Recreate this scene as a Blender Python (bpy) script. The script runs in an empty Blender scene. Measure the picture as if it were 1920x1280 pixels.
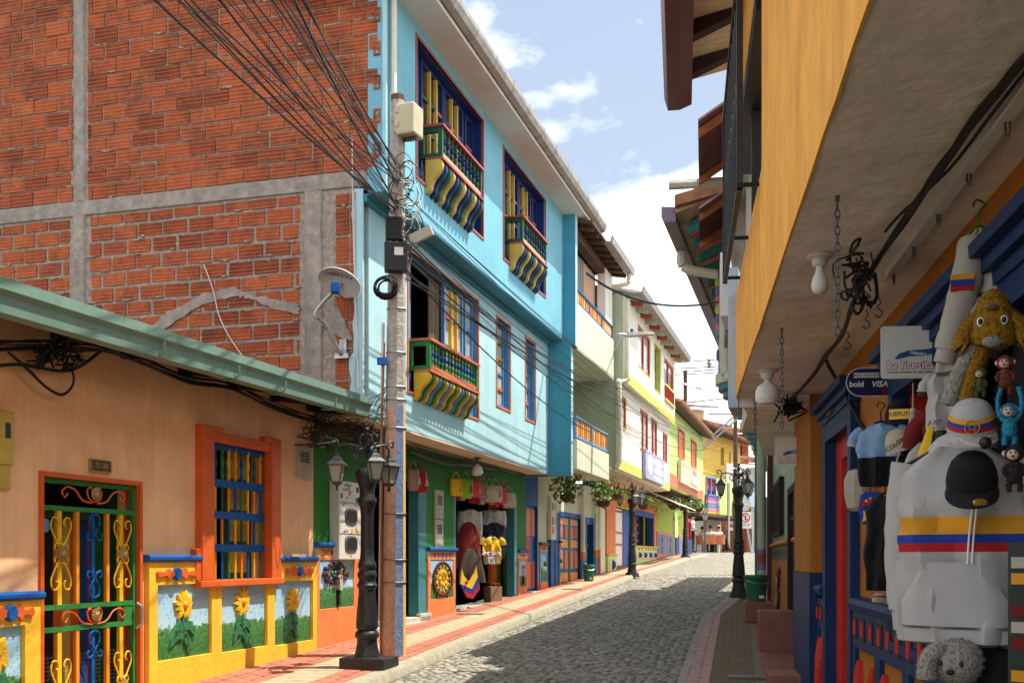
import bpy, bmesh, math, random
from mathutils import Vector, Matrix, noise
R = math.radians
random.seed(7)
SC = bpy.context.scene
COL = SC.collection

# ------------------------------------------------------------------ camera
FPX, VH = 2000.0, 1045.0            # focal length in photo pixels, row of the horizon
cam_d = bpy.data.cameras.new('camera')
cam = bpy.data.objects.new('camera', cam_d); COL.objects.link(cam)
cam_d.sensor_width = 36.0
cam_d.lens = 36.0*FPX/1920.0
cam_d.shift_y = (VH-640.0)/1920.0
cam_d.clip_start = 0.05; cam_d.clip_end = 4000
cam.location = (0, 0, 0); cam.rotation_euler = (R(90), 0, 0)
SC.camera = cam

# ------------------------------------------------------------------ sky, sun, exposure
SUN_EL, SUN_ROT = 66.0, 88.0
w = bpy.data.worlds.new('World'); SC.world = w; w.use_nodes = True
nt = w.node_tree; nt.nodes.clear()
def N(t, kind, **kw):
    n = t.nodes.new(kind)
    for k, v in kw.items(): setattr(n, k, v)
    return n
wo = N(nt, 'ShaderNodeOutputWorld'); bg = N(nt, 'ShaderNodeBackground'); bg.inputs[1].default_value = 0.1
sky = N(nt, 'ShaderNodeTexSky', sky_type='NISHITA', sun_disc=False)
sky.sun_elevation = R(SUN_EL); sky.sun_rotation = R(SUN_ROT); sky.air_density = 1.0; sky.dust_density = 1.6; sky.ozone_density = 1.0
tc = N(nt, 'ShaderNodeTexCoord')
mp = N(nt, 'ShaderNodeMapping'); mp.inputs['Location'].default_value = (0.83, 0.2, 0.1); mp.inputs['Scale'].default_value = (1, 1, 1.5)
nz = N(nt, 'ShaderNodeTexNoise'); nz.inputs['Scale'].default_value = 2.6; nz.inputs['Detail'].default_value = 9; nz.inputs['Roughness'].default_value = 0.55; nz.inputs['Distortion'].default_value = 0.25
rp = N(nt, 'ShaderNodeValToRGB'); rp.color_ramp.elements[0].position = 0.47; rp.color_ramp.elements[1].position = 0.66
mx = N(nt, 'ShaderNodeMix', data_type='RGBA')
hz = N(nt, 'ShaderNodeMix', data_type='RGBA')
sep = N(nt, 'ShaderNodeSeparateXYZ'); mr = N(nt, 'ShaderNodeMapRange')
mr.inputs[1].default_value = 0.0; mr.inputs[2].default_value = 0.55; mr.inputs[3].default_value = 0.9; mr.inputs[4].default_value = 0.55
nt.links.new(tc.outputs['Generated'], mp.inputs[0]); nt.links.new(mp.outputs[0], nz.inputs[0]); nt.links.new(nz.outputs[0], rp.inputs[0])
nt.links.new(tc.outputs['Generated'], sep.inputs[0]); nt.links.new(sep.outputs[2], mr.inputs[0])
nt.links.new(mr.outputs[0], hz.inputs[0]); nt.links.new(sky.outputs[0], hz.inputs[6]); hz.inputs[7].default_value = (2.9, 3.4, 4.0, 1)
nt.links.new(rp.outputs[0], mx.inputs[0]); nt.links.new(hz.outputs[2], mx.inputs[6]); mx.inputs[7].default_value = (16.5, 16.1, 15.5, 1)
nt.links.new(mx.outputs[2], bg.inputs[0]); nt.links.new(bg.outputs[0], wo.inputs[0])

sun_d = bpy.data.lights.new('sun', 'SUN'); sun_d.energy = 3.5; sun_d.angle = R(0.55); sun_d.color = (1.0, 0.93, 0.82)
sun = bpy.data.objects.new('sun', sun_d); COL.objects.link(sun)
_az = R(SUN_ROT)
_sv = Vector((math.sin(_az)*math.cos(R(SUN_EL)), math.cos(_az)*math.cos(R(SUN_EL)), math.sin(R(SUN_EL))))
sun.rotation_euler = _sv.to_track_quat('Z', 'Y').to_euler(); sun.location = (20, 0, 40)
SC.view_settings.view_transform = 'Standard'; SC.view_settings.look = 'None'
SC.view_settings.gamma = 1.0; SC.view_settings.exposure = 1.18; SC.view_settings.use_curve_mapping = False
SC.render.engine = 'CYCLES'; SC.cycles.use_denoising = True
SC.cycles.max_bounces = 8; SC.cycles.diffuse_bounces = 6; SC.cycles.glossy_bounces = 3

# ------------------------------------------------------------------ helpers
def G(Y):                                   # height of the street along its length (camera at 0)
    P = [(-40, -3.07), (37, .052), (40, .15), (46, .27), (52, .34), (60, .38), (90, .40), (3000, .40)]
    for (a, b), (c, d) in zip(P, P[1:]):
        if Y <= c: return b+(d-b)*(Y-a)/(c-a)
    return .4
def lerp_tab(T, y):
    if y <= T[0][0]: (a, b), (c, d) = T[0], T[1]
    elif y >= T[-1][0]: (a, b), (c, d) = T[-2], T[-1]
    else:
        for (a, b), (c, d) in zip(T, T[1:]):
            if y <= c: break
    return b+(d-b)*(y-a)/(c-a)
def pix(u, v, Y):                           # the point seen in a photo pixel at depth Y
    return Vector(((u-960)/FPX*Y, Y, (VH-v)/FPX*Y))
class Frame:                                # facade frame: a along the wall (away from camera), o outwards, z up
    def __init__(s, ox, oy, m, side):
        s.O = Vector((ox, oy, 0)); s.d = Vector((m, 1, 0)).normalized()
        s.n = Vector((s.d.y, -s.d.x, 0)) if side == 'L' else Vector((-s.d.y, s.d.x, 0)); s.side = side
    def __call__(s, a, o, z): return s.O+s.d*a+s.n*o+Vector((0, 0, z))
    def a(s, u, o=0.0):
        k = (u-960)/FPX; q = s.O+s.n*o
        return (k*q.y-q.x)/(s.d.x-k*s.d.y)
    def z(s, a, v, o=0.0): return (VH-v)/FPX*s(a, o, 0).y
    def at(s, u, v, o=0.0):
        a = s.a(u, o); return a, s.z(a, v, o)
    def M(s, a, o, z):                      # right-handed matrix: x along reading direction, y into the wall, z up
        x = s.d if s.side == 'L' else -s.d
        m = Matrix.Identity(4); y = -s.n; p = s(a, o, z)
        for i in range(3): m[i][0] = x[i]; m[i][1] = y[i]; m[i][2] = (0, 0, 1)[i]; m[i][3] = p[i]
        return m
def TR(x, y, z, rz=0.0, sc=1.0):
    return Matrix.Translation((x, y, z)) @ Matrix.Rotation(rz, 4, 'Z') @ Matrix.Scale(sc, 4)
class MB:
    def __init__(s): s.v = []; s.f = []; s.m = []; s.i = 0
    def add(s, vs, fs):
        b = len(s.v); s.v += [Vector(p) for p in vs]; s.f += [[b+i for i in f] for f in fs]; s.m += [s.i]*len(fs); return s
    def box(s, F, a0, a1, b0, b1, c0, c1, ch=0):
        c = [(a0, b0, c0), (a1, b0, c0), (a1, b1, c0), (a0, b1, c0), (a0, b0, c1), (a1, b0, c1), (a1, b1, c1), (a0, b1, c1)]
        return s.add([F(*p) for p in c], [(0, 3, 2, 1), (4, 5, 6, 7), (0, 1, 5, 4), (1, 2, 6, 5), (2, 3, 7, 6), (3, 0, 4, 7)])
    def prism(s, lo, hi):                   # two matching rings of points
        n = len(lo)
        s.add(list(lo)+list(hi), [list(range(n))[::-1], list(range(n, 2*n))]+[(i, (i+1) % n, n+(i+1) % n, n+i) for i in range(n)]); return s
    def loft(s, rings, cap=True):
        n = len(rings[0]); vs = [p for r in rings for p in r]; fs = []
        for k in range(len(rings)-1):
            fs += [(k*n+i, k*n+(i+1) % n, (k+1)*n+(i+1) % n, (k+1)*n+i) for i in range(n)]
        if cap: fs += [list(range(n))[::-1], [(len(rings)-1)*n+i for i in range(n)]]
        return s.add(vs, fs)
    def tube(s, pts, r, n=6, cap=True):
        pts = [Vector(p) for p in pts]; rings = []; up = Vector((0.013, 0.027, 1)).normalized(); L = len(pts)
        for i, p in enumerate(pts):
            t = (pts[min(i+1, L-1)]-pts[max(i-1, 0)])
            t = t.normalized() if t.length > 1e-9 else Vector((0, 0, 1))
            x = t.cross(up)
            if x.length < 1e-3: x = t.cross(Vector((1, 0, 0)))
            x.normalize(); y = x.cross(t); up = y if abs(t.z) > .9 else Vector((0.013, 0.027, 1)).normalized()
            rr = r[i] if isinstance(r, (list, tuple)) else r
            rings.append([p+x*math.cos(2*math.pi*k/n)*rr+y*math.sin(2*math.pi*k/n)*rr for k in range(n)])
        return s.loft(rings, cap)
    def lathe(s, prof, o=(0, 0, 0), n=12, cap=True, sx=1, sy=1, twist=0):
        o = Vector(o); rings = [[o+Vector((math.cos(2*math.pi*k/n+twist)*r*sx, math.sin(2*math.pi*k/n+twist)*r*sy, z)) for k in range(n)] for r, z in prof]
        return s.loft(rings, cap)
    def ball(s, c, r, n=10, m=6):
        r = Vector(r) if not isinstance(r, (int, float)) else Vector((r, r, r)); c = Vector(c)
        rings = [[c+Vector((math.sin(math.pi*j/m)*math.cos(2*math.pi*k/n)*r.x, math.sin(math.pi*j/m)*math.sin(2*math.pi*k/n)*r.y, -math.cos(math.pi*j/m)*r.z)) for k in range(n)] for j in range(1, m)]
        b = len(s.v); s.loft(rings, False); s.v += [c-Vector((0, 0, r.z)), c+Vector((0, 0, r.z))]; e = len(s.v)
        for k in range(n):
            s.f.append([b+(k+1) % n, b+k, e-2]); s.f.append([b+(m-2)*n+k, b+(m-2)*n+(k+1) % n, e-1]); s.m += [s.i]*2
        return s
    def xf(s, M):
        s.v = [M @ p for p in s.v]; return s
    def wall(s, F, a0, a1, z0, z1, o, th, holes=()):
        A = sorted({a0, a1}|{min(max(h[i], a0), a1) for h in holes for i in (0, 1)}); Z = sorted({z0, z1}|{min(max(h[i], z0), z1) for h in holes for i in (2, 3)})
        na, nz_ = len(A)-1, len(Z)-1
        solid = [[not any(h[0]-1e-6 <= (A[i]+A[i+1])/2 <= h[1]+1e-6 and h[2]-1e-6 <= (Z[j]+Z[j+1])/2 <= h[3]+1e-6 for h in holes) for j in range(nz_)] for i in range(na)]
        b = len(s.v); idx = lambda i, j, k: b+(i*(nz_+1)+j)*2+k
        s.v += [F(A[i], o-th*k, Z[j]) for i in range(na+1) for j in range(nz_+1) for k in (0, 1)]
        ok = lambda i, j: 0 <= i < na and 0 <= j < nz_ and solid[i][j]
        for i in range(na):
            for j in range(nz_):
                if not solid[i][j]: continue
                fs = [(idx(i, j, 0), idx(i+1, j, 0), idx(i+1, j+1, 0), idx(i, j+1, 0)), (idx(i, j, 1), idx(i, j+1, 1), idx(i+1, j+1, 1), idx(i+1, j, 1))]
                if not ok(i-1, j): fs.append((idx(i, j, 0), idx(i, j+1, 0), idx(i, j+1, 1), idx(i, j, 1)))
                if not ok(i+1, j): fs.append((idx(i+1, j, 0), idx(i+1, j, 1), idx(i+1, j+1, 1), idx(i+1, j+1, 0)))
                if not ok(i, j-1): fs.append((idx(i, j, 0), idx(i, j, 1), idx(i+1, j, 1), idx(i+1, j, 0)))
                if not ok(i, j+1): fs.append((idx(i, j+1, 0), idx(i+1, j+1, 0), idx(i+1, j+1, 1), idx(i, j+1, 1)))
                s.f += [list(f) for f in fs]; s.m += [s.i]*len(fs)
        return s
    def mesh(s, name, mats, smooth=False, off=None):
        me = bpy.data.meshes.new(name); off = off or Vector((0, 0, 0))
        me.from_pydata([p-off for p in s.v], [], s.f)
        for m in (mats if isinstance(mats, (list, tuple)) else [mats]): me.materials.append(MAT(m))
        me.polygons.foreach_set('material_index', s.m)
        bm = bmesh.new(); bm.from_mesh(me); bmesh.ops.recalc_face_normals(bm, faces=bm.faces); bm.to_mesh(me); bm.free()
        if smooth:
            me.shade_smooth() if hasattr(me, 'shade_smooth') else None
            try: me.set_sharp_from_angle(angle=R(42))
            except Exception: pass
        return me
def base_of(vs):
    xs = [p.x for p in vs]; ys = [p.y for p in vs]
    return Vector(((min(xs)+max(xs))/2, (min(ys)+max(ys))/2, min(p.z for p in vs)))
def root(o):
    while o.parent: o = o.parent
    return o
def obj(name, mb, mats, parent=None, smooth=False, bevel=0.0):
    off = root(parent).location.copy() if parent else base_of(mb.v)
    o = bpy.data.objects.new(name, mb.mesh(name, mats, smooth, off)); COL.objects.link(o)
    if parent: o.parent = parent
    else: o.location = off
    if bevel: 
        b = o.modifiers.new('bevel', 'BEVEL'); b.width = bevel; b.segments = 2; b.limit_method = 'ANGLE'; b.angle_limit = R(50)
    return o
def inst(name, me, M, parent=None):
    o = bpy.data.objects.new(name, me); COL.objects.link(o)
    if parent: o.parent = parent; o.matrix_local = Matrix.Translation(-root(parent).location) @ M
    else: o.matrix_world = M
    return o
def tag(o, label=None, cat=None, group=None, kind=None):
    for k, v in (('label', label), ('category', cat), ('group', group), ('kind', kind)):
        if v: o[k] = v
    return o
def thing(name, label, cat, loc, group=None):
    o = bpy.data.objects.new(name, None); COL.objects.link(o); o.location = loc; o.empty_display_size = .2
    return tag(o, label, cat, group)
ID = lambda a, b, c: Vector((a, b, c))
def MF(M): return lambda a, b, c: M @ Vector((a, b, c))
def text_mb(body, size, depth=.004, bold=0.0, shear=0.0, align='CENTER', space=1.0):
    cu = bpy.data.curves.new('t', 'FONT'); cu.body = body; cu.size = size; cu.extrude = depth; cu.offset = bold*size; cu.shear = shear
    cu.align_x = align; cu.align_y = 'CENTER'; cu.space_character = space; cu.resolution_u = 3
    o = bpy.data.objects.new('t', cu); COL.objects.link(o)
    dg = bpy.context.evaluated_depsgraph_get(); me = bpy.data.meshes.new_from_object(o.evaluated_get(dg))
    mb = MB(); mb.add([v.co.copy() for v in me.vertices], [list(p.vertices) for p in me.polygons])
    bpy.data.objects.remove(o); bpy.data.curves.remove(cu); bpy.data.meshes.remove(me)
    return mb
def face_M(p, right, up=(0, 0, 1)):         # matrix whose xy plane is a sign face
    x = Vector(right).normalized(); y = Vector(up); y = (y-x*y.dot(x)).normalized(); z = x.cross(y)
    m = Matrix.Identity(4)
    for i in range(3): m[i][0] = x[i]; m[i][1] = y[i]; m[i][2] = z[i]; m[i][3] = p[i]
    return m

# ------------------------------------------------------------------ materials
MATS = {}; SPEC = {}
def D(name, col, rough=.75, var=.10, scale=5, bump=.12, bscale=45, metal=0.0, stain=0.0, rnd=0.0, stretch=(1, 1, 1), spec=.4, scol=None, fn=None, emit=0):
    SPEC[name] = dict(col=col, rough=rough, var=var, scale=scale, bump=bump, bscale=bscale, metal=metal, stain=stain, rnd=rnd, stretch=stretch, spec=spec, scol=scol, fn=fn, emit=emit)
def rand01(t):                              # one random number for each piece, joined or not
    oi = N(t, 'ShaderNodeObjectInfo'); g = N(t, 'ShaderNodeNewGeometry'); a = N(t, 'ShaderNodeMath', operation='ADD'); f = N(t, 'ShaderNodeMath', operation='FRACT')
    t.links.new(oi.outputs['Random'], a.inputs[0]); t.links.new(g.outputs['Random Per Island'], a.inputs[1]); t.links.new(a.outputs[0], f.inputs[0]); return f.outputs[0]
def MAT(name):
    if name in MATS: return MATS[name]
    s = SPEC[name]; m = bpy.data.materials.new(name); m.use_nodes = True; t = m.node_tree; t.nodes.clear(); MATS[name] = m
    out = N(t, 'ShaderNodeOutputMaterial'); p = N(t, 'ShaderNodeBsdfPrincipled'); t.links.new(p.outputs[0], out.inputs[0])
    p.inputs['Roughness'].default_value = s['rough']; p.inputs['Metallic'].default_value = s['metal']
    p.inputs['Specular IOR Level'].default_value = s['spec']
    if s['emit']: p.inputs['Emission Color'].default_value = (*s['col'], 1); p.inputs['Emission Strength'].default_value = s['emit']
    geo = N(t, 'ShaderNodeNewGeometry'); mp = N(t, 'ShaderNodeMapping'); mp.inputs['Scale'].default_value = s['stretch']; t.links.new(geo.outputs['Position'], mp.inputs[0])
    if s['fn']: s['fn'](t, p, mp, s); return m
    n1 = N(t, 'ShaderNodeTexNoise'); n1.inputs['Scale'].default_value = s['scale']; n1.inputs['Detail'].default_value = 6; n1.inputs['Roughness'].default_value = .62; t.links.new(mp.outputs[0], n1.inputs[0])
    hs = N(t, 'ShaderNodeHueSaturation'); hs.inputs['Color'].default_value = (*s['col'], 1)
    mr = N(t, 'ShaderNodeMapRange'); mr.inputs[1].default_value = .3; mr.inputs[2].default_value = .7; mr.inputs[3].default_value = 1-s['var']*1.3; mr.inputs[4].default_value = 1+s['var']
    t.links.new(n1.outputs[0], mr.inputs[0]); val = mr.outputs[0]
    if s['rnd']:
        r2 = N(t, 'ShaderNodeMapRange'); r2.inputs[3].default_value = 1-s['rnd']; r2.inputs[4].default_value = 1+s['rnd']*.7; t.links.new(rand01(t), r2.inputs[0])
        mu = N(t, 'ShaderNodeMath', operation='MULTIPLY'); t.links.new(val, mu.inputs[0]); t.links.new(r2.outputs[0], mu.inputs[1]); val = mu.outputs[0]
    t.links.new(val, hs.inputs['Value']); colo = hs.outputs[0]
    if s['stain']:
        m2 = N(t, 'ShaderNodeMapping'); m2.inputs['Scale'].default_value = (1.0, 1.0, .22); t.links.new(geo.outputs['Position'], m2.inputs[0])
        n2 = N(t, 'ShaderNodeTexNoise'); n2.inputs['Scale'].default_value = 3.2; n2.inputs['Detail'].default_value = 8; n2.inputs['Roughness'].default_value = .7; t.links.new(m2.outputs[0], n2.inputs[0])
        r3 = N(t, 'ShaderNodeMapRange'); r3.inputs[1].default_value = .52; r3.inputs[2].default_value = .78; r3.inputs[3].default_value = 0; r3.inputs[4].default_value = s['stain']; t.links.new(n2.outputs[0], r3.inputs[0])
        mxx = N(t, 'ShaderNodeMix', data_type='RGBA'); t.links.new(r3.outputs[0], mxx.inputs[0]); t.links.new(colo, mxx.inputs[6]); sc = s['scol'] or tuple(c*.45 for c in s['col']); mxx.inputs[7].default_value = (*sc, 1); colo = mxx.outputs[2]
    if 'plaster' in name or 'wall' in name or name.startswith('concrete') or 'base' in name:
        m6 = N(t, 'ShaderNodeMapping'); m6.inputs['Scale'].default_value = (1, 1, .07); t.links.new(geo.outputs['Position'], m6.inputs[0])
        n6 = N(t, 'ShaderNodeTexNoise'); n6.inputs['Scale'].default_value = 11; n6.inputs['Detail'].default_value = 7; n6.inputs['Roughness'].default_value = .68; t.links.new(m6.outputs[0], n6.inputs[0])
        r6 = N(t, 'ShaderNodeMapRange'); r6.inputs[1].default_value = .42; r6.inputs[2].default_value = .75; r6.inputs[3].default_value = 0; r6.inputs[4].default_value = .42; t.links.new(n6.outputs[0], r6.inputs[0])
        x6 = N(t, 'ShaderNodeMix', data_type='RGBA'); t.links.new(r6.outputs[0], x6.inputs[0]); t.links.new(colo, x6.inputs[6]); x6.inputs[7].default_value = (*[c*.62+.03 for c in s['col']], 1)
        v6 = N(t, 'ShaderNodeTexVoronoi', feature='DISTANCE_TO_EDGE'); v6.inputs['Scale'].default_value = .55; w6 = N(t, 'ShaderNodeVectorMath', operation='MULTIPLY_ADD'); t.links.new(n1.outputs[1], w6.inputs[0]); w6.inputs[1].default_value = (.5, .5, .5); t.links.new(geo.outputs['Position'], w6.inputs[2]); t.links.new(w6.outputs[0], v6.inputs[0])
        c6 = N(t, 'ShaderNodeMapRange'); c6.inputs[1].default_value = 0; c6.inputs[2].default_value = .006; c6.inputs[3].default_value = .16; c6.inputs[4].default_value = 0; t.links.new(v6.outputs['Distance'], c6.inputs[0])
        y6 = N(t, 'ShaderNodeMix', data_type='RGBA'); t.links.new(c6.outputs[0], y6.inputs[0]); t.links.new(x6.outputs[2], y6.inputs[6]); y6.inputs[7].default_value = (*[c*.4 for c in s['col']], 1); colo = y6.outputs[2]
    t.links.new(colo, p.inputs['Base Color'])
    if s['bump']:
        n3 = N(t, 'ShaderNodeTexNoise'); n3.inputs['Scale'].default_value = s['bscale']; n3.inputs['Detail'].default_value = 5; t.links.new(mp.outputs[0], n3.inputs[0])
        b = N(t, 'ShaderNodeBump'); b.inputs['Strength'].default_value = s['bump']; b.inputs['Distance'].default_value = .02; t.links.new(n3.outputs[0], b.inputs['Height']); t.links.new(b.outputs[0], p.inputs['Normal'])
    return m
def brick_fn(t, p, mp, s):
    rp = N(t, 'ShaderNodeValToRGB'); e = rp.color_ramp; e.elements[0].color = (.24, .052, .022, 1); e.elements[1].color = (.47, .125, .045, 1)
    for q, c in ((.08, (.28, .062, .026, 1)), (.2, (.38, .088, .033, 1)), (.75, (.43, .105, .037, 1))):
        x = e.elements.new(q); x.color = c
    t.links.new(rand01(t), rp.inputs[0])
    n1 = N(t, 'ShaderNodeTexNoise'); n1.inputs['Scale'].default_value = 9; n1.inputs['Detail'].default_value = 8; n1.inputs['Roughness'].default_value = .7; t.links.new(mp.outputs[0], n1.inputs[0])
    mr = N(t, 'ShaderNodeMapRange'); mr.inputs[1].default_value = .3; mr.inputs[2].default_value = .7; mr.inputs[3].default_value = .72; mr.inputs[4].default_value = 1.15; t.links.new(n1.outputs[0], mr.inputs[0])
    hs = N(t, 'ShaderNodeHueSaturation'); t.links.new(rp.outputs[0], hs.inputs['Color']); t.links.new(mr.outputs[0], hs.inputs['Value'])
    n2 = N(t, 'ShaderNodeTexNoise'); n2.inputs['Scale'].default_value = 1.7; n2.inputs['Detail'].default_value = 9; n2.inputs['Roughness'].default_value = .72; t.links.new(mp.outputs[0], n2.inputs[0])
    r2 = N(t, 'ShaderNodeMapRange'); r2.inputs[1].default_value = .47; r2.inputs[2].default_value = .68; r2.inputs[3].default_value = 0; r2.inputs[4].default_value = .85; t.links.new(n2.outputs[0], r2.inputs[0])
    mx = N(t, 'ShaderNodeMix', data_type='RGBA'); t.links.new(r2.outputs[0], mx.inputs[0]); t.links.new(hs.outputs[0], mx.inputs[6]); mx.inputs[7].default_value = (.055, .030, .022, 1)
    n4 = N(t, 'ShaderNodeTexNoise'); n4.inputs['Scale'].default_value = 14; n4.inputs['Detail'].default_value = 6; t.links.new(mp.outputs[0], n4.inputs[0])
    r4 = N(t, 'ShaderNodeMapRange'); r4.inputs[1].default_value = .62; r4.inputs[2].default_value = .74; r4.inputs[4].default_value = .45; t.links.new(n4.outputs[0], r4.inputs[0])
    mx2 = N(t, 'ShaderNodeMix', data_type='RGBA'); t.links.new(r4.outputs[0], mx2.inputs[0]); t.links.new(mx.outputs[2], mx2.inputs[6]); mx2.inputs[7].default_value = (.42, .26, .19, 1)
    wv = N(t, 'ShaderNodeTexWave', wave_type='BANDS', bands_direction='Z'); wv.inputs['Scale'].default_value = 7.0; wv.inputs['Distortion'].default_value = .6; wv.inputs['Detail'].default_value = 3; t.links.new(mp.outputs[0], wv.inputs[0])
    rw = N(t, 'ShaderNodeMapRange'); rw.inputs[1].default_value = .80; rw.inputs[2].default_value = 1.0; rw.inputs[4].default_value = .55; t.links.new(wv.outputs[1], rw.inputs[0])
    mw = N(t, 'ShaderNodeMath', operation='MULTIPLY'); t.links.new(rw.outputs[0], mw.inputs[0]); t.links.new(mr.outputs[0], mw.inputs[1])
    mx3 = N(t, 'ShaderNodeMix', data_type='RGBA'); t.links.new(mw.outputs[0], mx3.inputs[0]); t.links.new(mx2.outputs[2], mx3.inputs[6]); mx3.inputs[7].default_value = (.52, .18, .075, 1)
    t.links.new(mx3.outputs[2], p.inputs['Base Color'])
    b = N(t, 'ShaderNodeBump'); b.inputs['Strength'].default_value = .35; b.inputs['Distance'].default_value = .006; t.links.new(n1.outputs[0], b.inputs['Height']); t.links.new(b.outputs[0], p.inputs['Normal'])
D('brick', (.45, .11, .04), rough=.85, fn=brick_fn, spec=.25)
def cobble_fn(t, p, mp, s):
    v = N(t, 'ShaderNodeTexVoronoi'); v.inputs['Scale'].default_value = 8.5; t.links.new(mp.outputs[0], v.inputs[0])
    ve = N(t, 'ShaderNodeTexVoronoi', feature='DISTANCE_TO_EDGE'); ve.inputs['Scale'].default_value = 8.5; t.links.new(mp.outputs[0], ve.inputs[0])
    n1 = N(t, 'ShaderNodeTexNoise'); n1.inputs['Scale'].default_value = 1.5; n1.inputs['Detail'].default_value = 7; t.links.new(mp.outputs[0], n1.inputs[0])
    sp = N(t, 'ShaderNodeSeparateColor'); t.links.new(v.outputs['Color'], sp.inputs[0])
    mr = N(t, 'ShaderNodeMapRange'); mr.inputs[3].default_value = .7; mr.inputs[4].default_value = 1.3; t.links.new(sp.outputs[0], mr.inputs[0])
    hs = N(t, 'ShaderNodeHueSaturation'); hs.inputs['Color'].default_value = (*s['col'], 1); t.links.new(mr.outputs[0], hs.inputs['Value'])
    r2 = N(t, 'ShaderNodeMapRange'); r2.inputs[1].default_value = 0; r2.inputs[2].default_value = .12; t.links.new(ve.outputs['Distance'], r2.inputs[0])
    mx = N(t, 'ShaderNodeMix', data_type='RGBA'); t.links.new(r2.outputs[0], mx.inputs[0]); mx.inputs[6].default_value = (.16, .14, .10, 1); t.links.new(hs.outputs[0], mx.inputs[7])
    t.links.new(mx.outputs[2], p.inputs['Base Color'])
    b = N(t, 'ShaderNodeBump'); b.inputs['Strength'].default_value = .8; b.inputs['Distance'].default_value = .02; t.links.new(r2.outputs[0], b.inputs['Height']); t.links.new(b.outputs[0], p.inputs['Normal'])
D('cobble_far', (.27, .25, .205), rough=.7, fn=cobble_fn)
def painted_scene_fn(t, p, mp, s):          # hand-painted sky over grass on the plaster panels (a painted picture)
    sp = N(t, 'ShaderNodeSeparateXYZ'); tcn = N(t, 'ShaderNodeTexCoord'); t.links.new(tcn.outputs['Generated'], sp.inputs[0])
    n1 = N(t, 'ShaderNodeTexNoise'); n1.inputs['Scale'].default_value = 14; n1.inputs['Detail'].default_value = 5; n1.inputs['Roughness'].default_value = .7; t.links.new(mp.outputs[0], n1.inputs[0])
    ad = N(t, 'ShaderNodeMath', operation='MULTIPLY_ADD'); t.links.new(n1.outputs[0], ad.inputs[0]); ad.inputs[1].default_value = .35; t.links.new(sp.outputs[2], ad.inputs[2])
    rp = N(t, 'ShaderNodeValToRGB'); e = rp.color_ramp; e.elements[0].position = .05; e.elements[0].color = (.035, .13, .03, 1); e.elements[1].position = 1.0; e.elements[1].color = (.30, .52, .68, 1)
    for q, c in ((.40, (.05, .20, .05, 1)), (.57, (.09, .26, .07, 1)), (.61, (.40, .60, .66, 1))):
        x = e.elements.new(q); x.color = c
    t.links.new(ad.outputs[0], rp.inputs[0])
    n2 = N(t, 'ShaderNodeTexNoise'); n2.inputs['Scale'].default_value = 26; n2.inputs['Detail'].default_value = 3; n2.inputs['Distortion'].default_value = 1.5; t.links.new(mp.outputs[0], n2.inputs[0])
    r3 = N(t, 'ShaderNodeMapRange'); r3.inputs[1].default_value = .55; r3.inputs[2].default_value = .66; r3.inputs[4].default_value = .75; t.links.new(n2.outputs[0], r3.inputs[0])
    up = N(t, 'ShaderNodeMath', operation='GREATER_THAN'); t.links.new(ad.outputs[0], up.inputs[0]); up.inputs[1].default_value = .6
    mu = N(t, 'ShaderNodeMath', operation='MULTIPLY'); t.links.new(r3.outputs[0], mu.inputs[0]); t.links.new(up.outputs[0], mu.inputs[1])
    mx = N(t, 'ShaderNodeMix', data_type='RGBA'); t.links.new(mu.outputs[0], mx.inputs[0]); t.links.new(rp.outputs[0], mx.inputs[6]); mx.inputs[7].default_value = (.06, .22, .55, 1)
    t.links.new(mx.outputs[2], p.inputs['Base Color'])
    n5 = N(t, 'ShaderNodeTexNoise'); n5.inputs['Scale'].default_value = 45; n5.inputs['Detail'].default_value = 4; t.links.new(mp.outputs[0], n5.inputs[0])
    r5 = N(t, 'ShaderNodeMapRange'); r5.inputs[1].default_value = .45; r5.inputs[2].default_value = .6; r5.inputs[4].default_value = .75; t.links.new(n5.outputs[0], r5.inputs[0])
    dn = N(t, 'ShaderNodeMath', operation='SUBTRACT'); dn.inputs[0].default_value = 1; t.links.new(up.outputs[0], dn.inputs[1]); m5 = N(t, 'ShaderNodeMath', operation='MULTIPLY'); t.links.new(r5.outputs[0], m5.inputs[0]); t.links.new(dn.outputs[0], m5.inputs[1])
    mx5 = N(t, 'ShaderNodeMix', data_type='RGBA'); t.links.new(m5.outputs[0], mx5.inputs[0]); t.links.new(mx.outputs[2], mx5.inputs[6]); mx5.inputs[7].default_value = (.012, .05, .012, 1); t.links.new(mx5.outputs[2], p.inputs['Base Color'])
    b = N(t, 'ShaderNodeBump'); b.inputs['Strength'].default_value = .3; b.inputs['Distance'].default_value = .01; t.links.new(n1.outputs[0], b.inputs['Height']); t.links.new(b.outputs[0], p.inputs['Normal'])
D('painted_scene', (.3, .5, .6), fn=painted_scene_fn, rough=.6)
def weave_fn(t, p, mp, s):
    wv = N(t, 'ShaderNodeTexWave', wave_type='BANDS', bands_direction='Z'); wv.inputs['Scale'].default_value = 13; wv.inputs['Distortion'].default_value = 1.2; t.links.new(mp.outputs[0], wv.inputs[0])
    mx = N(t, 'ShaderNodeMix', data_type='RGBA'); t.links.new(wv.outputs[1], mx.inputs[0]); mx.inputs[6].default_value = (*s['col'], 1); mx.inputs[7].default_value = (*(s['scol'] or (.3, .25, .2)), 1)
    t.links.new(mx.outputs[2], p.inputs['Base Color'])
D('poncho_brown', (.028, .017, .011), fn=weave_fn, scol=(.10, .075, .055), rough=.95)
D('basket', (.06, .025, .012), fn=weave_fn, scol=(.14, .06, .03), rough=.9)
D('bag_pattern', (.30, .05, .04), fn=weave_fn, scol=(.45, .40, .34), rough=.95)
D('knit_white', (.50, .47, .42), fn=weave_fn, scol=(.58, .55, .5), rough=.95)

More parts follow.
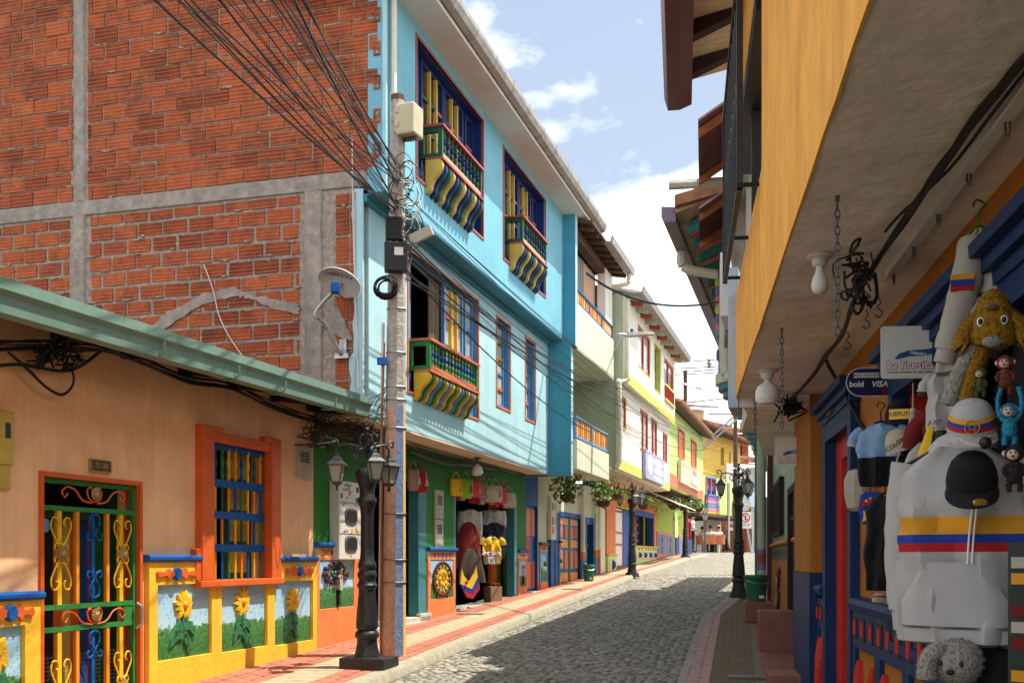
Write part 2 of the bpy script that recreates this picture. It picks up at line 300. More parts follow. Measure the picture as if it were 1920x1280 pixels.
# plaster and paint
D('mortar', (.36, .30, .24), rough=.95, var=.28, scale=18, bump=.9, bscale=30, stain=.35, scol=(.12, .11, .10))
D('concrete', (.34, .30, .255), rough=.92, var=.25, scale=9, bump=.5, bscale=30, stain=.6, scol=(.06, .055, .05))
D('concrete_pale', (.50, .47, .40), rough=.9, var=.18, scale=6, bump=.35, bscale=30, stain=.35, scol=(.2, .18, .12))
D('kerb', (.33, .30, .22), rough=.9, var=.2, scale=8, bump=.5, bscale=40, stain=.5, scol=(.16, .17, .08))
D('joint', (.20, .175, .135), rough=.95, var=.3, scale=12, bump=.6, bscale=60)
D('soil', (.16, .135, .10), rough=.95, var=.3, scale=3, bump=.4)
D('orange_plaster', (.90, .52, .275), var=.10, scale=2.5, bump=.3, bscale=14, stain=.22, scol=(.40, .18, .07))
D('yellow_plaster', (.82, .46, .025), var=.08, scale=3, bump=.28, bscale=20, stain=.25, scol=(.65, .30, .01))
D('blue_paint', (.006, .085, .32), rough=.55, var=.14, bump=.15, spec=.2)
D('deep_blue_paint', (.004, .028, .10), rough=.5, var=.15, bump=.15, spec=.22)
D('dark_blue_paint', (.012, .03, .16), rough=.5, var=.15, bump=.12, spec=.22)
D('sky_blue_paint', (.10, .26, .48), rough=.5, var=.1, bump=.12, spec=.22)
D('orange_red_paint', (.62, .105, .012), rough=.5, var=.12, bump=.2, bscale=18)
D('red_paint', (.45, .025, .015), rough=.5, var=.12, bump=.12, spec=.22)
D('salmon_paint', (.60, .17, .075), rough=.55, var=.1, bump=.15, spec=.22)
D('salmon_pale', (.72, .36, .25), rough=.55, var=.1, bump=.15)
D('rail_red', (.35, .075, .05), rough=.5, var=.12, bump=.12)
D('green_paint', (.030, .20, .045), rough=.5, var=.12, bump=.12, spec=.22)
D('stem_green', (.03, .16, .065), rough=.5, var=.35, scale=25, bump=.2)
D('dark_green_paint', (.020, .085, .048), rough=.5, var=.15, bump=.12, spec=.22)
D('yellow_paint', (.75, .43, .02), rough=.45, var=.1, bump=.12, spec=.22)
D('mustard_paint', (.55, .40, .085), rough=.5, var=.12, bump=.12, spec=.22)
D('orange_paint', (.80, .26, .015), rough=.5, var=.1, bump=.12, spec=.22)
D('green_plaster', (.018, .20, .016), var=.16, scale=2.2, bump=.3, bscale=16, stain=.25)
D('teal_paint', (.045, .20, .235), rough=.5, var=.14, bump=.12, spec=.22)
D('cream_tile', (.70, .50, .24), var=.08)
D('orange_base', (.74, .20, .05), var=.12, scale=4, bump=.3, stain=.3, scol=(.5, .2, .1))
D('aqua_plaster_deep', (.17, .46, .59), var=.10, scale=1.8, bump=.22, bscale=12, stain=.3, scol=(.20, .52, .60))
D('aqua_plaster', (.41, .665, .72), var=.09, scale=1.8, bump=.22, bscale=12, stain=.28, scol=(.52, .74, .75))
D('teal_plaster', (.055, .30, .42), var=.10, scale=1.8, bump=.2, bscale=12, stain=.2)
D('soffit_white', (.72, .69, .64), var=.06, scale=2, bump=.12, stain=.2)
D('soffit_beige', (.66, .52, .38), var=.07, scale=2, bump=.15, stain=.2)
D('gutter_grey', (.30, .29, .27), rough=.6, var=.22, scale=8, bump=.2, stain=.4)
D('gutter_green', (.155, .26, .21), rough=.45, var=.10, scale=5, bump=.08, stain=.25, stretch=(1, 1, .3))
D('gutter_olive', (.14, .17, .05), rough=.6)
D('gutter_purple', (.20, .14, .20), rough=.5, var=.12)
D('fascia_maroon', (.105, .022, .018), rough=.4, var=.15, bump=.06)
D('dark_wood', (.030, .012, .008), rough=.8, var=.25, stretch=(1, 1, 3))
D('brown_wood', (.10, .055, .032), rough=.8, var=.3, scale=9)
D('orange_wood', (.33, .115, .035), rough=.75, var=.2)
D('board_cream', (.60, .46, .32), rough=.8, var=.2, scale=8, stretch=(.6, 6, 1))
D('tile_roof', (.34, .15, .075), rough=.9, var=.3, scale=7, bump=.4, stain=.5, scol=(.07, .055, .04))
D('tin_maroon', (.11, .035, .03), rough=.55, var=.2)
D('cream_plaster', (.66, .66, .50), var=.07, scale=2, bump=.25, bscale=12, stain=.15)
D('sage_plaster', (.42, .47, .33), var=.07, scale=2, bump=.2, bscale=12, stain=.15)
D('white_plaster', (.86, .83, .76), var=.05, scale=2, bump=.2, bscale=12, stain=.12, scol=(.62, .58, .5))
D('lime_band', (.56, .58, .12), var=.08, bump=.15)
D('lime_plaster', (.53, .70, .22), var=.07, scale=2, bump=.2, stain=.15)
D('olive_plaster', (.38, .44, .035), var=.08, scale=2, bump=.2)
D('yellow_wall', (.80, .50, .075), var=.09, scale=2, bump=.2, stain=.2)
D('pale_yellow', (.75, .62, .35), var=.09, scale=2, bump=.2, stain=.2)
D('cafe_red', (.60, .10, .03), var=.1, bump=.15)
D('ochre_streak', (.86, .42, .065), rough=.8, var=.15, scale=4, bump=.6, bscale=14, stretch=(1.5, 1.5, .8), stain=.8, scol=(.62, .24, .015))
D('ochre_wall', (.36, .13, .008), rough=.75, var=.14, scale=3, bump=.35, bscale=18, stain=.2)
D('ceiling_plaster', (.88, .81, .74), rough=.9, var=.14, scale=2.2, bump=.9, bscale=9, stain=.3, scol=(.62, .52, .44))
D('pale_blue_plaster', (.42, .52, .64), var=.1, bump=.2)
D('mint_plaster', (.19, .36, .26), rough=.45, var=.16, scale=3, bump=.3, bscale=10, stain=.2, scol=(.3, .45, .35))
D('olive_panel', (.10, .11, .04), rough=.7)
D('turquoise_paint', (.04, .30, .32), rough=.5, var=.1, spec=.22)
D('lilac_paint', (.26, .14, .42), rough=.5)
D('pink_paint', (.62, .22, .30), rough=.5)
D('pale_wall', (.62, .60, .50), var=.08, bump=.2)
# metal, glass, misc
D('black_iron', (.014, .014, .016), rough=.45, var=.2, scale=14, bump=.3, bscale=30, spec=.5)
D('grey_iron', (.10, .10, .105), rough=.45, var=.2, scale=14, bump=.15, metal=.3)
D('lamp_roof', (.055, .057, .062), rough=.38, var=.2, metal=.5)
D('steel', (.42, .42, .41), rough=.4, metal=.7, var=.15)
D('brass', (.50, .36, .14), rough=.4, metal=.7, var=.2)
D('glass_dark', (.018, .020, .022), rough=.06, var=.2, bump=0, spec=.6)
D('glass_pale', (.52, .52, .50), rough=.08, var=.25, scale=4, bump=0, spec=.6)
D('glass_white', (.70, .69, .66), rough=.1, var=.1, bump=0, spec=.6)
D('glass_lamp', (.30, .29, .25), rough=.15, var=.2, bump=0)
D('cable', (.010, .009, .009), rough=.6, var=.2, bump=0)
D('cable_grey', (.09, .085, .08), rough=.6, var=.2, bump=0)
D('cable_white', (.62, .58, .52), rough=.6, bump=0)
D('plastic_black', (.012, .012, .013), rough=.5)
D('box_beige', (.50, .45, .29), rough=.5, var=.1, stain=.3)
D('box_grey', (.42, .38, .30), rough=.6, var=.1, stain=.2)
D('cabinet_white', (.60, .58, .52), rough=.5, var=.06, stain=.15)
D('pvc', (.66, .64, .52), rough=.45, var=.08, stain=.15)
D('pvc_green', (.42, .47, .33), rough=.5, var=.1)
D('pole_concrete', (.40, .355, .30), rough=.9, var=.25, scale=14, bump=.6, bscale=30, stain=.55, scol=(.06, .05, .045))
D('pole_pink', (.58, .36, .25), rough=.85, var=.16, scale=14, bump=.5, stain=.4, scol=(.14, .09, .06))
D('pole_blue', (.13, .21, .40), rough=.8, var=.25, scale=20, bump=.4, stain=.5, scol=(.42, .40, .36))
D('pole_yellow', (.66, .42, .09), rough=.8, var=.15, scale=20, bump=.4, stain=.4)
D('dish_grey', (.48, .47, .45), rough=.4, var=.06, bump=0)
D('print_black', (.012, .012, .013), rough=.6, bump=0)
D('print_white', (.80, .79, .76), rough=.5, bump=0, var=.03)
D('print_red', (.50, .02, .025), rough=.5, bump=0)
D('print_blue', (.02, .10, .30), rough=.5, bump=0)
D('print_green', (.02, .16, .04), rough=.5, bump=0)
D('sign_navy', (.012, .014, .07), rough=.4, bump=0)
D('sign_white', (.66, .64, .60), rough=.45, bump=0, var=.05)
D('sign_lilac', (.36, .36, .60), rough=.5, bump=0, var=.25, scale=9)
D('gold_foil', (.62, .36, .06), rough=.3, metal=.6, bump=0)
D('bin_green', (.012, .13, .055), rough=.45, var=.12)
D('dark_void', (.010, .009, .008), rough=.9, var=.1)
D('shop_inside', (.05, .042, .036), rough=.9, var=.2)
# paving
D('road_base', (.12, .115, .07), rough=.95, var=.3, scale=9, bump=.6, bscale=40)
D('cobble', (.27, .25, .205), rough=.62, var=.2, scale=22, bump=.35, bscale=60, rnd=.42)
D('red_tile', (.40, .14, .085), rough=.75, var=.13, scale=10, bump=.25, rnd=.13, stain=.3, scol=(.5, .36, .27))
D('sand_tile', (.38, .315, .195), rough=.8, var=.12, scale=10, bump=.25, rnd=.08, stain=.25, scol=(.35, .28, .17))
D('pink_tile', (.42, .27, .235), rough=.75, var=.12, scale=9, bump=.25, rnd=.10, stain=.2)
D('brown_tile', (.15, .105, .055), rough=.75, var=.16, scale=10, bump=.3, rnd=.16)
D('maroon_tile', (.22, .085, .06), rough=.6, var=.14, scale=8, bump=.25, rnd=.12)
# cloth, plush, foliage, people
D('cloth_white', (.42, .40, .385), rough=.95, var=.05, scale=5, bump=.07, bscale=120)
D('cloth_cream', (.40, .37, .32), rough=.95, var=.05, scale=5, bump=.07, bscale=120)
D('cloth_yellow', (.78, .50, .03), rough=.95, var=.06, bump=.07, bscale=120)
D('cloth_orange', (.66, .30, .02), rough=.95, var=.06, bump=.07, bscale=120)
D('cloth_navy', (.012, .014, .035), rough=.95, var=.1, bump=.07, bscale=120)
D('cloth_blue', (.02, .05, .30), rough=.95, var=.08, bump=.07, bscale=120)
D('cloth_skyblue', (.20, .34, .52), rough=.95, var=.06, bump=.07, bscale=120)
D('cloth_red', (.42, .015, .02), rough=.95, var=.08, bump=.07, bscale=120)
D('cloth_maroon', (.16, .012, .012), rough=.95, var=.1, bump=.07, bscale=120)
D('cloth_black', (.008, .008, .009), rough=.95, var=.1, bump=.07, bscale=120)
D('cloth_green', (.03, .05, .03), rough=.95, var=.1, bump=.07, bscale=120)
D('cloth_lime', (.25, .55, .03), rough=.95, var=.1, bump=.07)
D('cloth_pink', (.72, .06, .16), rough=.95, var=.1, bump=.07)
D('cloth_beige', (.50, .42, .31), rough=.95, var=.1, bump=.07, bscale=90)
D('cloth_purple', (.12, .03, .10), rough=.95)
D('curtain_peach', (.66, .44, .30), rough=.9, var=.05, bump=0)
D('curtain_grey', (.29, .27, .31), rough=.9, var=.05, bump=0)
D('curtain_dark', (.20, .15, .10), rough=.9, var=.05, bump=0)
D('plush_yellow', (.34, .17, .01), rough=1, var=.18, scale=30, bump=1.0, bscale=90)
D('plush_cream', (.36, .33, .28), rough=1, var=.12, scale=30, bump=1.0, bscale=90)
D('plush_rust', (.22, .055, .02), rough=1, var=.2, scale=30, bump=1.0, bscale=90)
D('plush_blue', (.03, .30, .46), rough=1, var=.15, scale=30, bump=1.0, bscale=90)
D('plush_olive', (.10, .10, .025), rough=1, var=.15, scale=30, bump=1.0, bscale=90)
D('plush_dark', (.03, .02, .018), rough=1, var=.2, scale=30, bump=1.0, bscale=90)
D('plush_face', (.60, .40, .32), rough=.9)
D('leaf', (.075, .19, .022), rough=.5, var=.35, scale=20, bump=0)
D('leaf_light', (.20, .34, .04), rough=.5, var=.3, scale=20, bump=0)
D('flower_red', (.60, .02, .05), rough=.6, bump=0)
D('flower_white', (.75, .72, .68), rough=.6, bump=0)
D('skin', (.42, .22, .14), rough=.6, bump=0)
D('hair_dark', (.015, .011, .009), rough=.7, bump=0)
D('trouser_black', (.012, .012, .014), rough=.9, bump=0)
D('shirt_white', (.72, .70, .66), rough=.9, bump=.1)
D('chair_orange', (.50, .17, .07), rough=.6)
D('cardboard', (.25, .17, .10), rough=.9)

LF = Frame(-5.5, 0, .2925, 'L')             # left-hand facades
RF = Frame(1.11, 0, .16, 'R')               # near right-hand facade
RG = Frame(.755, 0, .20, 'R')               # mint house on the right
RB = Frame(-.86, 0, .28, 'R')               # farther right-hand houses
# ================================================================== STREET
XL = [(-6, -5.2), (9.17, -1.30), (11.97, -.60), (17.66, .82), (26.3, 3.12), (35.7, 5.89), (39.5, 7.25), (41.5, 7.3), (60, 7.3)]
XR = [(-6, -1.45), (9.17, 1.48), (11.54, 1.98), (15.9, 2.91), (18.6, 3.74), (24.7, 5.47), (29, 6.73), (40, 10.4), (60, 17.5)]
xl = lambda y: lerp_tab(XL, y)
xr = lambda y: lerp_tab(XR, y)
fl = lambda y: -5.5+.2925*y
fr = lambda y: 1.11+.16*y if y < 9.6 else max(.755+.2*y, -1.05+.28*y)
DR = .09                                    # road lies this far under the left pavement
def strip(mb, ys, left, right, dz, nx=6):
    rows = [[Vector((left(y)+(right(y)-left(y))*i/nx, y, G(y)+dz)) for i in range(nx+1)] for y in ys]
    vs = [p for r in rows for p in r]; n = nx+1
    mb.add(vs, [(k*n+i, k*n+i+1, (k+1)*n+i+1, (k+1)*n+i) for k in range(len(rows)-1) for i in range(nx)])
mb = MB(); mb.add([Vector(p) for p in ((-600, -40, -3.6), (600, -40, -3.6), (600, 12, -1.6), (-600, 12, -1.6), (600, 42, .0), (-600, 42, .0), (600, 56, .26), (-600, 56, .26), (600, 2500, .3), (-600, 2500, .3))], [(0, 1, 2, 3), (3, 2, 4, 5), (5, 4, 6, 7), (7, 6, 8, 9)])
tag(obj('ground', mb, 'soil'), kind='structure')
YS = [-6+.5*i for i in range(140)]
mb = MB(); strip(mb, [y for y in YS if y <= 27], lambda y: xl(y)-.05, lambda y: xr(y)+.1, -DR); mb.i = 1
strip(mb, [y for y in YS if y >= 27], lambda y: xl(y)-.05 if y < 40 else xl(y)-min(6, (y-40)*2), lambda y: xr(y)+.1 if y < 44 else xr(y)+6, -DR+.012)
road = tag(obj('road', mb, ['road_base', 'cobble_far'], smooth=True), kind='structure')
# cobblestones: the nearest are stones of their own, the rest one joined mass
def stone_mesh(seed):
    rnd = random.Random(seed); n = 8; r0 = []; r1 = []; r2 = []
    for k in range(n):
        a = 2*math.pi*k/n; q = 1+rnd.uniform(-.16, .14); x, y = math.cos(a)*q*.5, math.sin(a)*q*.5
        if abs(math.cos(a)) > .6 and abs(math.sin(a)) > .6: x *= 1.12; y *= 1.12
        r0.append(Vector((x, y, -.5))); r1.append(Vector((x*.93, y*.93, .12))); r2.append(Vector((x*.6, y*.6, .42+rnd.uniform(-.06, .06))))
    m = MB(); m.loft([r0, r1, r2]); return m
stones = [stone_mesh(i) for i in range(6)]
stone_me = [m.mesh('cobblestone', 'cobble', smooth=True) for m in stones]
rnd = random.Random(3); cob = []
y = 7.9
while y < 27.2:
    step = .070 if y < 16 else .085
    x0, x1 = xl(y)+.03, xr(y)-.03; sl = (xl(y+.5)-xl(y-.5)); nx = int((x1-x0)/(.094 if y < 16 else .11))
    for i in range(nx):
        f = (i+.5+rnd.uniform(-.22, .22)+(.5 if int(y/step) % 2 else 0)*.6)/nx
        px = x0+(x1-x0)*min(f, .995); py = y+rnd.uniform(-.016, .016)+.05*math.sin(px*2.1+y*.7)
        cob.append((px, py, G(py)-DR+rnd.uniform(-.007, .004), rnd.uniform(-.5, .5)+.25, .088*rnd.uniform(.7, 1.25)*(1 if y < 16 else 1.2), .069*rnd.uniform(.75, 1.2)*(1 if y < 16 else 1.2), .026, rnd.randrange(6)))
    y += step
def seen(p): return 0 < 960+FPX*p[0]/p[1] < 1920 and VH-FPX*p[2]/p[1] < 1290
cob.sort(key=lambda p: (not seen(p), p[1]))
M4 = lambda c: Matrix.Translation(c[:3]) @ Matrix.Rotation(c[3], 4, 'Z') @ Matrix.Diagonal((c[4], c[5], c[6], 1))
for c in cob[:300]: inst('cobblestone', stone_me[c[7]], M4(c), road)
mb = MB()
for c in cob[300:]:
    m = M4(c); mb.add([m @ v for v in stones[c[7]].v], stones[c[7]].f)
tag(obj('cobblestone_field', mb, 'cobble', road, smooth=True), kind='stuff')

# pavements ------------------------------------------------------------------
def chamfer_box():
    m = MB(); e = .94; r = [[(-.5, -.5), (.5, -.5), (.5, .5), (-.5, .5)]]
    q = lambda s, z: [Vector((x*s, y*s, z)) for x, y in r[0]]
    m.loft([q(1, -.5), q(1, .3), q(e, .5)]); return m
CB = chamfer_box(); PAVE_ME = {}
def pave(parent, name, mat, cells, limit, extra):
    me = PAVE_ME.get(mat) or CB.mesh(name, mat); PAVE_ME[mat] = me
    cells.sort(key=lambda c: (not seen((c[0], c[1], c[2])), c[1]))
    mats = []
    for c in cells:
        x, y, z, rz, lx, ly, h = c
        mats.append(Matrix.Translation((x, y, z)) @ Matrix.Rotation(rz, 4, 'Z') @ Matrix.Rotation(math.atan(.0406), 4, 'X') @ Matrix.Diagonal((lx, ly, h, 1)))
    for m in mats[:limit]: inst(name, me, m, parent)
    if len(mats) > limit:
        mb = MB()
        for m in mats[limit:]: mb.add([m @ v for v in CB.v], CB.f)
        tag(obj(extra, mb, mat, parent), kind='stuff')
# left pavement: bed, kerb, bands of tiles
mb = MB(); strip(mb, [y for y in YS if y <= 40], lambda y: fl(y)-.35, lambda y: xl(y)-.14, -.012)
walkL = tag(obj('pavement_left', mb, 'joint'), kind='structure')
mb = MB()
ys = [y for y in YS if y <= 39.6]
prof = [(-.16, -.25), (-.16, -.002), (-.03, .004), (.0, -.03), (.02, -DR-.05)]
rows = [[Vector((xl(y)+a+.012*noise.noise((y*1.3, 0, a)), y, G(y)+b+.006*noise.noise((y*2, 3, a)))) for a, b in prof] for y in ys]
n = len(prof); mb.add([p for r in rows for p in r], [(k*n+i, k*n+i+1, (k+1)*n+i+1, (k+1)*n+i) for k in range(len(rows)-1) for i in range(n-1)])
obj('kerb', mb, 'kerb', walkL, smooth=True)
red, sand = [], []
y = 7.6; k = 0
while y < 38:
    W = (xl(y)-.17)-fl(y); dirx = (xl(y+.4)-xl(y-.4))/.8; rz = -math.atan(dirx)*1.0
    if W > .2:
        rb = .30*min(1, W/1.2); nb = 3
        for j in range(nb):
            off = (k % 2)*.5*.0
            x = xl(y)-.17-rb*(j+.5)/nb; red.append((x, y+(.1 if j % 2 else 0), G(y+(.1 if j % 2 else 0))-.02, rz, rb/nb-.008, .19, .04))
        sb = min(.42, W-rb-.12); ns = 2
        for j in range(ns):
            x = xl(y)-.17-rb-sb*(j+.5)/ns; sand.append((x, y, G(y)-.02, rz, sb/ns-.006, .192, .042))
        ib = W-rb-sb; ni = max(1, int(round(ib/.13)))
        for j in range(ni):
            x = xl(y)-.17-rb-sb-ib*(j+.5)/ni; yy = y+(.1 if j % 2 else 0)
            if x > fl(yy)+.02: red.append((x, yy, G(yy)-.02, rz, ib/ni-.008, .19, .04))
    y += .2; k += 1
pave(walkL, 'red_paver', 'red_tile', red, 300, 'red_paver_rest')
pave(walkL, 'sand_paver', 'sand_tile', sand, 300, 'sand_paver_rest')
for u, v in ((885, 1150), (1075, 1104)):    # drain covers let into the pavement
    Y = 1.45/((v-VH)/FPX+.0406); X = (u-960)/FPX*Y; mb = MB(); F = MF(TR(X, Y, G(Y)+.004, -.27))
    mb.box(F, -.2, .2, -.14, .14, -.02, .006)
    for i in range(7): mb.box(F, -.17+i*.05, -.14+i*.05, -.11, .11, .006, .012)
    obj('drain_cover', mb, 'concrete', walkL)
# right pavement
mb = MB(); strip(mb, [y for y in YS if y <= 40], lambda y: xr(y)+.005, lambda y: fr(y)+.15, -.052)
walkR = tag(obj('pavement_right', mb, 'joint'), kind='structure')
mb = MB(); ys = [y for y in YS if y <= 40]
prof = [(-.10, -DR-.03), (-.085, -.066), (-.005, -.050), (.02, -.2)]
rows = [[Vector((xr(y)+a+.01*noise.noise((y*1.7, 5, a)), y, G(y)+b+.006*noise.noise((y*2.2, 1, a)))) for a, b in prof] for y in ys]
n = len(prof); mb.add([p for r in rows for p in r], [(k*n+i, k*n+i+1, (k+1)*n+i+1, (k+1)*n+i) for k in range(len(rows)-1) for i in range(n-1)])
obj('kerb', mb, 'concrete', walkR, smooth=True)
pink, brown, mar = [], [], []
y = 7.4; k = 0
while y < 30:
    dirx = (xr(y+.4)-xr(y-.4))/.8; rz = -math.atan(dirx)*.6; W = fr(y)-xr(y)
    z = G(y)-.062
    if k % 2 == 0:
        pink.append((xr(y)+.115, y+.055, G(y+.055)-.062, rz, .205, .100, .044))
    else:
        pink.append((xr(y)+.062, y+.055, G(y+.055)-.062, rz, .092, .100, .040)); pink.append((xr(y)+.175, y+.055, G(y+.055)-.062, rz, .085, .100, .044))
    if y < 22:
        for j in range(5):
            brown.append((xr(y)+.26+j*.082, y+.04, G(y+.04)-.066, rz, .074, .098, .04))
    q = xr(y)+.25+5*.082+.02; nb = max(0, int((fr(y)+.05-q)/.2))
    for j in range(nb):
        wd = (fr(y)+.05-q)/nb; mar.append((q+wd*(j+.5), y+(.055 if j % 2 else 0), G(y)-.064, rz, wd-.008, .100, .04))
    y += .11; k += 1
pave(walkR, 'pink_paver', 'pink_tile', pink, 300, 'pink_paver_rest')
pave(walkR, 'brown_paver', 'brown_tile', brown, 300, 'brown_paver_rest')
pave(walkR, 'maroon_paver', 'maroon_tile', mar, 300, 'maroon_paver_rest')
Y = 9.75; mb = MB(); F = MF(TR(2.2, Y, G(Y)-.035, -.16)); mb.box(F, -.22, .24, -.10, .10, -.02, .004)
for i in range(9): mb.box(F, -.19+i*.047, -.165+i*.047, -.075, .075, .004, .010)
obj('drain_cover', mb, 'grey_iron', walkR)
# ================================================================== LEFT: ORANGE HOUSE
def catmull(P, n=6):
    P = [Vector(p) for p in P]; out = []
    for i in range(len(P)-1):
        p0, p1, p2, p3 = P[max(i-1, 0)], P[i], P[i+1], P[min(i+2, len(P)-1)]
        for k in range(n):
            t = k/n; out.append(.5*((2*p1)+(p2-p0)*t+(2*p0-5*p1+4*p2-p3)*t*t+(3*p1-p0-3*p2+p3)*t**3))
    return out+[P[-1]]
def curve_on(F, pts2, o, n=5): return [F(p.x, o, p.y) for p in catmull([(x, y, 0) for x, y in pts2], n)]
A, Z = LF.a, LF.z
house = thing('orange_house', 'single storey orange plaster house with yellow sunflower panels and green roof gutter', 'house', LF(8.5, -.5, G(8.2)))
hA0, hA1 = 3.6, 11.97
ga0, ga1, gz1 = A(72), A(264), .61
wa0, wa1, wz0, wz1 = A(389), A(498), -.20, 1.04
mb = MB(); mb.wall(LF, hA0, hA1, -1.9, 1.75, 0, .22, [(ga0, ga1, -1.9, gz1), (wa0, wa1, wz0, wz1)]); obj('wall', mb, 'orange_plaster', house)
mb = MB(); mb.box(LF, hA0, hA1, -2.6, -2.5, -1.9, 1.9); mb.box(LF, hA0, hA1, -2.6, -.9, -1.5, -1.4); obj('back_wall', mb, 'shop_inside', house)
# wainscot: left of the gate and right of it
panels = [(A(287), A(389)), (A(408), A(494)), (A(508), A(580))]
pz = [(-.85, -.225), (-.86, -.23), (-.875, -.24)]
mb = MB(); mb.wall(LF, ga1+.05, hA1, -1.9, -.035, .045, .045, [(p[0], p[1], z[0], z[1]) for p, z in zip(panels, pz)]+[(A(366), A(514), -.22, 1)])
mb.wall(LF, hA0, ga0-.03, -1.9, -.29, .045, .045, [(A(-60), A(37), -1.05, -.46)])
obj('wainscot', mb, 'yellow_plaster', house, bevel=.008)
def moulding(parent, F, a0, a1, z, mat='blue_paint', h=.06, o=.075, name='moulding'):
    mb = MB(); pr = [(0, z-h*.5), (o*.7, z-h*.5), (o, z-h*.15), (o, z+h*.2), (o*.7, z+h*.5), (0, z+h*.5)]
    mb.prism([F(a0, p, q) for p, q in pr], [F(a1, p, q) for p, q in pr]); return obj(name, mb, mat, parent)
moulding(house, LF, ga1+.02, A(367), -.005); moulding(house, LF, A(512), hA1-.01, -.015); moulding(house, LF, hA0, ga0-.01, -.26)
def flower_panel(parent, F, a0, a1, z0, z1, o, stem=True):
    rf = random.Random(int(a0*1000)); j = lambda s=1.0: rf.uniform(-1, 1)*s
    mb = MB(); mb.box(F, a0, a1, o-.05, o, z0, z1); pan = obj('panel', mb, 'painted_scene', parent)
    c = (a0+a1)/2-.02+j(.02); h = z1-z0; fz = z1-h*(.30+j(.02)); r = h*(.215+j(.012)); ph = j(.4)
    mb = MB()
    for k in range(11):
        t = 2*math.pi*k/11+.2+ph+j(.09); pts = []; r1_ = r*(1+j(.10))
        for q, wd in ((.25, .05), (.55, .17+j(.02)), (.8, .14+j(.02)), (1.0+j(.06), .01)):
            pts.append((q, wd))
        ca, sa = math.cos(t), math.sin(t); lo = []; hi = []
        ring = [(q, wd) for q, wd in pts]+[(q, -wd) for q, wd in pts[::-1]]
        for q, wd in ring:
            x, y = (q*ca-wd*sa)*r1_, (q*sa+wd*ca)*r1_; lo.append(F(c+x, o-.005, fz+y)); hi.append(F(c+x*.96, o+.022+.012*math.sin(q*3), fz+y*.96))
        mb.prism(lo, hi)
    mb.i = 1
    rings = [[F(c+math.cos(2*math.pi*k/10)*q*r, o+hh, fz+math.sin(2*math.pi*k/10)*q*r) for k in range(10)] for q, hh in ((.30, 0), (.28, .03), (.16, .05), (.05, .055))]
    mb.loft(rings); obj('sunflower', mb, ['yellow_paint', 'orange_paint'], pan)
    mb = MB(); pts = curve_on(F, [(c, fz-r*.5), (c-.01, z0+h*.40), (c+.05, z0+h*.25), (c+.07, z0+h*.06)], o+.008)
    mb.tube(pts, [.022]*len(pts), 6)
    for sx, zz, ln in ((-1, .42+j(.03), .15+j(.03)), (1, .41+j(.03), .14+j(.03)), (-1, .30+j(.03), .17+j(.03)), (1, .24+j(.03), .12+j(.03))):
        P = [(c, z0+h*zz), (c+sx*ln*.35, z0+h*zz+.045), (c+sx*ln*.75, z0+h*zz+.03), (c+sx*ln*.98, z0+h*zz-.03), (c+sx*ln*1.05, z0+h*zz-.10), (c+sx*ln*.8, z0+h*zz-.075), (c+sx*ln*.55, z0+h*zz-.04), (c+sx*ln*.3, z0+h*zz-.035), (c+sx*.02, z0+h*zz-.04)]
        mb.prism([F(x, o-.004, y) for x, y in P], [F(x*.97+c*.03, o+.022, y) for x, y in P])
    obj('stem', mb, 'stem_green', pan)
for p, z in zip(panels, pz): flower_panel(house, LF, p[0], p[1], z[0], z[1], .012)
flower_panel(house, LF, A(-60), A(37), -1.05, -.46, .012)
def ornament(parent, F, a, z, wd, hh, o):
    mb = MB(); base = [(-1, .3), (-.92, .55), (-.75, .35), (-.55, .25), (-.5, .7), (-.42, 1), (-.33, .55), (-.12, .3), (.12, .3), (.33, .55), (.42, 1), (.5, .7), (.55, .25), (.75, .35), (.92, .55), (1, .3)]
    P = base+[(x, -y) for x, y in base[::-1]]
    mb.prism([F(a+x*wd/2, o-.01, z+y*hh/2) for x, y in P], [F(a+x*wd/2*.95, o+.022, z+y*hh/2*.92) for x, y in P]); mb.i = 1
    q = [(math.cos(2*math.pi*k/12)*.055, math.sin(2*math.pi*k/12)*.06) for k in range(12)]
    mb.prism([F(a+x, o, z+y) for x, y in q], [F(a+x*.8, o+.034, z+y*.8) for x, y in q])
    obj('relief_ornament', mb, ['orange_red_paint', 'blue_paint'], parent)
ornament(house, LF, (A(282)+A(358))/2, -.135, A(358)-A(282), .10, .045); ornament(house, LF, (A(527)+A(579))/2, -.135, A(579)-A(527), .11, .045)
ornament(house, LF, (A(-40)+A(52))/2, -.37, .45, .12, .045)
# window with orange frame, coloured bars
mb = MB(); o0, o1 = -.06, .075
mb.box(LF, A(366), wa0, o0, o1, wz0, wz1+.13); mb.box(LF, wa1, A(515), o0, o1, wz0-.02, wz1+.12); mb.box(LF, wa0, wa1, o0, o1-.01, wz1, wz1+.09)
mb.box(LF, A(360), A(517), o0, o1+.02, wz0-.06, wz0); mb.box(LF, A(357), A(369), o0, o1-.015, wz0, .08); mb.box(LF, wa1+.02, A(520), o0, o1-.02, wz0-.01, .15)
mb.box(LF, wa0-.05, wa0+.18, o0, o1-.005, wz1+.09, wz1+.135); mb.box(LF, wa1-.12, A(516), o0, o1-.003, wz1+.09, wz1+.14)
win = obj('window', mb, 'orange_red_paint', house, bevel=.008)
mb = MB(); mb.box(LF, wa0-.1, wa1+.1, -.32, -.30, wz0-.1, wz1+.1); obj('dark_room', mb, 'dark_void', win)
mb = MB(); m0 = wa0+(wa1-wa0)*.52
mb.box(LF, m0, wa1, -.20, -.16, wz0, wz1); mb.i = 1
for j in range(4): mb.box(LF, m0+.07, wa1-.06, -.16, -.15, wz0+.06+j*.30, wz0+.30+j*.30)
obj('shutter', mb, ['dark_green_paint', 'mustard_paint'], win)
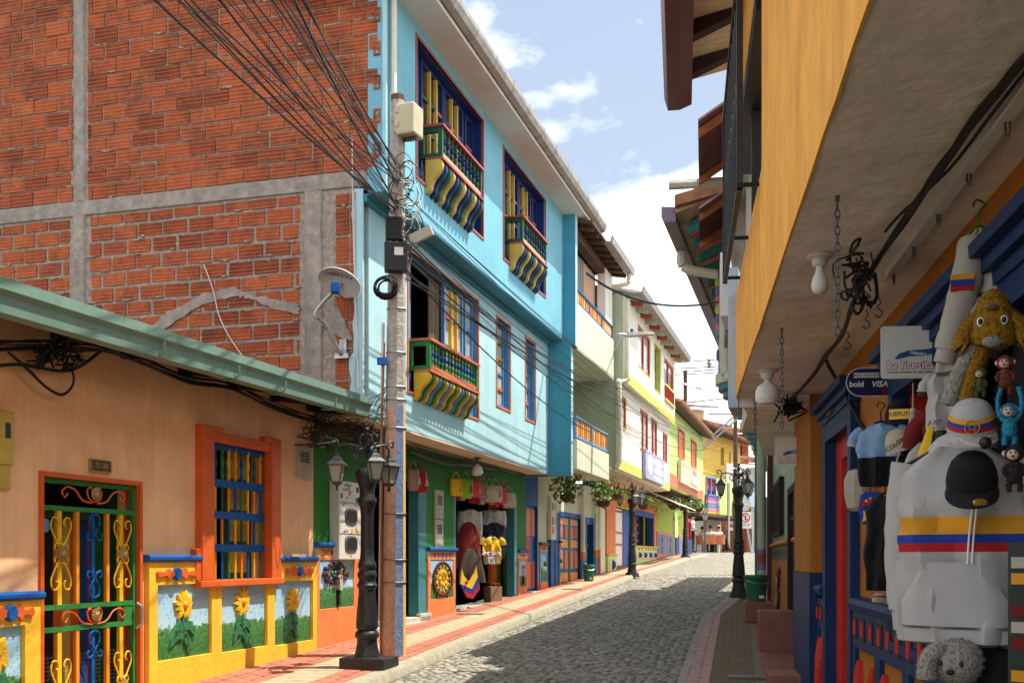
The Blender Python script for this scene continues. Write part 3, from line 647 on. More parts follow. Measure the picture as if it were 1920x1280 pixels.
for zz in (wz0+.29, wz0+.59, wz0+.88, wz1-.02): 
    mb = MB(); mb.box(LF, wa0, wa1, -.045, -.015, zz-.035, zz+.035); obj('cross_rail', mb, 'blue_paint', win)
cols = ['yellow_paint', 'dark_green_paint', 'orange_paint', 'blue_paint', 'green_paint', 'yellow_paint', 'orange_paint', 'blue_paint']
for i in range(9):
    aa = wa0+(wa1-wa0)*(i+.5)/9; mb = MB()
    for j, (q0, q1) in enumerate(((wz0, wz0+.26), (wz0+.32, wz0+.56), (wz0+.62, wz0+.85), (wz0+.91, wz1))):
        mb.i = j
        if j < 3: mb.tube([LF(aa, -.03, q0), LF(aa, -.03, q1)], .013, 6)
        else: mb.tube([LF(aa, -.03, q0+(q1-q0)*t) for t in (0, .15, .3, .5, .7, .85, 1)], [.010, .020, .010, .022, .010, .02, .012], 6)
    obj('bar', mb, [cols[(i+j*3+1) % 8] for j in range(4)], win, smooth=True)
# iron gate
mb = MB(); mb.box(LF, ga0, ga0+.035, -.12, .02, -1.6, gz1); mb.box(LF, ga1-.035, ga1, -.12, .02, -1.6, gz1); mb.box(LF, ga0+.035, ga1-.035, -.12, .018, gz1-.035, gz1)
gate = obj('gate', mb, 'orange_red_paint', house)
mb = MB(); f0, f1 = ga0+.04, ga1-.04; t = .032
for a0_, a1_, z0_, z1_ in ((f0, f0+t, -1.35, gz1-.04), (f1-t, f1, -1.35, gz1-.04), (f0+t, f1-t, gz1-.075, gz1-.04), (f0+t, f1-t, .34, .375), (f0+t, f1-t, -.375, -.34), (f0+t, f1-t, -.535, -.50), (f0+t, f1-t, -1.35, -1.31)):
    mb.box(LF, a0_, a1_, -.055, -.02, z0_, z1_)
mb.box(LF, f1-.14, f1-t, -.05, -.025, -.50, -.375); obj('gate_frame', mb, 'green_paint', gate)
gw = f1-f0
for q, c in ((.19, 'yellow_paint'), (.37, 'orange_paint'), (.53, 'blue_paint'), (.69, 'orange_paint'), (.84, 'yellow_paint')):
    mb = MB(); hw = .022 if c == 'yellow_paint' else .017
    mb.box(LF, f0+gw*q-hw, f0+gw*q+hw, -.052, -.024, -.34, .34); mb.box(LF, f0+gw*q-hw, f0+gw*q+hw, -.052, -.024, -1.31, -.535); obj('bar', mb, c, gate)
heart = [(0, 0), (.06, .09), (.105, .18), (.09, .245), (.05, .25), (.03, .21), (.05, .185)]
def scroll(F, pts, c, sx, sy, o, mat, name='scroll', r=.0068):
    mb = MB()
    for s in (-1, 1):
        P = curve_on(F, [(c[0]+x*sx*s, c[1]+y*sy) for x, y in pts], o, 4); mb.tube(P, r, 5)
    return obj(name, mb, mat, gate, smooth=True)
def rosette(F, a, z, o, r=.05):
    mb = MB()
    for k in range(12):
        t = 2*math.pi*k/12; mb.ball(F(a+math.cos(t)*r*.82, o, z+math.sin(t)*r*.82), r*.24, 6, 4)
    rings = [[F(a+math.cos(2*math.pi*k/10)*q*r, o+h, z+math.sin(2*math.pi*k/10)*q*r) for k in range(10)] for q, h in ((.8, -.01), (.75, .012), (.45, .014), (.3, .03), (.05, .032))]
    mb.loft(rings); obj('rosette', mb, 'brass', gate, smooth=True)
for q, in ((.19,), (.84,)):
    for cz in (.03, -1.0):
        a = f0+gw*q
        scroll(LF, heart, (a, cz+.02), 1, .95, -.012, 'yellow_paint'); scroll(LF, heart, (a, cz-.02), 1, -.95, -.012, 'yellow_paint')
        scroll(LF, [(0, .06), (.05, .075), (.07, .04), (.045, .02), (.03, .0), (.045, -.02), (.07, -.04), (.05, -.075), (0, -.06)], (a, cz), 1, 1, -.012, 'yellow_paint')
        rosette(LF, a, cz, 0)
for cz in (.47, -.44):
    a = f0+gw*.53
    scroll(LF, [(.03, -.03), (.14, -.01), (.22, .06), (.31, .075), (.36, .035), (.33, .0), (.30, .03)], (a, cz-.03), 1, 1, -.012, 'orange_red_paint')
    scroll(LF, [(.0, -.05), (.06, -.03), (.085, .03), (.05, .06), (.03, .04)], (a, cz), 1, 1, -.012, 'orange_red_paint'); rosette(LF, a, cz+.01, 0, .048)
a = f0+gw*.53
for cz, sg in ((.33, 1), (-.30, -1), (-.55, 1)):
    scroll(LF, [(0, 0), (.05, -.02), (.055, -.08), (.01, -.14), (.02, -.18), (.07, -.20), (.085, -.16), (.06, -.15)], (a, cz), 1, sg, -.012, 'blue_paint')
mb = MB(); mb.tube([LF(f1-.02, .01, -.36), LF(f1-.01, .05, -.39), LF(f1-.015, .05, -.52), LF(f1-.03, .01, -.56)], .012, 6); obj('handle', mb, 'steel', gate, smooth=True)
# the painted door behind the gate: each plank its own
cs = ['orange_red_paint', 'blue_paint', 'red_paint', 'green_paint', 'dark_void', 'dark_void', 'orange_red_paint', 'mustard_paint', 'orange_red_paint', 'blue_paint', 'red_paint', 'green_paint']
for i, c in enumerate(cs):
    mb = MB(); mb.box(LF, ga0+(ga1-ga0)*i/12+.002, ga0+(ga1-ga0)*(i+1)/12-.002, -.40, -.36, -1.5, .30); obj('plank', mb, c, gate)
mb = MB(); mb.box(LF, ga0-.1, ga1+.1, -.40, -.30, .30, .38); mb.box(LF, ga0-.1, ga0, -.4, -.22, -1.5, .6); mb.box(LF, ga1, ga1+.1, -.4, -.22, -1.5, .6); obj('door_head', mb, 'dark_green_paint', gate)
mb = MB(); mb.box(LF, ga0-.1, ga1+.1, -.44, -.42, .3, .7); obj('fanlight', mb, 'dark_void', gate)
for i in range(1): # fine mesh panels low on the gate
    mb = MB()
    for k in range(24):
        aa = f0+.04+(gw-.08)*k/23
        mb.box(LF, aa-.0015, aa+.0015, -.062, -.060, -1.31, -.70)
    for k in range(20): mb.box(LF, f0+.04, f1-.04, -.0595, -.058, -1.31+k*.031, -1.307+k*.031)
    obj('wire_mesh', mb, 'grey_iron', gate)
mb = MB(); c = LF(f0+.06, -.03, .23); mb.prism([LF(f0+.06+.05*math.cos(t*.5236), -.03, .23+.05*math.sin(t*.5236)) for t in range(12)], [LF(f0+.06+.05*math.cos(t*.5236), -.024, .23+.05*math.sin(t*.5236)) for t in range(12)]); obj('sticker', mb, 'sky_blue_paint', gate)
# number plaque
a0_, a1_ = A(167), A(203); z0_, z1_ = .655, .735
mb = MB(); mb.box(LF, a0_, a1_, 0, .02, z0_, z1_); pl = obj('number_plaque', mb, 'brown_wood', house)
tm = text_mb('25-30', .062, .004, .01).xf(LF.M((a0_+a1_)/2, .022, (z0_+z1_)/2) @ Matrix.Rotation(R(90), 4, 'X')); obj('number', tm, 'brass', pl)
mb = MB(); fa = [(a0_-.008, a0_, z0_-.008, z1_+.008), (a1_, a1_+.008, z0_-.008, z1_+.008), (a0_, a1_, z1_, z1_+.008), (a0_, a1_, z0_-.008, z0_)]
for q in fa: mb.box(LF, q[0], q[1], 0, .026, q[2], q[3])
obj('plaque_rim', mb, 'brass', pl)
def meter_box(parent, F, a0, a1, z0, z1, o=.02, mat='box_grey', grille=True, name='meter_box'):
    mb = MB(); mb.box(F, a0, a1, o-.06, o, z0, z1); b = obj(name, mb, mat, parent, bevel=.006)
    if grille:
        mb = MB(); w_ = a1-a0; h = z1-z0
        for i in range(5):
            for j in range(4): mb.box(F, a0+w_*(.22+.12*i), a0+w_*(.30+.12*i), o, o+.003, z0+h*(.50+.085*j), z0+h*(.56+.085*j))
        obj('vent_slot', mb, 'print_black', b)
        mb = MB(); q = [(math.cos(k*.628)*w_*.18, math.sin(k*.628)*w_*.24) for k in range(10)]
        mb.prism([F((a0+a1)/2+x, o, z0+h*.22+y) for x, y in q], [F((a0+a1)/2+x, o+.004, z0+h*.22+y) for x, y in q]); obj('lock_plate', mb, mat, b)
    return b
meter_box(house, LF, A(554), A(583), .83, 1.175)
mb = MB(); mb.box(LF, A(-20), A(18), 0, .04, .62, .98); mb.box(LF, A(-20), A(15), 0, .03, .46, .62); b = obj('yellow_meter_box', mb, 'mustard_paint', house, bevel=.01)
mb = MB(); mb.box(LF, A(1), A(10), .04, .045, .80, .90); obj('box_window', mb, 'glass_dark', b)
# roof: sheet, rafters, gutter
mb = MB(); P = [(.52, 1.66), (.52, 1.69), (-2.6, 2.02), (-2.6, 1.99)]
mb.prism([LF(hA0, p, q) for p, q in P], [LF(12.05, p, q) for p, q in P]); roof = obj('roof', mb, 'tin_maroon', house)
for k in range(11):
    aa = hA0+.4+k*.78; mb = MB(); P = [(-.5, 1.62), (.50, 1.50), (.50, 1.62), (-.5, 1.74)]
    mb.prism([LF(aa, p, q) for p, q in P], [LF(aa+.09, p, q) for p, q in P]); obj('rafter', mb, 'dark_wood', roof)
P = [(.50, 1.68), (.50, 1.50), (.62, 1.50), (.63, 1.60), (.66, 1.63), (.66, 1.70), (.64, 1.70), (.64, 1.64), (.61, 1.61), (.605, 1.52), (.52, 1.52), (.52, 1.68)]
sl = lambda a: -.010*(12.05-a)
mb = MB(); mb.prism([LF(hA0, p, q+sl(hA0)) for p, q in P], [LF(12.05, p, q) for p, q in P]); gut = obj('gutter', mb, 'gutter_green', roof)
mb = MB(); mb.box(LF, hA0, 12.03, .53, .61, 1.492, 1.499); obj('gutter_underside', mb, 'gutter_olive', roof)
for u in (302, 443, 530, 625):
    aa = A(u, .63); mb = MB(); mb.tube([LF(aa, .50, 1.47), LF(aa, .60, 1.46), LF(aa, .655, 1.50), LF(aa, .66, 1.58)], .009, 5); obj('gutter_bracket', mb, 'gutter_green', roof, smooth=True)

# ================================================================== LEFT: BLUE BUILDING WITH BARE BRICK FLANK
PW, BR_A1 = 12.12, 20.2                      # flank wall position, far end
O2, O3 = .50, .77
blue = thing('blue_building', 'three storey aqua building with bare brick flank and white eave, souvenir shop below', 'building', LF(15, -1, G(14.5)))
def FW(t, o, z): return LF(PW-o, -t, z)      # flank frame: t inwards from the street, o towards the camera
BH, BW = .18, .33
mb = MB(); mb.box(FW, .27, 9, -.35, -.012, 0.2, 1.535); mb.box(FW, -.46, 9, -.35, -.012, 1.535, 4.0); mb.box(FW, -.73, 9, -.35, -.012, 4.0, 7.4)
flank = obj('flank_wall', mb, 'mortar', blue)
mb = MB(); mb.box(FW, -.46, 9, -.30, .012, 4.0, 4.17); obj('ring_beam', mb, 'concrete', flank, bevel=.01)
for t0, t1, z0, z1, nm in ((3.00, 3.18, 4.17, 7.4, 0), (3.00, 3.20, 1.2, 4.0, 0), (-.05, .20, 1.2, 4.0, 0)):
    mb = MB(); nz_ = 14
    rings = []
    for k in range(nz_+1):
        zz = z0+(z1-z0)*k/nz_; j0 = .018*noise.noise((zz*6, t0, 0)); j1 = .018*noise.noise((zz*6, t1, 3)); h = .016
        rings.append([FW(t0+j0, -.03, zz), FW(t0+j0+.03, h, zz), FW(t1+j1-.03, h, zz), FW(t1+j1, -.03, zz)])
    mb.loft(rings); obj('column', mb, 'concrete', flank, smooth=True)
rb = random.Random(11); cells = []
def brick_rows(z0, z1, t0, t1, seed):
    z = z0; r = 0
    while z+BH*.6 < z1:
        h = min(BH, z1-z); t = t0-(r % 2)*BW*.5-seed*BW*.3-rb.uniform(0, .05)
        while t < t1:
            a0, a1 = max(t, t0), min(t+BW, t1)
            if a1-a0 > .05:
                g = .8 if z0 > 4 else 1.5
                cells.append((a0+rb.uniform(.004, .014)*g, a1-rb.uniform(.009, .022)*g, z+rb.uniform(.005, .012)*g, z+h-rb.uniform(.012, .020)*g))
            t += BW
        z += BH; r += 1
brick_rows(4.18, 7.35, -.69, 2.99, 0); brick_rows(4.18, 7.35, 3.19, 5.4, 1)
brick_rows(1.7, 3.99, .24, 2.96, .5); brick_rows(1.7, 3.99, 3.23, 5.2, 0)
z = 1.62                                     # upright bricks beside the lower column
while z < 3.9:
    h = .30 if z < 3.7 else .2
    if z > 3.55: h = .14
    t = -.42
    for wd in (.07, .165, .165):
        if t+wd < -.05 and z+h < 3.98: cells.append((t+.006, t+wd-.012, z+.008, z+h-.01))
        t += wd+.004
    z += h+.012
def brick_mb(t0, t1, z0, z1, o1):
    m = MB(); prof = []
    vert = (z1-z0) > (t1-t0)*1.2
    n = 4; q = [(0, -.02)]
    for k in range(n):                        # shallow grooves run along the brick
        q += [((k+.04)/n, o1), ((k+.93)/n, o1), ((k+.965)/n, o1-.004)]
    q += [(1, o1), (1, -.02)]
    j = [rb.uniform(-.004, .004) for _ in range(4)]
    if vert:
        lo = [FW(t0+(t1-t0)*a+j[0], o, z0+j[1]) for a, o in q]; hi = [FW(t0+(t1-t0)*a+j[2], o, z1+j[3]) for a, o in q]
    else:
        lo = [FW(t0+j[0], o, z0+(z1-z0)*a+j[1]) for a, o in q]; hi = [FW(t1+j[2], o, z0+(z1-z0)*a+j[3]) for a, o in q]
    m.prism(lo, hi); return m
def vis(c):
    p = FW((c[0]+c[1])/2, 0, (c[2]+c[3])/2); u = 960+FPX*p.x/p.y; v = VH-FPX*p.z/p.y
    return -30 < u < 740 and v > -30 and v < 545+.33*u
cells.sort(key=lambda c: (not vis(c), -c[1]))
for c in cells[:300]: obj('brick', brick_mb(*c, rb.uniform(-.002, .007)), 'brick', flank)
mb = MB()
for c in cells[300:]:
    q = brick_mb(*c, rb.uniform(-.002, .007)); mb.add(q.v, q.f)
tag(obj('brick_rest', mb, 'brick', flank), kind='stuff')
# hollow ends of bricks at the corner of the top floor
for k in range(6):
    zz = 4.30+k*.36; mb = MB()
    for (x0, x1, q0, q1) in ((0, .075, 0, .02), (0, .075, .065, .085), (0, .075, .13, .15), (0, .018, .02, .13), (.057, .075, .02, .13)):
        mb.box(FW, -.715+x0, -.715+x1, -.01, .012, zz+q0, zz+q1)
    obj('hollow_brick', mb, 'brick', flank)
    mb = MB(); mb.box(FW, -.70, -.655, -.011, -.004, zz+.01, zz+.14); obj('brick_hole', mb, 'dark_void', flank)
# render smears left by an old roof line
for P in ([(2.15, 2.62), (1.9, 2.80), (1.5, 2.96), (1.05, 3.02), (.9, 2.95), (.6, 2.86), (.25, 2.78), (.24, 2.66), (.55, 2.74), (.8, 2.86), (1.0, 2.92), (1.45, 2.86), (1.75, 2.70), (2.0, 2.58)],
          [(.02, 2.55), (-.10, 2.62), (-.22, 2.72), (-.28, 2.60), (-.36, 2.42), (-.40, 2.34), (-.30, 2.36), (-.15, 2.45)]):
    P2 = []
    for i in range(len(P)):
        x0, y0 = P[i]; x1, y1 = P[(i+1) % len(P)]
        for k in range(6): t = k/6; P2.append((x0+(x1-x0)*t+.03*noise.noise((x0*9+k, y0*7, i)), y0+(y1-y0)*t+.03*noise.noise((k*.9+i, x0*5, 2))))
    mb = MB(); mb.prism([FW(x, -.01, y) for x, y in P2], [FW(x, .014, y) for x, y in P2]); obj('render_smear', mb, 'concrete', flank)
# dabs of mortar smeared over the joints
mb = MB(); rs = random.Random(77)
for c in cells:
    if rs.random() < (.14 if c[2] > 4 else .40):
        x, y = rs.uniform(c[0], c[1]), rs.choice([c[2], c[3]])+rs.uniform(-.008, .008); rx, ry = rs.uniform(.03, .10), rs.uniform(.010, .022); n = 11
        P = [(x+math.cos(6.283*k/n)*rx*rs.uniform(.5, 1.2), y+math.sin(6.283*k/n)*ry*rs.uniform(.5, 1.2)) for k in range(n)]
        mb.prism([FW(p, -.01, q) for p, q in P], [FW(x+(p-x)*.7, .010+rs.uniform(0, .005), y+(q-y)*.7) for p, q in P])
tag(obj('mortar_dabs', mb, 'mortar', flank), kind='stuff')
# grey render skirt above the neighbour's roof
mb = MB(); P = [(-.33, 1.60), (-.30, 1.78), (-.1, 1.88), (.2, 1.93), (.5, 1.98), (.9, 2.02), (1.2, 2.0), (1.2, 1.55)]
mb.prism([FW(x, -.01, y) for x, y in P], [FW(x, .020, y) for x, y in P]); obj('render_skirt', mb, 'concrete', flank)

# facade walls ------------------------------------------------------------------
B1 = A(588)                                   # where the green shop front starts
win3 = [(A(781, O3), A(905, O3), 4.40, 6.00), (A(944, O3), A(1022, O3), 4.40, 6.00)]
win2 = [(13.45, A(896, O2), 2.00, 3.68), (A(931, O2), A(956, O2), 2.33, 3.66), (A(985, O2), A(1003, O2), 2.33, 3.66)]
mb = MB(); mb.wall(LF, PW, BR_A1, 3.92, 6.20, O3, .2, win3); obj('upper_wall', mb, 'aqua_plaster_deep', blue)
mb = MB(); mb.wall(LF, PW+.18, BR_A1, 1.53, 3.92, O2, .2, win2); obj('middle_wall', mb, 'aqua_plaster', blue)
mb = MB(); mb.box(LF, PW+.02, BR_A1, O2-.05, O3-.005, 3.905, 3.918); mb.box(LF, PW+.02, BR_A1, O2+.002, O2+.05, 3.84, 3.905); obj('overhang_soffit', mb, 'teal_plaster', blue)
mb = MB(); mb.box(LF, B1+.02, BR_A1, -.1, O2-.003, 1.50, 1.528); obj('shop_soffit', mb, 'soffit_beige', blue)
# ragged plaster return on the flank
mb = MB()
pts = []
for k in range(40):
    zz = 1.53+(3.97-1.53)*k/39; pts.append((-.47+.06+.05*noise.noise((zz*5, 1, 0))+(.05 if zz < 2.2 else 0), zz))
mb.prism([FW(x, -.02, y) for x, y in pts+[(-.515, 3.97), (-.515, 1.53)]], [FW(x, .012, y) for x, y in pts+[(-.515, 3.97), (-.515, 1.53)]]); obj('plaster_return', mb, 'aqua_plaster', blue)
mb = MB(); pts = [(-.745+.015*noise.noise((4+.05*k*5, 2, 0)), 3.93+.06*k) for k in range(40)]
mb.prism([FW(x, -.02, y) for x, y in pts+[(-.785, 6.27), (-.785, 3.93)]], [FW(x, .012, y) for x, y in pts+[(-.785, 6.27), (-.785, 3.93)]]); obj('plaster_return', mb, 'aqua_plaster', blue)
# fin at the far end, sides coloured as shaded, edge as lit
mb = MB(); mb.box(LF, BR_A1, BR_A1+.16, -.2, 1.0, 3.80, 6.15); mb.box(LF, BR_A1+.002, BR_A1+.158, -.2, .92, 1.47, 3.80); obj('end_fin', mb, 'teal_plaster', blue)
mb = MB(); mb.box(LF, BR_A1+.004, BR_A1+.16, .99, 1.006, 3.80, 6.15); mb.box(LF, BR_A1+.004, BR_A1+.16, .915, .927, 1.47, 3.80); obj('fin_edge', mb, 'aqua_plaster', blue)
# eave and roof
EO = 1.17
mb = MB(); mb.box(LF, PW-.25, 21.55, -.5, EO, 6.15, 6.24); eave = obj('eave', mb, 'soffit_white', blue)
P = [(EO-.02, 6.24), (EO-.02, 6.34), (EO+.13, 6.36), (EO+.13, 6.30), (EO+.10, 6.22), (EO+.03, 6.19), (EO+.004, 6.22)]
mb = MB(); mb.prism([LF(PW-.25, p, q) for p, q in P], [LF(21.6, p, q) for p, q in P]); obj('gutter', mb, 'gutter_grey', eave)
for k in range(13):
    aa = PW+k*.78; mb = MB(); mb.tube([LF(aa, EO+.0, 6.18), LF(aa, EO+.10, 6.20), LF(aa, EO+.145, 6.30), LF(aa, EO+.14, 6.39)], .004, 4); obj('gutter_strap', mb, 'gutter_grey', eave)
mb = MB(); P = [(EO-.03, 6.25), (-4, 7.3), (-4, 7.34), (EO-.03, 6.30)]; mb.prism([LF(PW-.28, p, q) for p, q in P], [LF(21.6, p, q) for p, q in P]); obj('roof', mb, 'tile_roof', blue)

def lattice_window(parent, F, o, a0, a1, z0, z1, frame, trim, leaves, rec=.10, glass='glass_dark', open_first=False, pal=('yellow_paint',), cross=('rail_red', 'dark_green_paint', 'blue_paint'), rows=4):
    """reveal, thin trim, leaves (list of (fraction0, fraction1, n_vertical_bars)) with panes, bars and cross bars"""
    mb = MB(); t = .035
    mb.box(F, a0-t, a0, o-.02, o+.012, z0-t, z1+t); mb.box(F, a1, a1+t, o-.02, o+.012, z0-t, z1+t); mb.box(F, a0, a1, o-.02, o+.011, z1, z1+t); mb.box(F, a0, a1, o-.02, o+.011, z0-t, z0)
    wn = obj('window', mb, trim, parent)
    mb = MB(); q = .05
    mb.box(F, a0, a0+.012, o-rec-.08, o-.021, z0, z1); mb.box(F, a1-.012, a1, o-rec-.08, o-.021, z0, z1); mb.box(F, a0, a1, o-rec-.08, o-.021, z1-.012, z1); mb.box(F, a0, a1, o-rec-.08, o-.021, z0, z0+.012)
    for f0, f1, nb in leaves:
        b0, b1 = a0+(a1-a0)*f0+.012, a0+(a1-a0)*f1-.012
        mb.box(F, b0, b0+q, o-rec-.05, o-rec, z0+.012, z1-.012); mb.box(F, b1-q, b1, o-rec-.05, o-rec, z0+.012, z1-.012); mb.box(F, b0+q, b1-q, o-rec-.05, o-rec-.002, z1-.012-q, z1-.012); mb.box(F, b0+q, b1-q, o-rec-.05, o-rec-.002, z0+.012, z0+.012+q)
    obj('frame', mb, frame, wn)
    for li, (f0, f1, nb) in enumerate(leaves):
        b0, b1 = a0+(a1-a0)*f0+.012+q, a0+(a1-a0)*f1-.012-q; c0, c1 = z0+.012+q, z1-.012-q
        if open_first and li == 0: continue
        for i in range(nb+1):
            p0, p1 = b0+(b1-b0)*i/(nb+1), b0+(b1-b0)*(i+1)/(nb+1)
            for j in range(rows):
                q0, q1 = c0+(c1-c0)*j/rows, c0+(c1-c0)*(j+1)/rows
                mb = MB(); mb.box(F, p0, p1, o-rec-.04, o-rec-.03, q0, q1); obj('pane', mb, glass, wn)
                if j: mb = MB(); mb.box(F, p0+.01, p1-.01, o-rec-.03, o-rec-.008, q0-.022, q0+.022); obj('cross_bar', mb, cross[(i+j+li) % len(cross)], wn)
            if i: mb = MB(); mb.box(F, p0-.02, p0+.02, o-rec-.03, o-rec+.012, c0, c1); obj('bar', mb, pal[i % len(pal)], wn)
    return wn
X3 = dict(cross=('rail_red', 'dark_green_paint', 'dark_blue_paint'), pal=('mustard_paint',))
for (a0, a1, z0, z1) in win3: lattice_window(blue, LF, O3, a0, a1, z0, z1, 'dark_blue_paint', 'rail_red', [(0, .17, 0), (.19, .52, 2), (.52, .83, 2), (.85, 1, 0)], rec=.13, **X3)
W2 = dict(cross=('green_paint', 'salmon_paint', 'sky_blue_paint'), pal=('yellow_paint',))
a0, a1, z0, z1 = win2[0]
wn = lattice_window(blue, LF, O2, a0, a1, z0, z1, 'sky_blue_paint', 'salmon_paint', [(.02, .1, 0), (.54, .84, 2), (.86, 1, 0)], rec=.07, glass='glass_pale', **W2)
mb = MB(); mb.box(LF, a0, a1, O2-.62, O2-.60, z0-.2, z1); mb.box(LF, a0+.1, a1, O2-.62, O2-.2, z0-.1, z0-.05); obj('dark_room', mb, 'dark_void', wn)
mb = MB(); pts = []
ca0, ca1 = a0+(a1-a0)*.42, a0+(a1-a0)*.54
mb.loft([[LF(ca0+(ca1-ca0)*k/12, O2-.16+.022*math.sin(k*1.7), zz) for k in range(13)]+[LF(ca0+(ca1-ca0)*k/12, O2-.175+.022*math.sin(k*1.7), zz) for k in range(12, -1, -1)] for zz in (z0, z1)]); obj('curtain', mb, 'curtain_dark', wn, smooth=True)
for (a0, a1, z0, z1) in win2[1:]:
    lattice_window(blue, LF, O2, a0, a1, z0, z1, 'sky_blue_paint', 'salmon_paint', [(.30, 1, 0)], rec=.09, glass='glass_pale', rows=5, cross=('green_paint', 'salmon_paint', 'sky_blue_paint', 'yellow_paint'))
# balconies
def baluster_me(mats, h):
    m = MB(); k = h
    m.lathe([(.020, 0), (.022, .06*k), (.012, .10*k), (.024, .22*k), (.020, .32*k), (.010, .40*k)], n=8); m.i = 1
    m.lathe([(.014, .40*k), (.026, .42*k), (.016, .45*k), (.027, .48*k), (.027, .53*k), (.016, .56*k), (.026, .59*k), (.014, .61*k)], n=8); m.i = 0
    m.lathe([(.010, .61*k), (.021, .72*k), (.023, .80*k), (.012, .90*k), (.022, .94*k), (.020, k)], n=8)
    return m.mesh('baluster', mats, smooth=True)
def bracket_me(mat, p, h, th):
    m = MB(); out = [(0, 0), (p*.95, 0), (p*1.04, -.05), (p*1.02, -.10*h/.4), (p*.86, -.16*h/.4), (p*.58, -.22*h/.4), (p*.40, -.29*h/.4), (p*.36, -.34*h/.4), (p*.16, -.39*h/.4), (0, -h)]
    P = catmull([(x, y, 0) for x, y in out[1:]], 3); P = [Vector((0, 0, 0))]+P
    f = lambda s, x, y: Vector((s, -x, y))
    m.loft([[f(-th/2, q.x*.9, q.y*.98) for q in P], [f(-th*.32, q.x, q.y) for q in P], [f(th*.32, q.x, q.y) for q in P], [f(th/2, q.x*.9, q.y*.98) for q in P]])
    return m.mesh('bracket', mat, smooth=True)
def balcony(parent, F, a0, a1, o, proj, z0, z1, nb, nbr, bh, post, rail, low, balm, brm):
    mb = MB(); po = o+proj
    mb.box(F, a0, a0+.05, po-.05, po, z0, z1-.03); mb.box(F, a0, a0+.05, o-.08, o-.04+.005, z0, z1-.03)
    mb.box(F, a0, a0+.05, o-.035, po-.05, z1-.09, z1-.03); mb.box(F, a0, a0+.05, o-.035, po-.05, z0, z0+.05)
    bal = obj('balcony', mb, post, parent)
    mb = MB(); mb.box(F, a1-.05, a1, po-.05, po, z0, z1-.03); obj('post', mb, post, bal)
    mb = MB(); mb.box(F, a0-.02, a1+.03, po-.065, po+.025, z1-.03, z1); mb.box(F, a0-.02, a0+.05, o-.1, po-.065, z1-.03, z1); obj('handrail', mb, rail, bal)
    mb = MB(); mb.box(F, a0+.05, a1-.05, po-.045, po-.005, z0, z0+.065); obj('bottom_rail', mb, low, bal)
    mb = MB(); mb.box(F, a0-.02, a1+.03, o+.0, po+.02, z0-.03, z0-.001); obj('ledge', mb, low if low != 'salmon_pale' else rail, bal)
    me = baluster_me(balm, z1-z0-.095)
    for k in range(nb): inst('baluster', me, F.M(a0+.05+(a1-a0-.1)*(k+.6)/(nb+.2), po-.025, z0+.065), bal)
    sp = (a1-a0)/(nbr-1); mes = {m: bracket_me(m, proj+.0, bh, sp*.58) for m in set(brm)}
    for k in range(nbr): inst('bracket', mes[brm[k % len(brm)]], F.M(a0+sp*k*.985+.02, o, z0-.03), bal)
    return bal
b3 = ['mustard_paint', 'dark_blue_paint', 'dark_green_paint']
balcony(blue, LF, A(799, O3), A(904, O3+.2), O3, .20, 4.71, 5.10, 10, 12, .40, 'dark_green_paint', 'rail_red', 'salmon_pale', ['dark_green_paint', 'dark_blue_paint'], b3)
balcony(blue, LF, A(956, O3), A(1025, O3+.2), O3, .20, 4.71, 5.10, 9, 12, .40, 'dark_green_paint', 'rail_red', 'salmon_pale', ['dark_green_paint', 'dark_blue_paint'], b3)
balcony(blue, LF, A(777, O2), A(896, O2+.2), O2, .20, 2.28, 2.66, 14, 16, .34, 'green_paint', 'salmon_paint', 'salmon_paint', ['green_paint', 'blue_paint'], ['yellow_paint', 'green_paint', 'yellow_paint', 'sky_blue_paint', 'green_paint', 'yellow_paint', 'sky_blue_paint'])
mb = MB()
for zz in (1.56, 3.93, 6.12): mb.box(LF, PW+.36, BR_A1, -5, O2-.21, zz, zz+.06)
mb.box(LF, PW+.36, BR_A1, -5.1, -5, 1.5, 6.2); mb.box(LF, BR_A1-.06, BR_A1-.002, -5, O2-.21, 1.5, 6.2); mb.box(LF, PW+.37, BR_A1-.07, -1.3, -1.25, 1.7, 6.1); obj('inner_floor', mb, 'shop_inside', blue)
# shop front ------------------------------------------------------------------
sh1 = (A(684), A(799)); sh2 = (A(850), A(969)); SHT = 1.06
mb = MB(); mb.wall(LF, B1, A(986), -1.6, 1.53, 0, .25, [(sh1[0], sh1[1], -1.6, SHT+.05), (sh2[0], sh2[1], -1.6, SHT)]); obj('shop_wall', mb, 'green_plaster', blue)
mb = MB()
for s0, s1, ht in ((sh1[0], sh1[1], SHT+.05), (sh2[0], sh2[1], SHT)):
    mb.box(LF, s0, s0+.10, -.14, .004, -1.4, ht); mb.box(LF, s1-.17 if s0 > 14 else s1-.30, s1, -.14, .004, -1.4, ht); mb.box(LF, s0+.1, s1-.17 if s0 > 14 else s1-.30, -.14, .003, ht-.09, ht)
obj('shop_frame', mb, 'teal_paint', blue)
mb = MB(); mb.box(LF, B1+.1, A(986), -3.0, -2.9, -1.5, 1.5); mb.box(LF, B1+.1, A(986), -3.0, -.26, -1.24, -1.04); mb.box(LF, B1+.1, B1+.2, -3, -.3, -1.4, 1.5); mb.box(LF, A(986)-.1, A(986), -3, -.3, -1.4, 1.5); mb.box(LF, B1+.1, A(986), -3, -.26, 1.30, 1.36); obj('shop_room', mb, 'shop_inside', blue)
for sx in range(2):
    s0, s1 = ((sh1[0]+.1, sh1[1]-.3), (sh2[0]+.1, sh2[1]-.25))[sx]
    if sx == 0:
        for k in range(6): mb = MB(); mb.box(LF, s0, s1+.2, -1.2, -.75, -.75+k*.3, -.73+k*.3); obj('shelf', mb, 'brown_wood', blue)
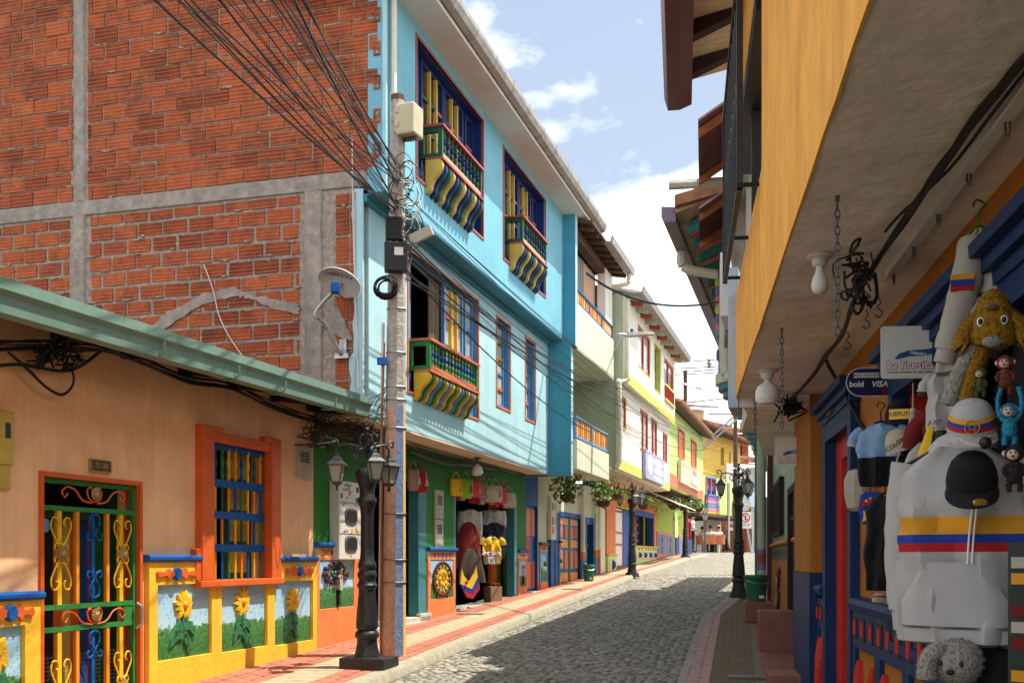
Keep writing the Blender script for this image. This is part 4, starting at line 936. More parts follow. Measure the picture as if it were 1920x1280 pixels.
mb = MB(); mb.box(LF, sh1[0], sh1[1], -.3, .10, -1.5, -.86); mb.box(LF, sh1[0]+.5, sh1[1]+.05, -.25, .06, -.86, -.80); obj('doorstep', mb, 'concrete_pale', blue)
mb = MB(); mb.box(LF, sh2[0], sh2[1], -.3, .02, -1.5, -.755); obj('doorstep', mb, 'concrete_pale', blue)
def figure_relief(parent, F, a, z0, h, o, top, mid, low, load=None):
    mb = MB(); s = h
    mb.i = 2; mb.loft([[F(a+x*s, o+q, z0+zz*s) for x, q in ((-wd, -.01), (-wd*.7, .03), (wd*.7, .03), (wd, -.01))] for wd, zz in ((.07, 0), (.06, .2), (.08, .38))])
    mb.i = 1; mb.loft([[F(a+x*s+.01, o+q, z0+zz*s) for x, q in ((-wd, -.01), (-wd*.7, .045), (wd*.7, .045), (wd, -.01))] for wd, zz in ((.09, .36), (.10, .5), (.11, .66), (.05, .72))])
    mb.i = 0; mb.ball(F(a+.01, o+.025, z0+.78*s), .06*s, 8, 6); mb.i = 1; mb.ball(F(a+.01, o+.02, z0+.84*s), (.09*s, .05*s, .03*s), 8, 4)
    obj('relief_figure', mb, ['skin', top, low], parent, smooth=True)
def mural(parent, F, a0, a1, z0, z1, kind, o=.03):
    mb = MB(); mb.box(F, a0, a1, o-.03, o, z0, z1); pn = obj('mural_panel', mb, 'painted_scene', parent); c = (a0+a1)/2; h = z1-z0
    rr = random.Random(int(c*100))
    if kind == 'porter':
        figure_relief(pn, F, c+.02, z0+.02, h*.92, o, 'cloth_cream', 'cloth_cream', 'cloth_black'); mb = MB()
        for k in range(60):
            t = rr.uniform(0, 6.28); q = rr.random()**.5; mb.i = rr.randrange(4); mb.ball(F(c-.05+math.cos(t)*q*(a1-a0)*.36, o+.02+.02*(1-q), z0+h*.72+math.sin(t)*q*h*.22), rr.uniform(.014, .028), 5, 4)
        obj('flower_load', mb, ['leaf', 'cloth_maroon', 'brown_wood', 'dark_blue_paint'], pn)
    elif kind == 'wreath':
        mb = MB(); ra, rz_ = (a1-a0)*.40, h*.42; cz = z0+h*.5
        for k in range(34):
            t = 2*math.pi*k/34; mb.i = k % 2; mb.ball(F(c+math.cos(t)*ra, o+.015, cz+math.sin(t)*rz_), .026, 6, 4)
        for k in range(26):
            t = 2*math.pi*k/26; mb.i = 2+k % 2; mb.ball(F(c+math.cos(t)*ra*.76, o+.015, cz+math.sin(t)*rz_*.78), .022, 5, 4)
        for k in range(8):
            t = 2*math.pi*k/8; mb.i = 4; mb.ball(F(c+math.cos(t)*ra*.36, o+.02, cz+math.sin(t)*rz_*.38), (.03, .03, .045), 6, 4)
        mb.i = 5; mb.ball(F(c, o+.03, cz), .025, 6, 4); mb.i = 1
        for s in (-1, 1): mb.box(F, c+s*ra*.55-.012, c+s*ra*.55+.012, o-.01, o+.02, z0, z0+h*.15)
        mb.i = 6; P = [(c+ra*math.cos(t*.5236), cz+rz_*math.sin(t*.5236)) for t in range(12)]; mb.prism([F(x, o-.01, y) for x, y in P], [F(x, o+.008, y) for x, y in P])
        obj('flower_disc', mb, ['cloth_maroon', 'brown_wood', 'mustard_paint', 'dark_green_paint', 'yellow_paint', 'orange_paint', 'mustard_paint'], pn, smooth=True)
    elif kind == 'boat':
        mb = MB(); P = [(-.4, .45), (-.3, .36), (.3, .36), (.42, .47)]; mb.prism([F(c+x*(a1-a0), o-.01, z0+y*h) for x, y in P], [F(c+x*(a1-a0), o+.035, z0+y*h) for x, y in P]); mb.i = 1; mb.box(F, c-.25*(a1-a0), c+.3*(a1-a0), o, o+.03, z0+.47*h, z0+.55*h); mb.i = 2; mb.ball(F(c+.1*(a1-a0), o+.01, z0+.62*h), (.05, .03, .06), 7, 5)
        obj('relief_boat', mb, ['cloth_cream', 'print_white', 'leaf'], pn)
    elif kind == 'woman': figure_relief(pn, F, c, z0+.03, h*.9, o, 'cloth_white', 'cloth_white', 'cloth_black')
    return pn
def xstrip(parent, F, a0, a1, z0, z1, o=.03, mat='cream_tile', n=4):
    mb = MB(); mb.box(F, a0, a1, o-.03, o, z0, z1); b = obj('tile_band', mb, mat, parent); mb = MB(); w_ = (a1-a0)*.84/n; h = (z1-z0)*.27; c = (z0+z1)/2
    for k in range(n):
        x = a0+(a1-a0)*.08+w_*(k+.5); mb.i = 0
        for s in (-1, 1):
            P = [(-w_*.48, -h*s), (-w_*.28, -h*s), (w_*.48, h*s), (w_*.28, h*s)]; mb.prism([F(x+p, o, c+q) for p, q in P], [F(x+p, o+.010+.002*s, c+q) for p, q in P])
        if k: mb.i = 1; mb.prism([F(x-w_*.5+p, o, c+q) for p, q in ((-.015, 0), (0, -.026), (.015, 0), (0, .026))], [F(x-w_*.5+p, o+.014, c+q) for p, q in ((-.015, 0), (0, -.026), (.015, 0), (0, .026))])
    obj('cross_motif', mb, ['orange_red_paint', 'blue_paint'], b); return b
def zocalo(parent, F, a0, a1, ztop, kind, pz0, pz1, pa0, pa1, base='orange_base', strip='cream_tile', n=4, moul='blue_paint', zbase=-1.5):
    mb = MB(); mb.wall(F, a0, a1, zbase, ztop-.12, .03, .03, [(pa0, pa1, pz0, pz1)]); obj('wainscot', mb, base, parent, bevel=.006)
    mural(parent, F, pa0, pa1, pz0, pz1, kind, .02); xstrip(parent, F, a0, a1, ztop-.12, ztop-.02, n=n, mat=strip); moulding(parent, F, a0-.01, a1+.01, ztop+.01, moul, .055)
zocalo(blue, LF, B1+.01, A(678), .13, 'porter', -.56, -.03, A(595), A(659), n=4)
zocalo(blue, LF, A(799), A(850.5), .11, 'wreath', -.58, -.03, A(804), A(846.5), n=6)
zocalo(blue, LF, A(969.5), A(986), .11, 'woman', -.52, -.06, A(971.5), A(984), n=2)
mb = MB(); mb.box(LF, A(781), A(802), 0, .06, -1.3, -.76); obj('door_block', mb, 'concrete_pale', blue)
# meter cabinets on the shop wall
mb = MB(); a0, a1 = A(633, .1), A(676, .1); mb.box(LF, a0, a1, .0, .12, -.02, .86); cab = obj('meter_cabinet', mb, 'cabinet_white', blue, bevel=.006)
for zz in (.62, .27): mb = MB(); mb.box(LF, a0+.02, a1-.02, .12, .124, zz-.002, zz+.002); obj('seam', mb, 'print_black', cab)
for zz in (.47, .155):
    mb = MB(); q = [(math.copysign(abs(math.cos(t*.3927))**.5, math.cos(t*.3927))*.15, math.copysign(abs(math.sin(t*.3927))**.5, math.sin(t*.3927))*.085) for t in range(16)]
    c = (a0+a1)/2
    mb.prism([LF(c+x*1.12, .12, zz+y*1.15) for x, y in q], [LF(c+x, .135, zz+y) for x, y in q]); mb.i = 1; mb.prism([LF(c+x*.9, .13, zz+y*.85) for x, y in q], [LF(c+x*.86, .139, zz+y*.8) for x, y in q]); obj('meter_window', mb, ['grey_iron', 'glass_dark'], cab)
for zz, x in ((.31, .02), (.03+.02, .0)):
    mb = MB(); c = (a0+a1)/2+x; mb.prism([LF(c+p, .12, zz+q) for p, q in ((-.035, -.03), (.035, -.03), (0, .035))], [LF(c+p, .1245, zz+q) for p, q in ((-.035, -.03), (.035, -.03), (0, .035))]); mb.i = 1; mb.box(LF, c-.004, c+.004, .1245, .1255, zz-.018, zz+.015); obj('warning_sticker', mb, ['yellow_paint', 'print_black'], cab)
rr = random.Random(5)
for k, (c_, x, zz) in enumerate((('print_blue', .10, .69), ('print_blue', .75, .66), ('sky_blue_paint', .40, .80), ('print_black', .78, .78), ('orange_paint', .72, .32), ('salmon_paint', .45, .735))):
    mb = MB(); x = a0+(a1-a0)*x; s_ = rr.uniform(.018, .03); mb.box(LF, x-s_, x+s_, .12, .1235, zz-s_, zz+s_); obj('sticker', mb, c_, cab)
mb = MB()
for k in range(16):                            # pen scribbles
    x = a0+(a1-a0)*rr.uniform(.1, .8); zz = rr.choice([.82, .76, .68, .60, .36, .30]); P = [LF(x+.016*i, .1215, zz+rr.uniform(-.02, .02)) for i in range(6)]; mb.tube(P, .0022, 4)
obj('scribble', mb, 'print_black', cab)
meter_box(blue, LF, A(813.5), A(828.5), .55, .96, .03, 'box_grey'); meter_box(blue, LF, A(813), A(828), .14, .54, .03, 'box_grey')
# open orange door leaf inside the right-hand shop opening
mb = MB(); da0, da1 = A(917, -.4), A(963, -.4); mb.box(LF, da0, da1, -.42, -.37, -.72, .98); lf = obj('door_leaf', mb, 'orange_red_paint', blue)
mb = MB(); 
for q in (.12, .56):
    mb.box(LF, da0+(da1-da0)*q, da0+(da1-da0)*(q+.32), -.37, -.362, -.45, .25)
obj('door_panel', mb, 'mustard_paint', lf)
for zz in (-.55, .30): mb = MB(); mb.box(LF, da1-.03, da1+.05, -.372, -.355, zz, zz+.13); obj('hinge', mb, 'black_iron', lf)
# ================================================================== LEFT: CREAM, WHITE, LIME HOUSES
def door(parent, F, a0, a1, z0, z1, o, leaf, panels, pmats, name='door', trim=None, th=.05):
    """panels: list of (fa0, fa1, fz0, fz1) fractions"""
    mb = MB(); mb.box(F, a0, a1, o-th, o, z0, z1); d = obj(name, mb, leaf, parent); w_, h = a1-a0, z1-z0
    for i, (p0, p1, q0, q1) in enumerate(panels):
        if trim:
            mb = MB(); mb.box(F, a0+w_*p0-.018, a0+w_*p1+.018, o, o+.008, z0+h*q0-.018, z0+h*q1+.018); obj('panel_trim', mb, trim, d)
        mb = MB(); mb.box(F, a0+w_*p0, a0+w_*p1, o, o+.014, z0+h*q0, z0+h*q1); obj('panel', mb, pmats[i % len(pmats)], d)
    return d
def frame_box(parent, F, a0, a1, z0, z1, o, w_, mat, th=.14, name='door_frame'):
    mb = MB(); mb.box(F, a0, a0+w_, o-th, o, z0, z1); mb.box(F, a1-w_, a1, o-th, o, z0, z1); mb.box(F, a0+w_, a1-w_, o-th, o-.003, z1-w_, z1); return obj(name, mb, mat, parent)
# ---- blue double door between the shop and the cream house (belongs to the aqua building)
a0, a1 = A(986), A(1009); gz = G(LF(a0, 0, 0).y)
mb = MB(); mb.wall(LF, a0, a1, gz-.6, 1.66, -.01, .2, [(a0+.06, a1-.02, gz-.6, .98)]); obj('door_surround', mb, 'blue_paint', blue)
door(blue, LF, a0+.06, a1-.02, gz, .98, -.06, 'blue_paint', [(.12, .55, .06, .34), (.12, .55, .40, .62), (.12, .55, .66, .95), (.64, .92, .06, .34), (.64, .92, .66, .95)], ['orange_red_paint', 'red_paint'], trim='orange_red_paint')
mb = MB(); mb.box(LF, a0, a1+.02, -.1, .12, gz-.4, gz+.02); obj('doorstep', mb, 'concrete_pale', blue)

cream = thing('cream_house', 'cream plaster house with two orange and blue railed balconies and curtained top floor', 'house', LF(22, -1, G(21.3)))
CA0, CA1 = A(1009), A(1127); CE = 23.85
mb = MB(); openings = [(A(1025), A(1047), -1.2, .9), (A(1048), A(1089), -1.2, .95), (A(1097), A(1114), -1.2, .92)]
mb.wall(LF, CA0, CA1+.5, -1.2, 1.66, 0, .22, openings); obj('ground_wall', mb, 'cream_plaster', cream)
mb = MB(); mb.box(LF, CA0, CA1+.6, -2.2, -2.1, -1.2, 6); mb.box(LF, CA0, CA0+.08, -2.1, -.23, -1, 6); mb.box(LF, BR_A1+.2, CE, -2.1, .0, 3.70, 3.76); obj('back_wall', mb, 'sage_plaster', cream)
for i, (q0, q1) in enumerate(((A(1025), A(1047)), (A(1048), A(1089)), (A(1097), A(1114)))):
    z0 = G(LF(q0, 0, 0).y)-.02
    if i == 0:
        mb = MB(); mb.box(LF, q0, q0+.30, -.25, -.03, z0, .9); obj('door', mb, 'dark_green_paint', cream); frame_box(cream, LF, q0+.3, q1, z0, .92, .01, .30, 'blue_paint')
    if i == 1:
        frame_box(cream, LF, q0, q1, z0, .97, .012, .10, 'blue_paint')
        m_ = (q0+q1)/2
        for (b0, b1) in ((q0+.1, m_-.01), (m_+.01, q1-.1)):
            door(cream, LF, b0, b1, z0, .87, -.04, 'dark_green_paint', [(.12, .88, .05, .17), (.12, .42, .24, .50), (.58, .88, .24, .50), (.12, .88, .55, .66), (.12, .42, .70, .86), (.58, .88, .70, .86), (.12, .88, .89, .97)], ['orange_paint', 'salmon_paint', 'salmon_paint'], trim='sky_blue_paint')
    if i == 2:
        mb = MB(); mb.box(LF, q0+.02, q0+.3, -.12, -.05, z0, .9); obj('door', mb, 'green_paint', cream); frame_box(cream, LF, q0, q1, z0, .94, .01, .16, 'blue_paint')
for q0, q1, top in ((A(1010), A(1024), .14), (A(1046.5), A(1048.5), .20), (A(1089), A(1097), .16)):
    z0 = G(LF(q0, 0, 0).y); w_ = q1-q0
    zocalo(cream, LF, q0, q1, top+.12, 'boat', z0+.16, top-.08, q0+w_*.1, q1-w_*.1, n=2, strip='orange_base', moul='dark_green_paint', base='sky_blue_paint', zbase=z0-.3)
    mb = MB(); mb.box(LF, q0-.005, q1+.005, .0, .04, z0-.3, z0+.14); obj('plinth', mb, 'orange_base', cream)
mb = MB(); mb.box(LF, A(1026), A(1036), .0, .08, .36, 1.22); cb = obj('meter_cabinet', mb, 'cabinet_white', cream)
for zz in (1.02, .74): mb = MB(); mb.box(LF, A(1026)+.1, A(1036)-.08, .08, .10, zz-.07, zz+.07); obj('meter_window', mb, 'mustard_paint', cb)
mb = MB(); mb.box(LF, A(1026)+.1, A(1036)-.16, .08, .09, .48, .62); obj('label_plate', mb, 'orange_paint', cb)
for u, r_ in ((1093, .055), (1117, .05), (1122.5, .05)):
    aa = A(u, .08); z0 = G(LF(aa, 0, 0).y); pp = MB(); pp.tube([LF(aa, .08, z0+.5), LF(aa, .08, 1.6)], r_, 8); pp.i = 1; pp.tube([LF(aa, .08, z0-.05), LF(aa, .08, z0+.42)], r_*1.02, 8); pp.i = 2; pp.tube([LF(aa, .08, z0+.42), LF(aa, .08, z0+.6)], r_*1.03, 8)
    obj('drain_pipe', pp, ['pvc', 'orange_red_paint' if u > 1120 else 'sky_blue_paint', 'orange_base'], cream, smooth=True)
# middle balcony
def slat_rail(parent, F, a0, a1, o, z0, z1, nseg, nper, frame='sky_blue_paint', slat=('orange_paint', 'yellow_paint', 'salmon_paint')):
    mb = MB(); mb.box(F, a0, a1, o-.05, o+.01, z1-.04, z1); mb.box(F, a0, a1, o-.04, o, z0, z0+.05)
    for k in range(nseg+1):
        q = a0+(a1-a0)*k/nseg; mb.box(F, q-.03 if k else q, q+.03 if k < nseg else q, o-.045, o+.004, z0+.05, z1-.04)
    rl = obj('balcony_rail', mb, frame, parent)
    for k in range(nseg*nper):
        q = a0+(a1-a0)*(k+.5)/(nseg*nper); w_ = (a1-a0)/(nseg*nper)*.32
        mb = MB(); mb.box(F, q-w_, q+w_, o-.035, o-.012, z0+.05, z1-.04); obj('slat', mb, slat[k % len(slat)], rl)
    return rl
cA0, cA1 = BR_A1+.165, A(1142, 1.0)
mb = MB(); mb.box(LF, cA0, cA1, .90, 1.0, 1.60, 2.14); mb.box(LF, cA1-.10, cA1, -.1, .90, 1.601, 2.139); mb.box(LF, cA0, cA1-.10, -.1, .90, 1.60, 1.68); obj('balcony_parapet', mb, 'cream_plaster', cream, bevel=.01)
slat_rail(cream, LF, cA0, cA1-.03, .97, 2.18, 2.57, 2, 9)
mb = MB(); mb.wall(LF, cA0, CE+.2, 1.66, 3.76, .02, .15, [(A(1101, .02), A(1114, .02), 1.68, 3.15)]); obj('loggia_wall', mb, 'sage_plaster', cream)
frame_box(cream, LF, A(1101, .02), A(1114, .02), 1.68, 3.17, .05, .12, 'blue_paint'); mb = MB(); mb.box(LF, A(1101, .02), A(1114, .02), -.1, -.06, 1.68, 3.1); obj('door', mb, 'mustard_paint', cream)
mb = MB(); mb.tube([LF(A(1118, .06), .06, 1.7), LF(A(1118, .06), .06, 3.7)], .04, 8); obj('drain_pipe', mb, 'pvc', cream, smooth=True)
# top floor
mb = MB(); mb.box(LF, cA0, CE, .88, 1.0, 3.76, 4.60); mb.box(LF, cA0, CE, -.2, .88, 3.76, 3.84); obj('top_parapet', mb, 'cream_plaster', cream)
slat_rail(cream, LF, cA0, CE-.06, .985, 4.60, 4.89, 3, 7, frame='blue_paint')
mb = MB(); mb.box(LF, CE-.75, CE, .80, .97, 4.60, 5.95); obj('corner_pier', mb, 'white_plaster', cream)
for q0, q1, c_ in ((cA0+.02, cA0+.45, 'curtain_peach'), (cA0+.40, cA0+1.75, 'curtain_grey'), (cA0+1.70, CE-.70, 'curtain_peach')):
    n = int((q1-q0)/.035); mb = MB(); row = lambda zz, d: [LF(q0+(q1-q0)*k/n, .72+.03*math.sin(k*1.25)+d, zz) for k in range(n+1)]
    mb.loft([row(4.62, 0)+row(4.62, -.012)[::-1], row(5.82, 0)+row(5.82, -.012)[::-1]]); obj('curtain', mb, c_, cream, smooth=True)
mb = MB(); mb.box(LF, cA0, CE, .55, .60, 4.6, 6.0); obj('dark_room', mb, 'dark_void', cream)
mb = MB(); mb.box(LF, cA0, CE+.1, .78, .95, 5.84, 6.02); obj('roof_beam', mb, 'brown_wood', cream)
P = [(-2.2, 6.65), (1.28, 6.02), (1.28, 6.07), (-2.2, 6.72)]
mb = MB(); mb.prism([LF(BR_A1+.2, p, q) for p, q in P], [LF(CE+.15, p, q) for p, q in P]); rf = obj('roof', mb, 'brown_wood', cream)
for k in range(9):
    aa = BR_A1+.4+k*.42; P2 = [(.3, 6.10), (1.24, 5.94), (1.24, 6.02), (.3, 6.185)]; mb = MB(); mb.prism([LF(aa, p, q) for p, q in P2], [LF(aa+.07, p, q) for p, q in P2]); obj('rafter', mb, 'brown_wood', rf)
P = [(1.24, 6.00), (1.40, 6.00), (1.42, 6.14), (1.39, 6.14), (1.37, 6.04), (1.24, 6.04)]
mb = MB(); mb.prism([LF(21.6, p, q) for p, q in P], [LF(CE+.25, p, q) for p, q in P]); obj('gutter', mb, 'gutter_grey', rf)
mb = MB(); e = CE+.05; mb.tube(catmull([LF(e, 1.32, 6.0), LF(e, 1.32, 5.86), LF(e-.02, 1.28, 5.78), LF(e-.1, .9, 5.72), LF(e-.2, .3, 5.68)], 5), .05, 8); obj('drain_pipe', mb, 'pvc', rf, smooth=True)

white = thing('white_house', 'white plaster house with red framed windows and lime green bands', 'house', LF(28, -1, G(27)))
WA0, WA1 = 24.0, 32.0; OW3, OW2 = 1.20, 1.05
def z_at(u, v, o): return LF.z(A(u, o), v, o)
w3 = [(A(1196, OW3), A(1219, OW3), 4.35, 5.35), (A(1227, OW3), A(1238.5, OW3), 4.2, 5.4), (A(1245.5, OW3), A(1262.5, OW3), 4.22, 5.35)]
w2 = [(A(1165, OW2), A(1174, OW2), 2.82, 3.55), (A(1200, OW2), A(1215, OW2), 2.55, 3.6), (A(1220, OW2), A(1232, OW2), 2.55, 3.6), (A(1242.5, OW2), A(1251, OW2), 2.62, 3.45)]
mb = MB(); mb.wall(LF, WA0, WA1, 3.76, 5.62, OW3, .2, w3); mb.box(LF, WA0, WA0+.12, -.5, OW3-.2, 3.76, 5.6); obj('upper_wall', mb, 'white_plaster', white)
mb = MB(); mb.wall(LF, WA0, WA1, 1.90, 3.76, OW2, .2, w2); mb.box(LF, WA0, WA0+.12, -.5, OW2-.2, 1.9, 3.76); obj('lower_wall', mb, 'white_plaster', white)
mb = MB(); mb.box(LF, WA0-.012, WA0-.001, -.3, OW3-.02, 3.7, 5.6); mb.box(LF, WA0-.012, WA0-.001, -.3, OW2-.02, 1.9, 3.7); obj('side_skin', mb, 'sage_plaster', white)
mb = MB(); mb.box(LF, WA0, WA1, OW3-.004, OW3+.012, 3.76, 4.0); mb.box(LF, WA0, WA1, OW2-.004, OW2+.012, 1.90, 2.12); obj('lime_band', mb, 'lime_band', white)
mb = MB(); mb.box(LF, WA0, WA1, -.3, OW2-.21, 1.88, 1.95); mb.box(LF, WA0, WA1, -.3, OW2-.21, 3.7, 3.78); obj('soffit', mb, 'soffit_beige', white)
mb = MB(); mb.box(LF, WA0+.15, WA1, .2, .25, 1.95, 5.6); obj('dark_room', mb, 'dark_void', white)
for i, (q0, q1, z0, z1) in enumerate(w3+w2):
    o = OW3 if i < 3 else OW2; t = .05
    mb = MB(); mb.box(LF, q1-.05, q1, o-.12, o+.008, z0, z1); mb.box(LF, q0, q1-.05, o-.12, o+.006, z0, z0+.03); mb.box(LF, q0, q1-.05, o-.12, o+.006, z1-.03, z1); wn = obj('window', mb, 'lime_band', white)
    if i == 1: 
        continue
    n = 2 if (q1-q0) > .7 else 1
    for k in range(n):
        b0 = q0+(q1-.05-q0)*k/n; b1 = q0+(q1-.05-q0)*(k+1)/n
        mb = MB(); mb.box(LF, b0, b0+t, o-.07, o-.01, z0+.03, z1-.03); mb.box(LF, b1-t, b1, o-.07, o-.01, z0+.03, z1-.03); mb.box(LF, b0+t, b1-t, o-.07, o-.01, z1-.08, z1-.03); mb.box(LF, b0+t, b1-t, o-.07, o-.01, z0+.03, z0+.08); obj('frame', mb, 'red_paint', wn)
        mb = MB(); mb.box(LF, b0+t, b1-t, o-.05, o-.04, z0+.08, z1-.08); obj('pane', mb, 'glass_white' if i >= 3 else 'glass_pale', wn)
    if i == 2:
        mb = MB(); mb.box(LF, q0+.05, q1-.1, o-.055, o-.04, z0+.1, z1-.25); obj('curtain', mb, 'salmon_pale', wn)
    if i in (1, 2):
        for k in range(7): mb = MB(); a_ = q0+(q1-q0)*(k+.5)/7; mb.box(LF, a_-.02, a_+.02, o+.01, o+.04, z0+.02, z0+.36); obj('baluster', mb, 'red_paint', wn)
        mb = MB(); mb.box(LF, q0-.02, q1+.02, o+.0, o+.06, z0+.36, z0+.41); mb.box(LF, q0-.02, q1+.02, o+.0, o+.06, z0-.03, z0+.02); obj('rail', mb, 'lime_band', wn)
mb = MB(); P = [(-2.2, 6.3), (1.5, 5.62), (1.5, 5.67), (-2.2, 6.36)]; mb.prism([LF(WA0, p, q) for p, q in P], [LF(WA1+.3, p, q) for p, q in P]); rf = obj('roof', mb, 'soffit_white', white)
for k in range(13):
    aa = WA0+.2+k*.63; P2 = [(.9, 5.62), (1.46, 5.50), (1.46, 5.62), (.9, 5.73)]; mb = MB(); mb.prism([LF(aa, p, q) for p, q in P2], [LF(aa+.11, p, q) for p, q in P2]); obj('rafter', mb, 'rail_red' if k % 2 else 'sage_plaster', rf)
P = [(1.44, 5.60), (1.60, 5.60), (1.63, 5.74), (1.60, 5.74), (1.57, 5.64), (1.44, 5.64)]
mb = MB(); mb.prism([LF(WA0, p, q) for p, q in P], [LF(WA1+.3, p, q) for p, q in P]); obj('gutter', mb, 'gutter_grey', rf)
mb = MB(); e = WA0+.08; mb.tube(catmull([LF(e, OW3+.05, 5.5), LF(e, OW3+.05, 4.0), LF(e, OW3+.05, 3.80), LF(e-.1, OW2+.05, 3.72), LF(e-.15, OW2+.05, 3.6), LF(e-.15, OW2+.05, 2.05), LF(e-.2, .8, 1.88)], 4), .06, 8); obj('drain_pipe', mb, 'pvc', white, smooth=True)
# its banner
q0, q1 = A(1211, OW2+.1), A(1246, OW2+.1)
mb = MB(); mb.box(LF, q0, q1, OW2+.02, OW2+.10, 1.93, 2.62); bn = tag(obj('shop_banner', mb, 'sign_lilac'), 'lilac printed banner on the white house wall below red windows', 'banner')
mb = MB(); 
for k, (x, y, sx, sy) in enumerate(((.22, .55, .13, .38), (.64, .72, .26, .15), (.66, .42, .26, .13), (.62, .14, .26, .08))):
    P = [(math.cos(t*.5236)*sx*(q1-q0), math.sin(t*.5236)*sy*.69) for t in range(12)]; mb.prism([LF(q0+(q1-q0)*x+p, OW2+.10, 1.93+.69*y+q) for p, q in P], [LF(q0+(q1-q0)*x+p, OW2+.104, 1.93+.69*y+q) for p, q in P])
obj('banner_print', mb, 'sign_white', bn)
# ground floor
WG = A(1127)
mb = MB(); gh = [(A(1127), A(1136), -.9, 1.2), (A(1153), A(1183), -.9, 1.35), (A(1188), A(1227), .32, 1.42), (A(1262), A(1272), -.5, 1.5)]
mb.wall(LF, WG, A(1285), -.9, 1.9, -.02, .22, gh); obj('ground_wall', mb, 'olive_plaster', white)
mb = MB(); mb.box(LF, A(1136), A(1153), -.02, .02, .05, 1.88); mb.box(LF, A(1183), A(1188), -.02, .015, -.4, 1.6); mb.box(LF, A(1226), A(1229.5), -.02, .015, .2, 1.6); mb.box(LF, A(1153), A(1229), -.02, .012, 1.42, 1.6); obj('coral_pillar', mb, 'orange_base', white)
z0 = G(LF(A(1160), 0, 0).y)
door(white, LF, A(1153)+.02, A(1172), z0, 1.3, -.06, 'red_paint', [(.15, .85, .06, .38), (.15, .85, .43, .58), (.15, .85, .63, .94)], ['sign_white'], trim='lime_band')
mb = MB(); mb.box(LF, A(1172), A(1183), -.2, -.05, z0, 1.3); obj('blue_jamb', mb, 'blue_paint', white)
mb = MB(); mb.box(LF, A(1127), A(1136), -.5, -.45, -.5, 1.2); obj('door', mb, 'mustard_paint', white)
frame_box(white, LF, A(1188), A(1227), .32, 1.42, -.01, .16, 'blue_paint', name='shop_window')
mb = MB(); mb.box(LF, A(1188), A(1227), -.35, -.3, .2, 1.5); obj('pane', mb, 'glass_dark', white)
for k in range(8):
    for j in range(3):
        mb = MB(); q = A(1190)+.2+j*.62+(k % 2)*.25; mb.box(LF, q, q+.5, -.3, -.27, .36+k*.12, .36+k*.12+.10); obj('brick', mb, 'brick', white)
def gz_(u): return G(LF(A(u), 0, 0).y)
mb = MB(); mb.box(LF, A(1186), A(1229.5), -.02, .03, -.6, .32); mb.box(LF, A(1137), A(1153), -.02, .04, -.7, .06); ws = obj('wainscot', mb, 'lime_plaster', white)
for k in range(4):
    q0 = A(1190)+(A(1229)-A(1190))*k/4+.06; q1 = q0+(A(1229)-A(1190))/4-.12
    mb = MB(); mb.box(LF, q0, q1, .03, .045, -.05, .18); mb.i = 1; mb.ball(LF((q0+q1)/2, .045, .08), (.10, .04, .085), 8, 5); obj('relief_panel', mb, ['cream_tile', 'blue_paint'], ws)
mb = MB(); mb.box(LF, A(1139), A(1150), .04, .055, -.42, -.02); mb.i = 1; mb.ball(LF(A(1144.5), .05, -.18), (.10, .05, .13), 8, 6); mb.i = 2; mb.ball(LF(A(1144.5), .05, -.36), (.04, .03, .05), 8, 6); obj('relief_panel', mb, ['cream_tile', 'blue_paint', 'rail_red'], ws)
mb = MB()
for k in range(9): mb.i = k % 3; q = A(1189)+(A(1229)-A(1189))*(k+.5)/9; mb.box(LF, q-.06, q+.06, .03, .045, .22, .29)
obj('tile_band', mb, ['yellow_paint', 'red_paint', 'sky_blue_paint'], ws)
moulding(white, LF, A(1186), A(1230), .33, 'yellow_paint'); moulding(white, LF, A(1137), A(1153), .07, 'yellow_paint')
for (u0, u1, kind) in ((1230.5, 1261, 2), (1272, 1286, 1)):
    mb = MB(); mb.box(LF, A(u0), A(u1), -.02, .03, -.4, .86); ws = obj('wainscot', mb, 'salmon_paint', white)
    for k in range(kind):
        q0 = A(u0)+(A(u1)-A(u0))*(k+.08)/kind; q1 = A(u0)+(A(u1)-A(u0))*(k+.92)/kind
        mb = MB(); mb.box(LF, q0, q1, .03, .04, .13, .78); pn = obj('mural_panel', mb, 'pole_blue', ws); figure_relief(pn, LF, (q0+q1)/2, .16, .6, .04, 'skin', 'cloth_cream', 'leaf')
mb = MB(); mb.box(LF, A(1262), A(1272), -.6, -.55, -.3, 1.6); obj('recess_door', mb, 'blue_paint', white)

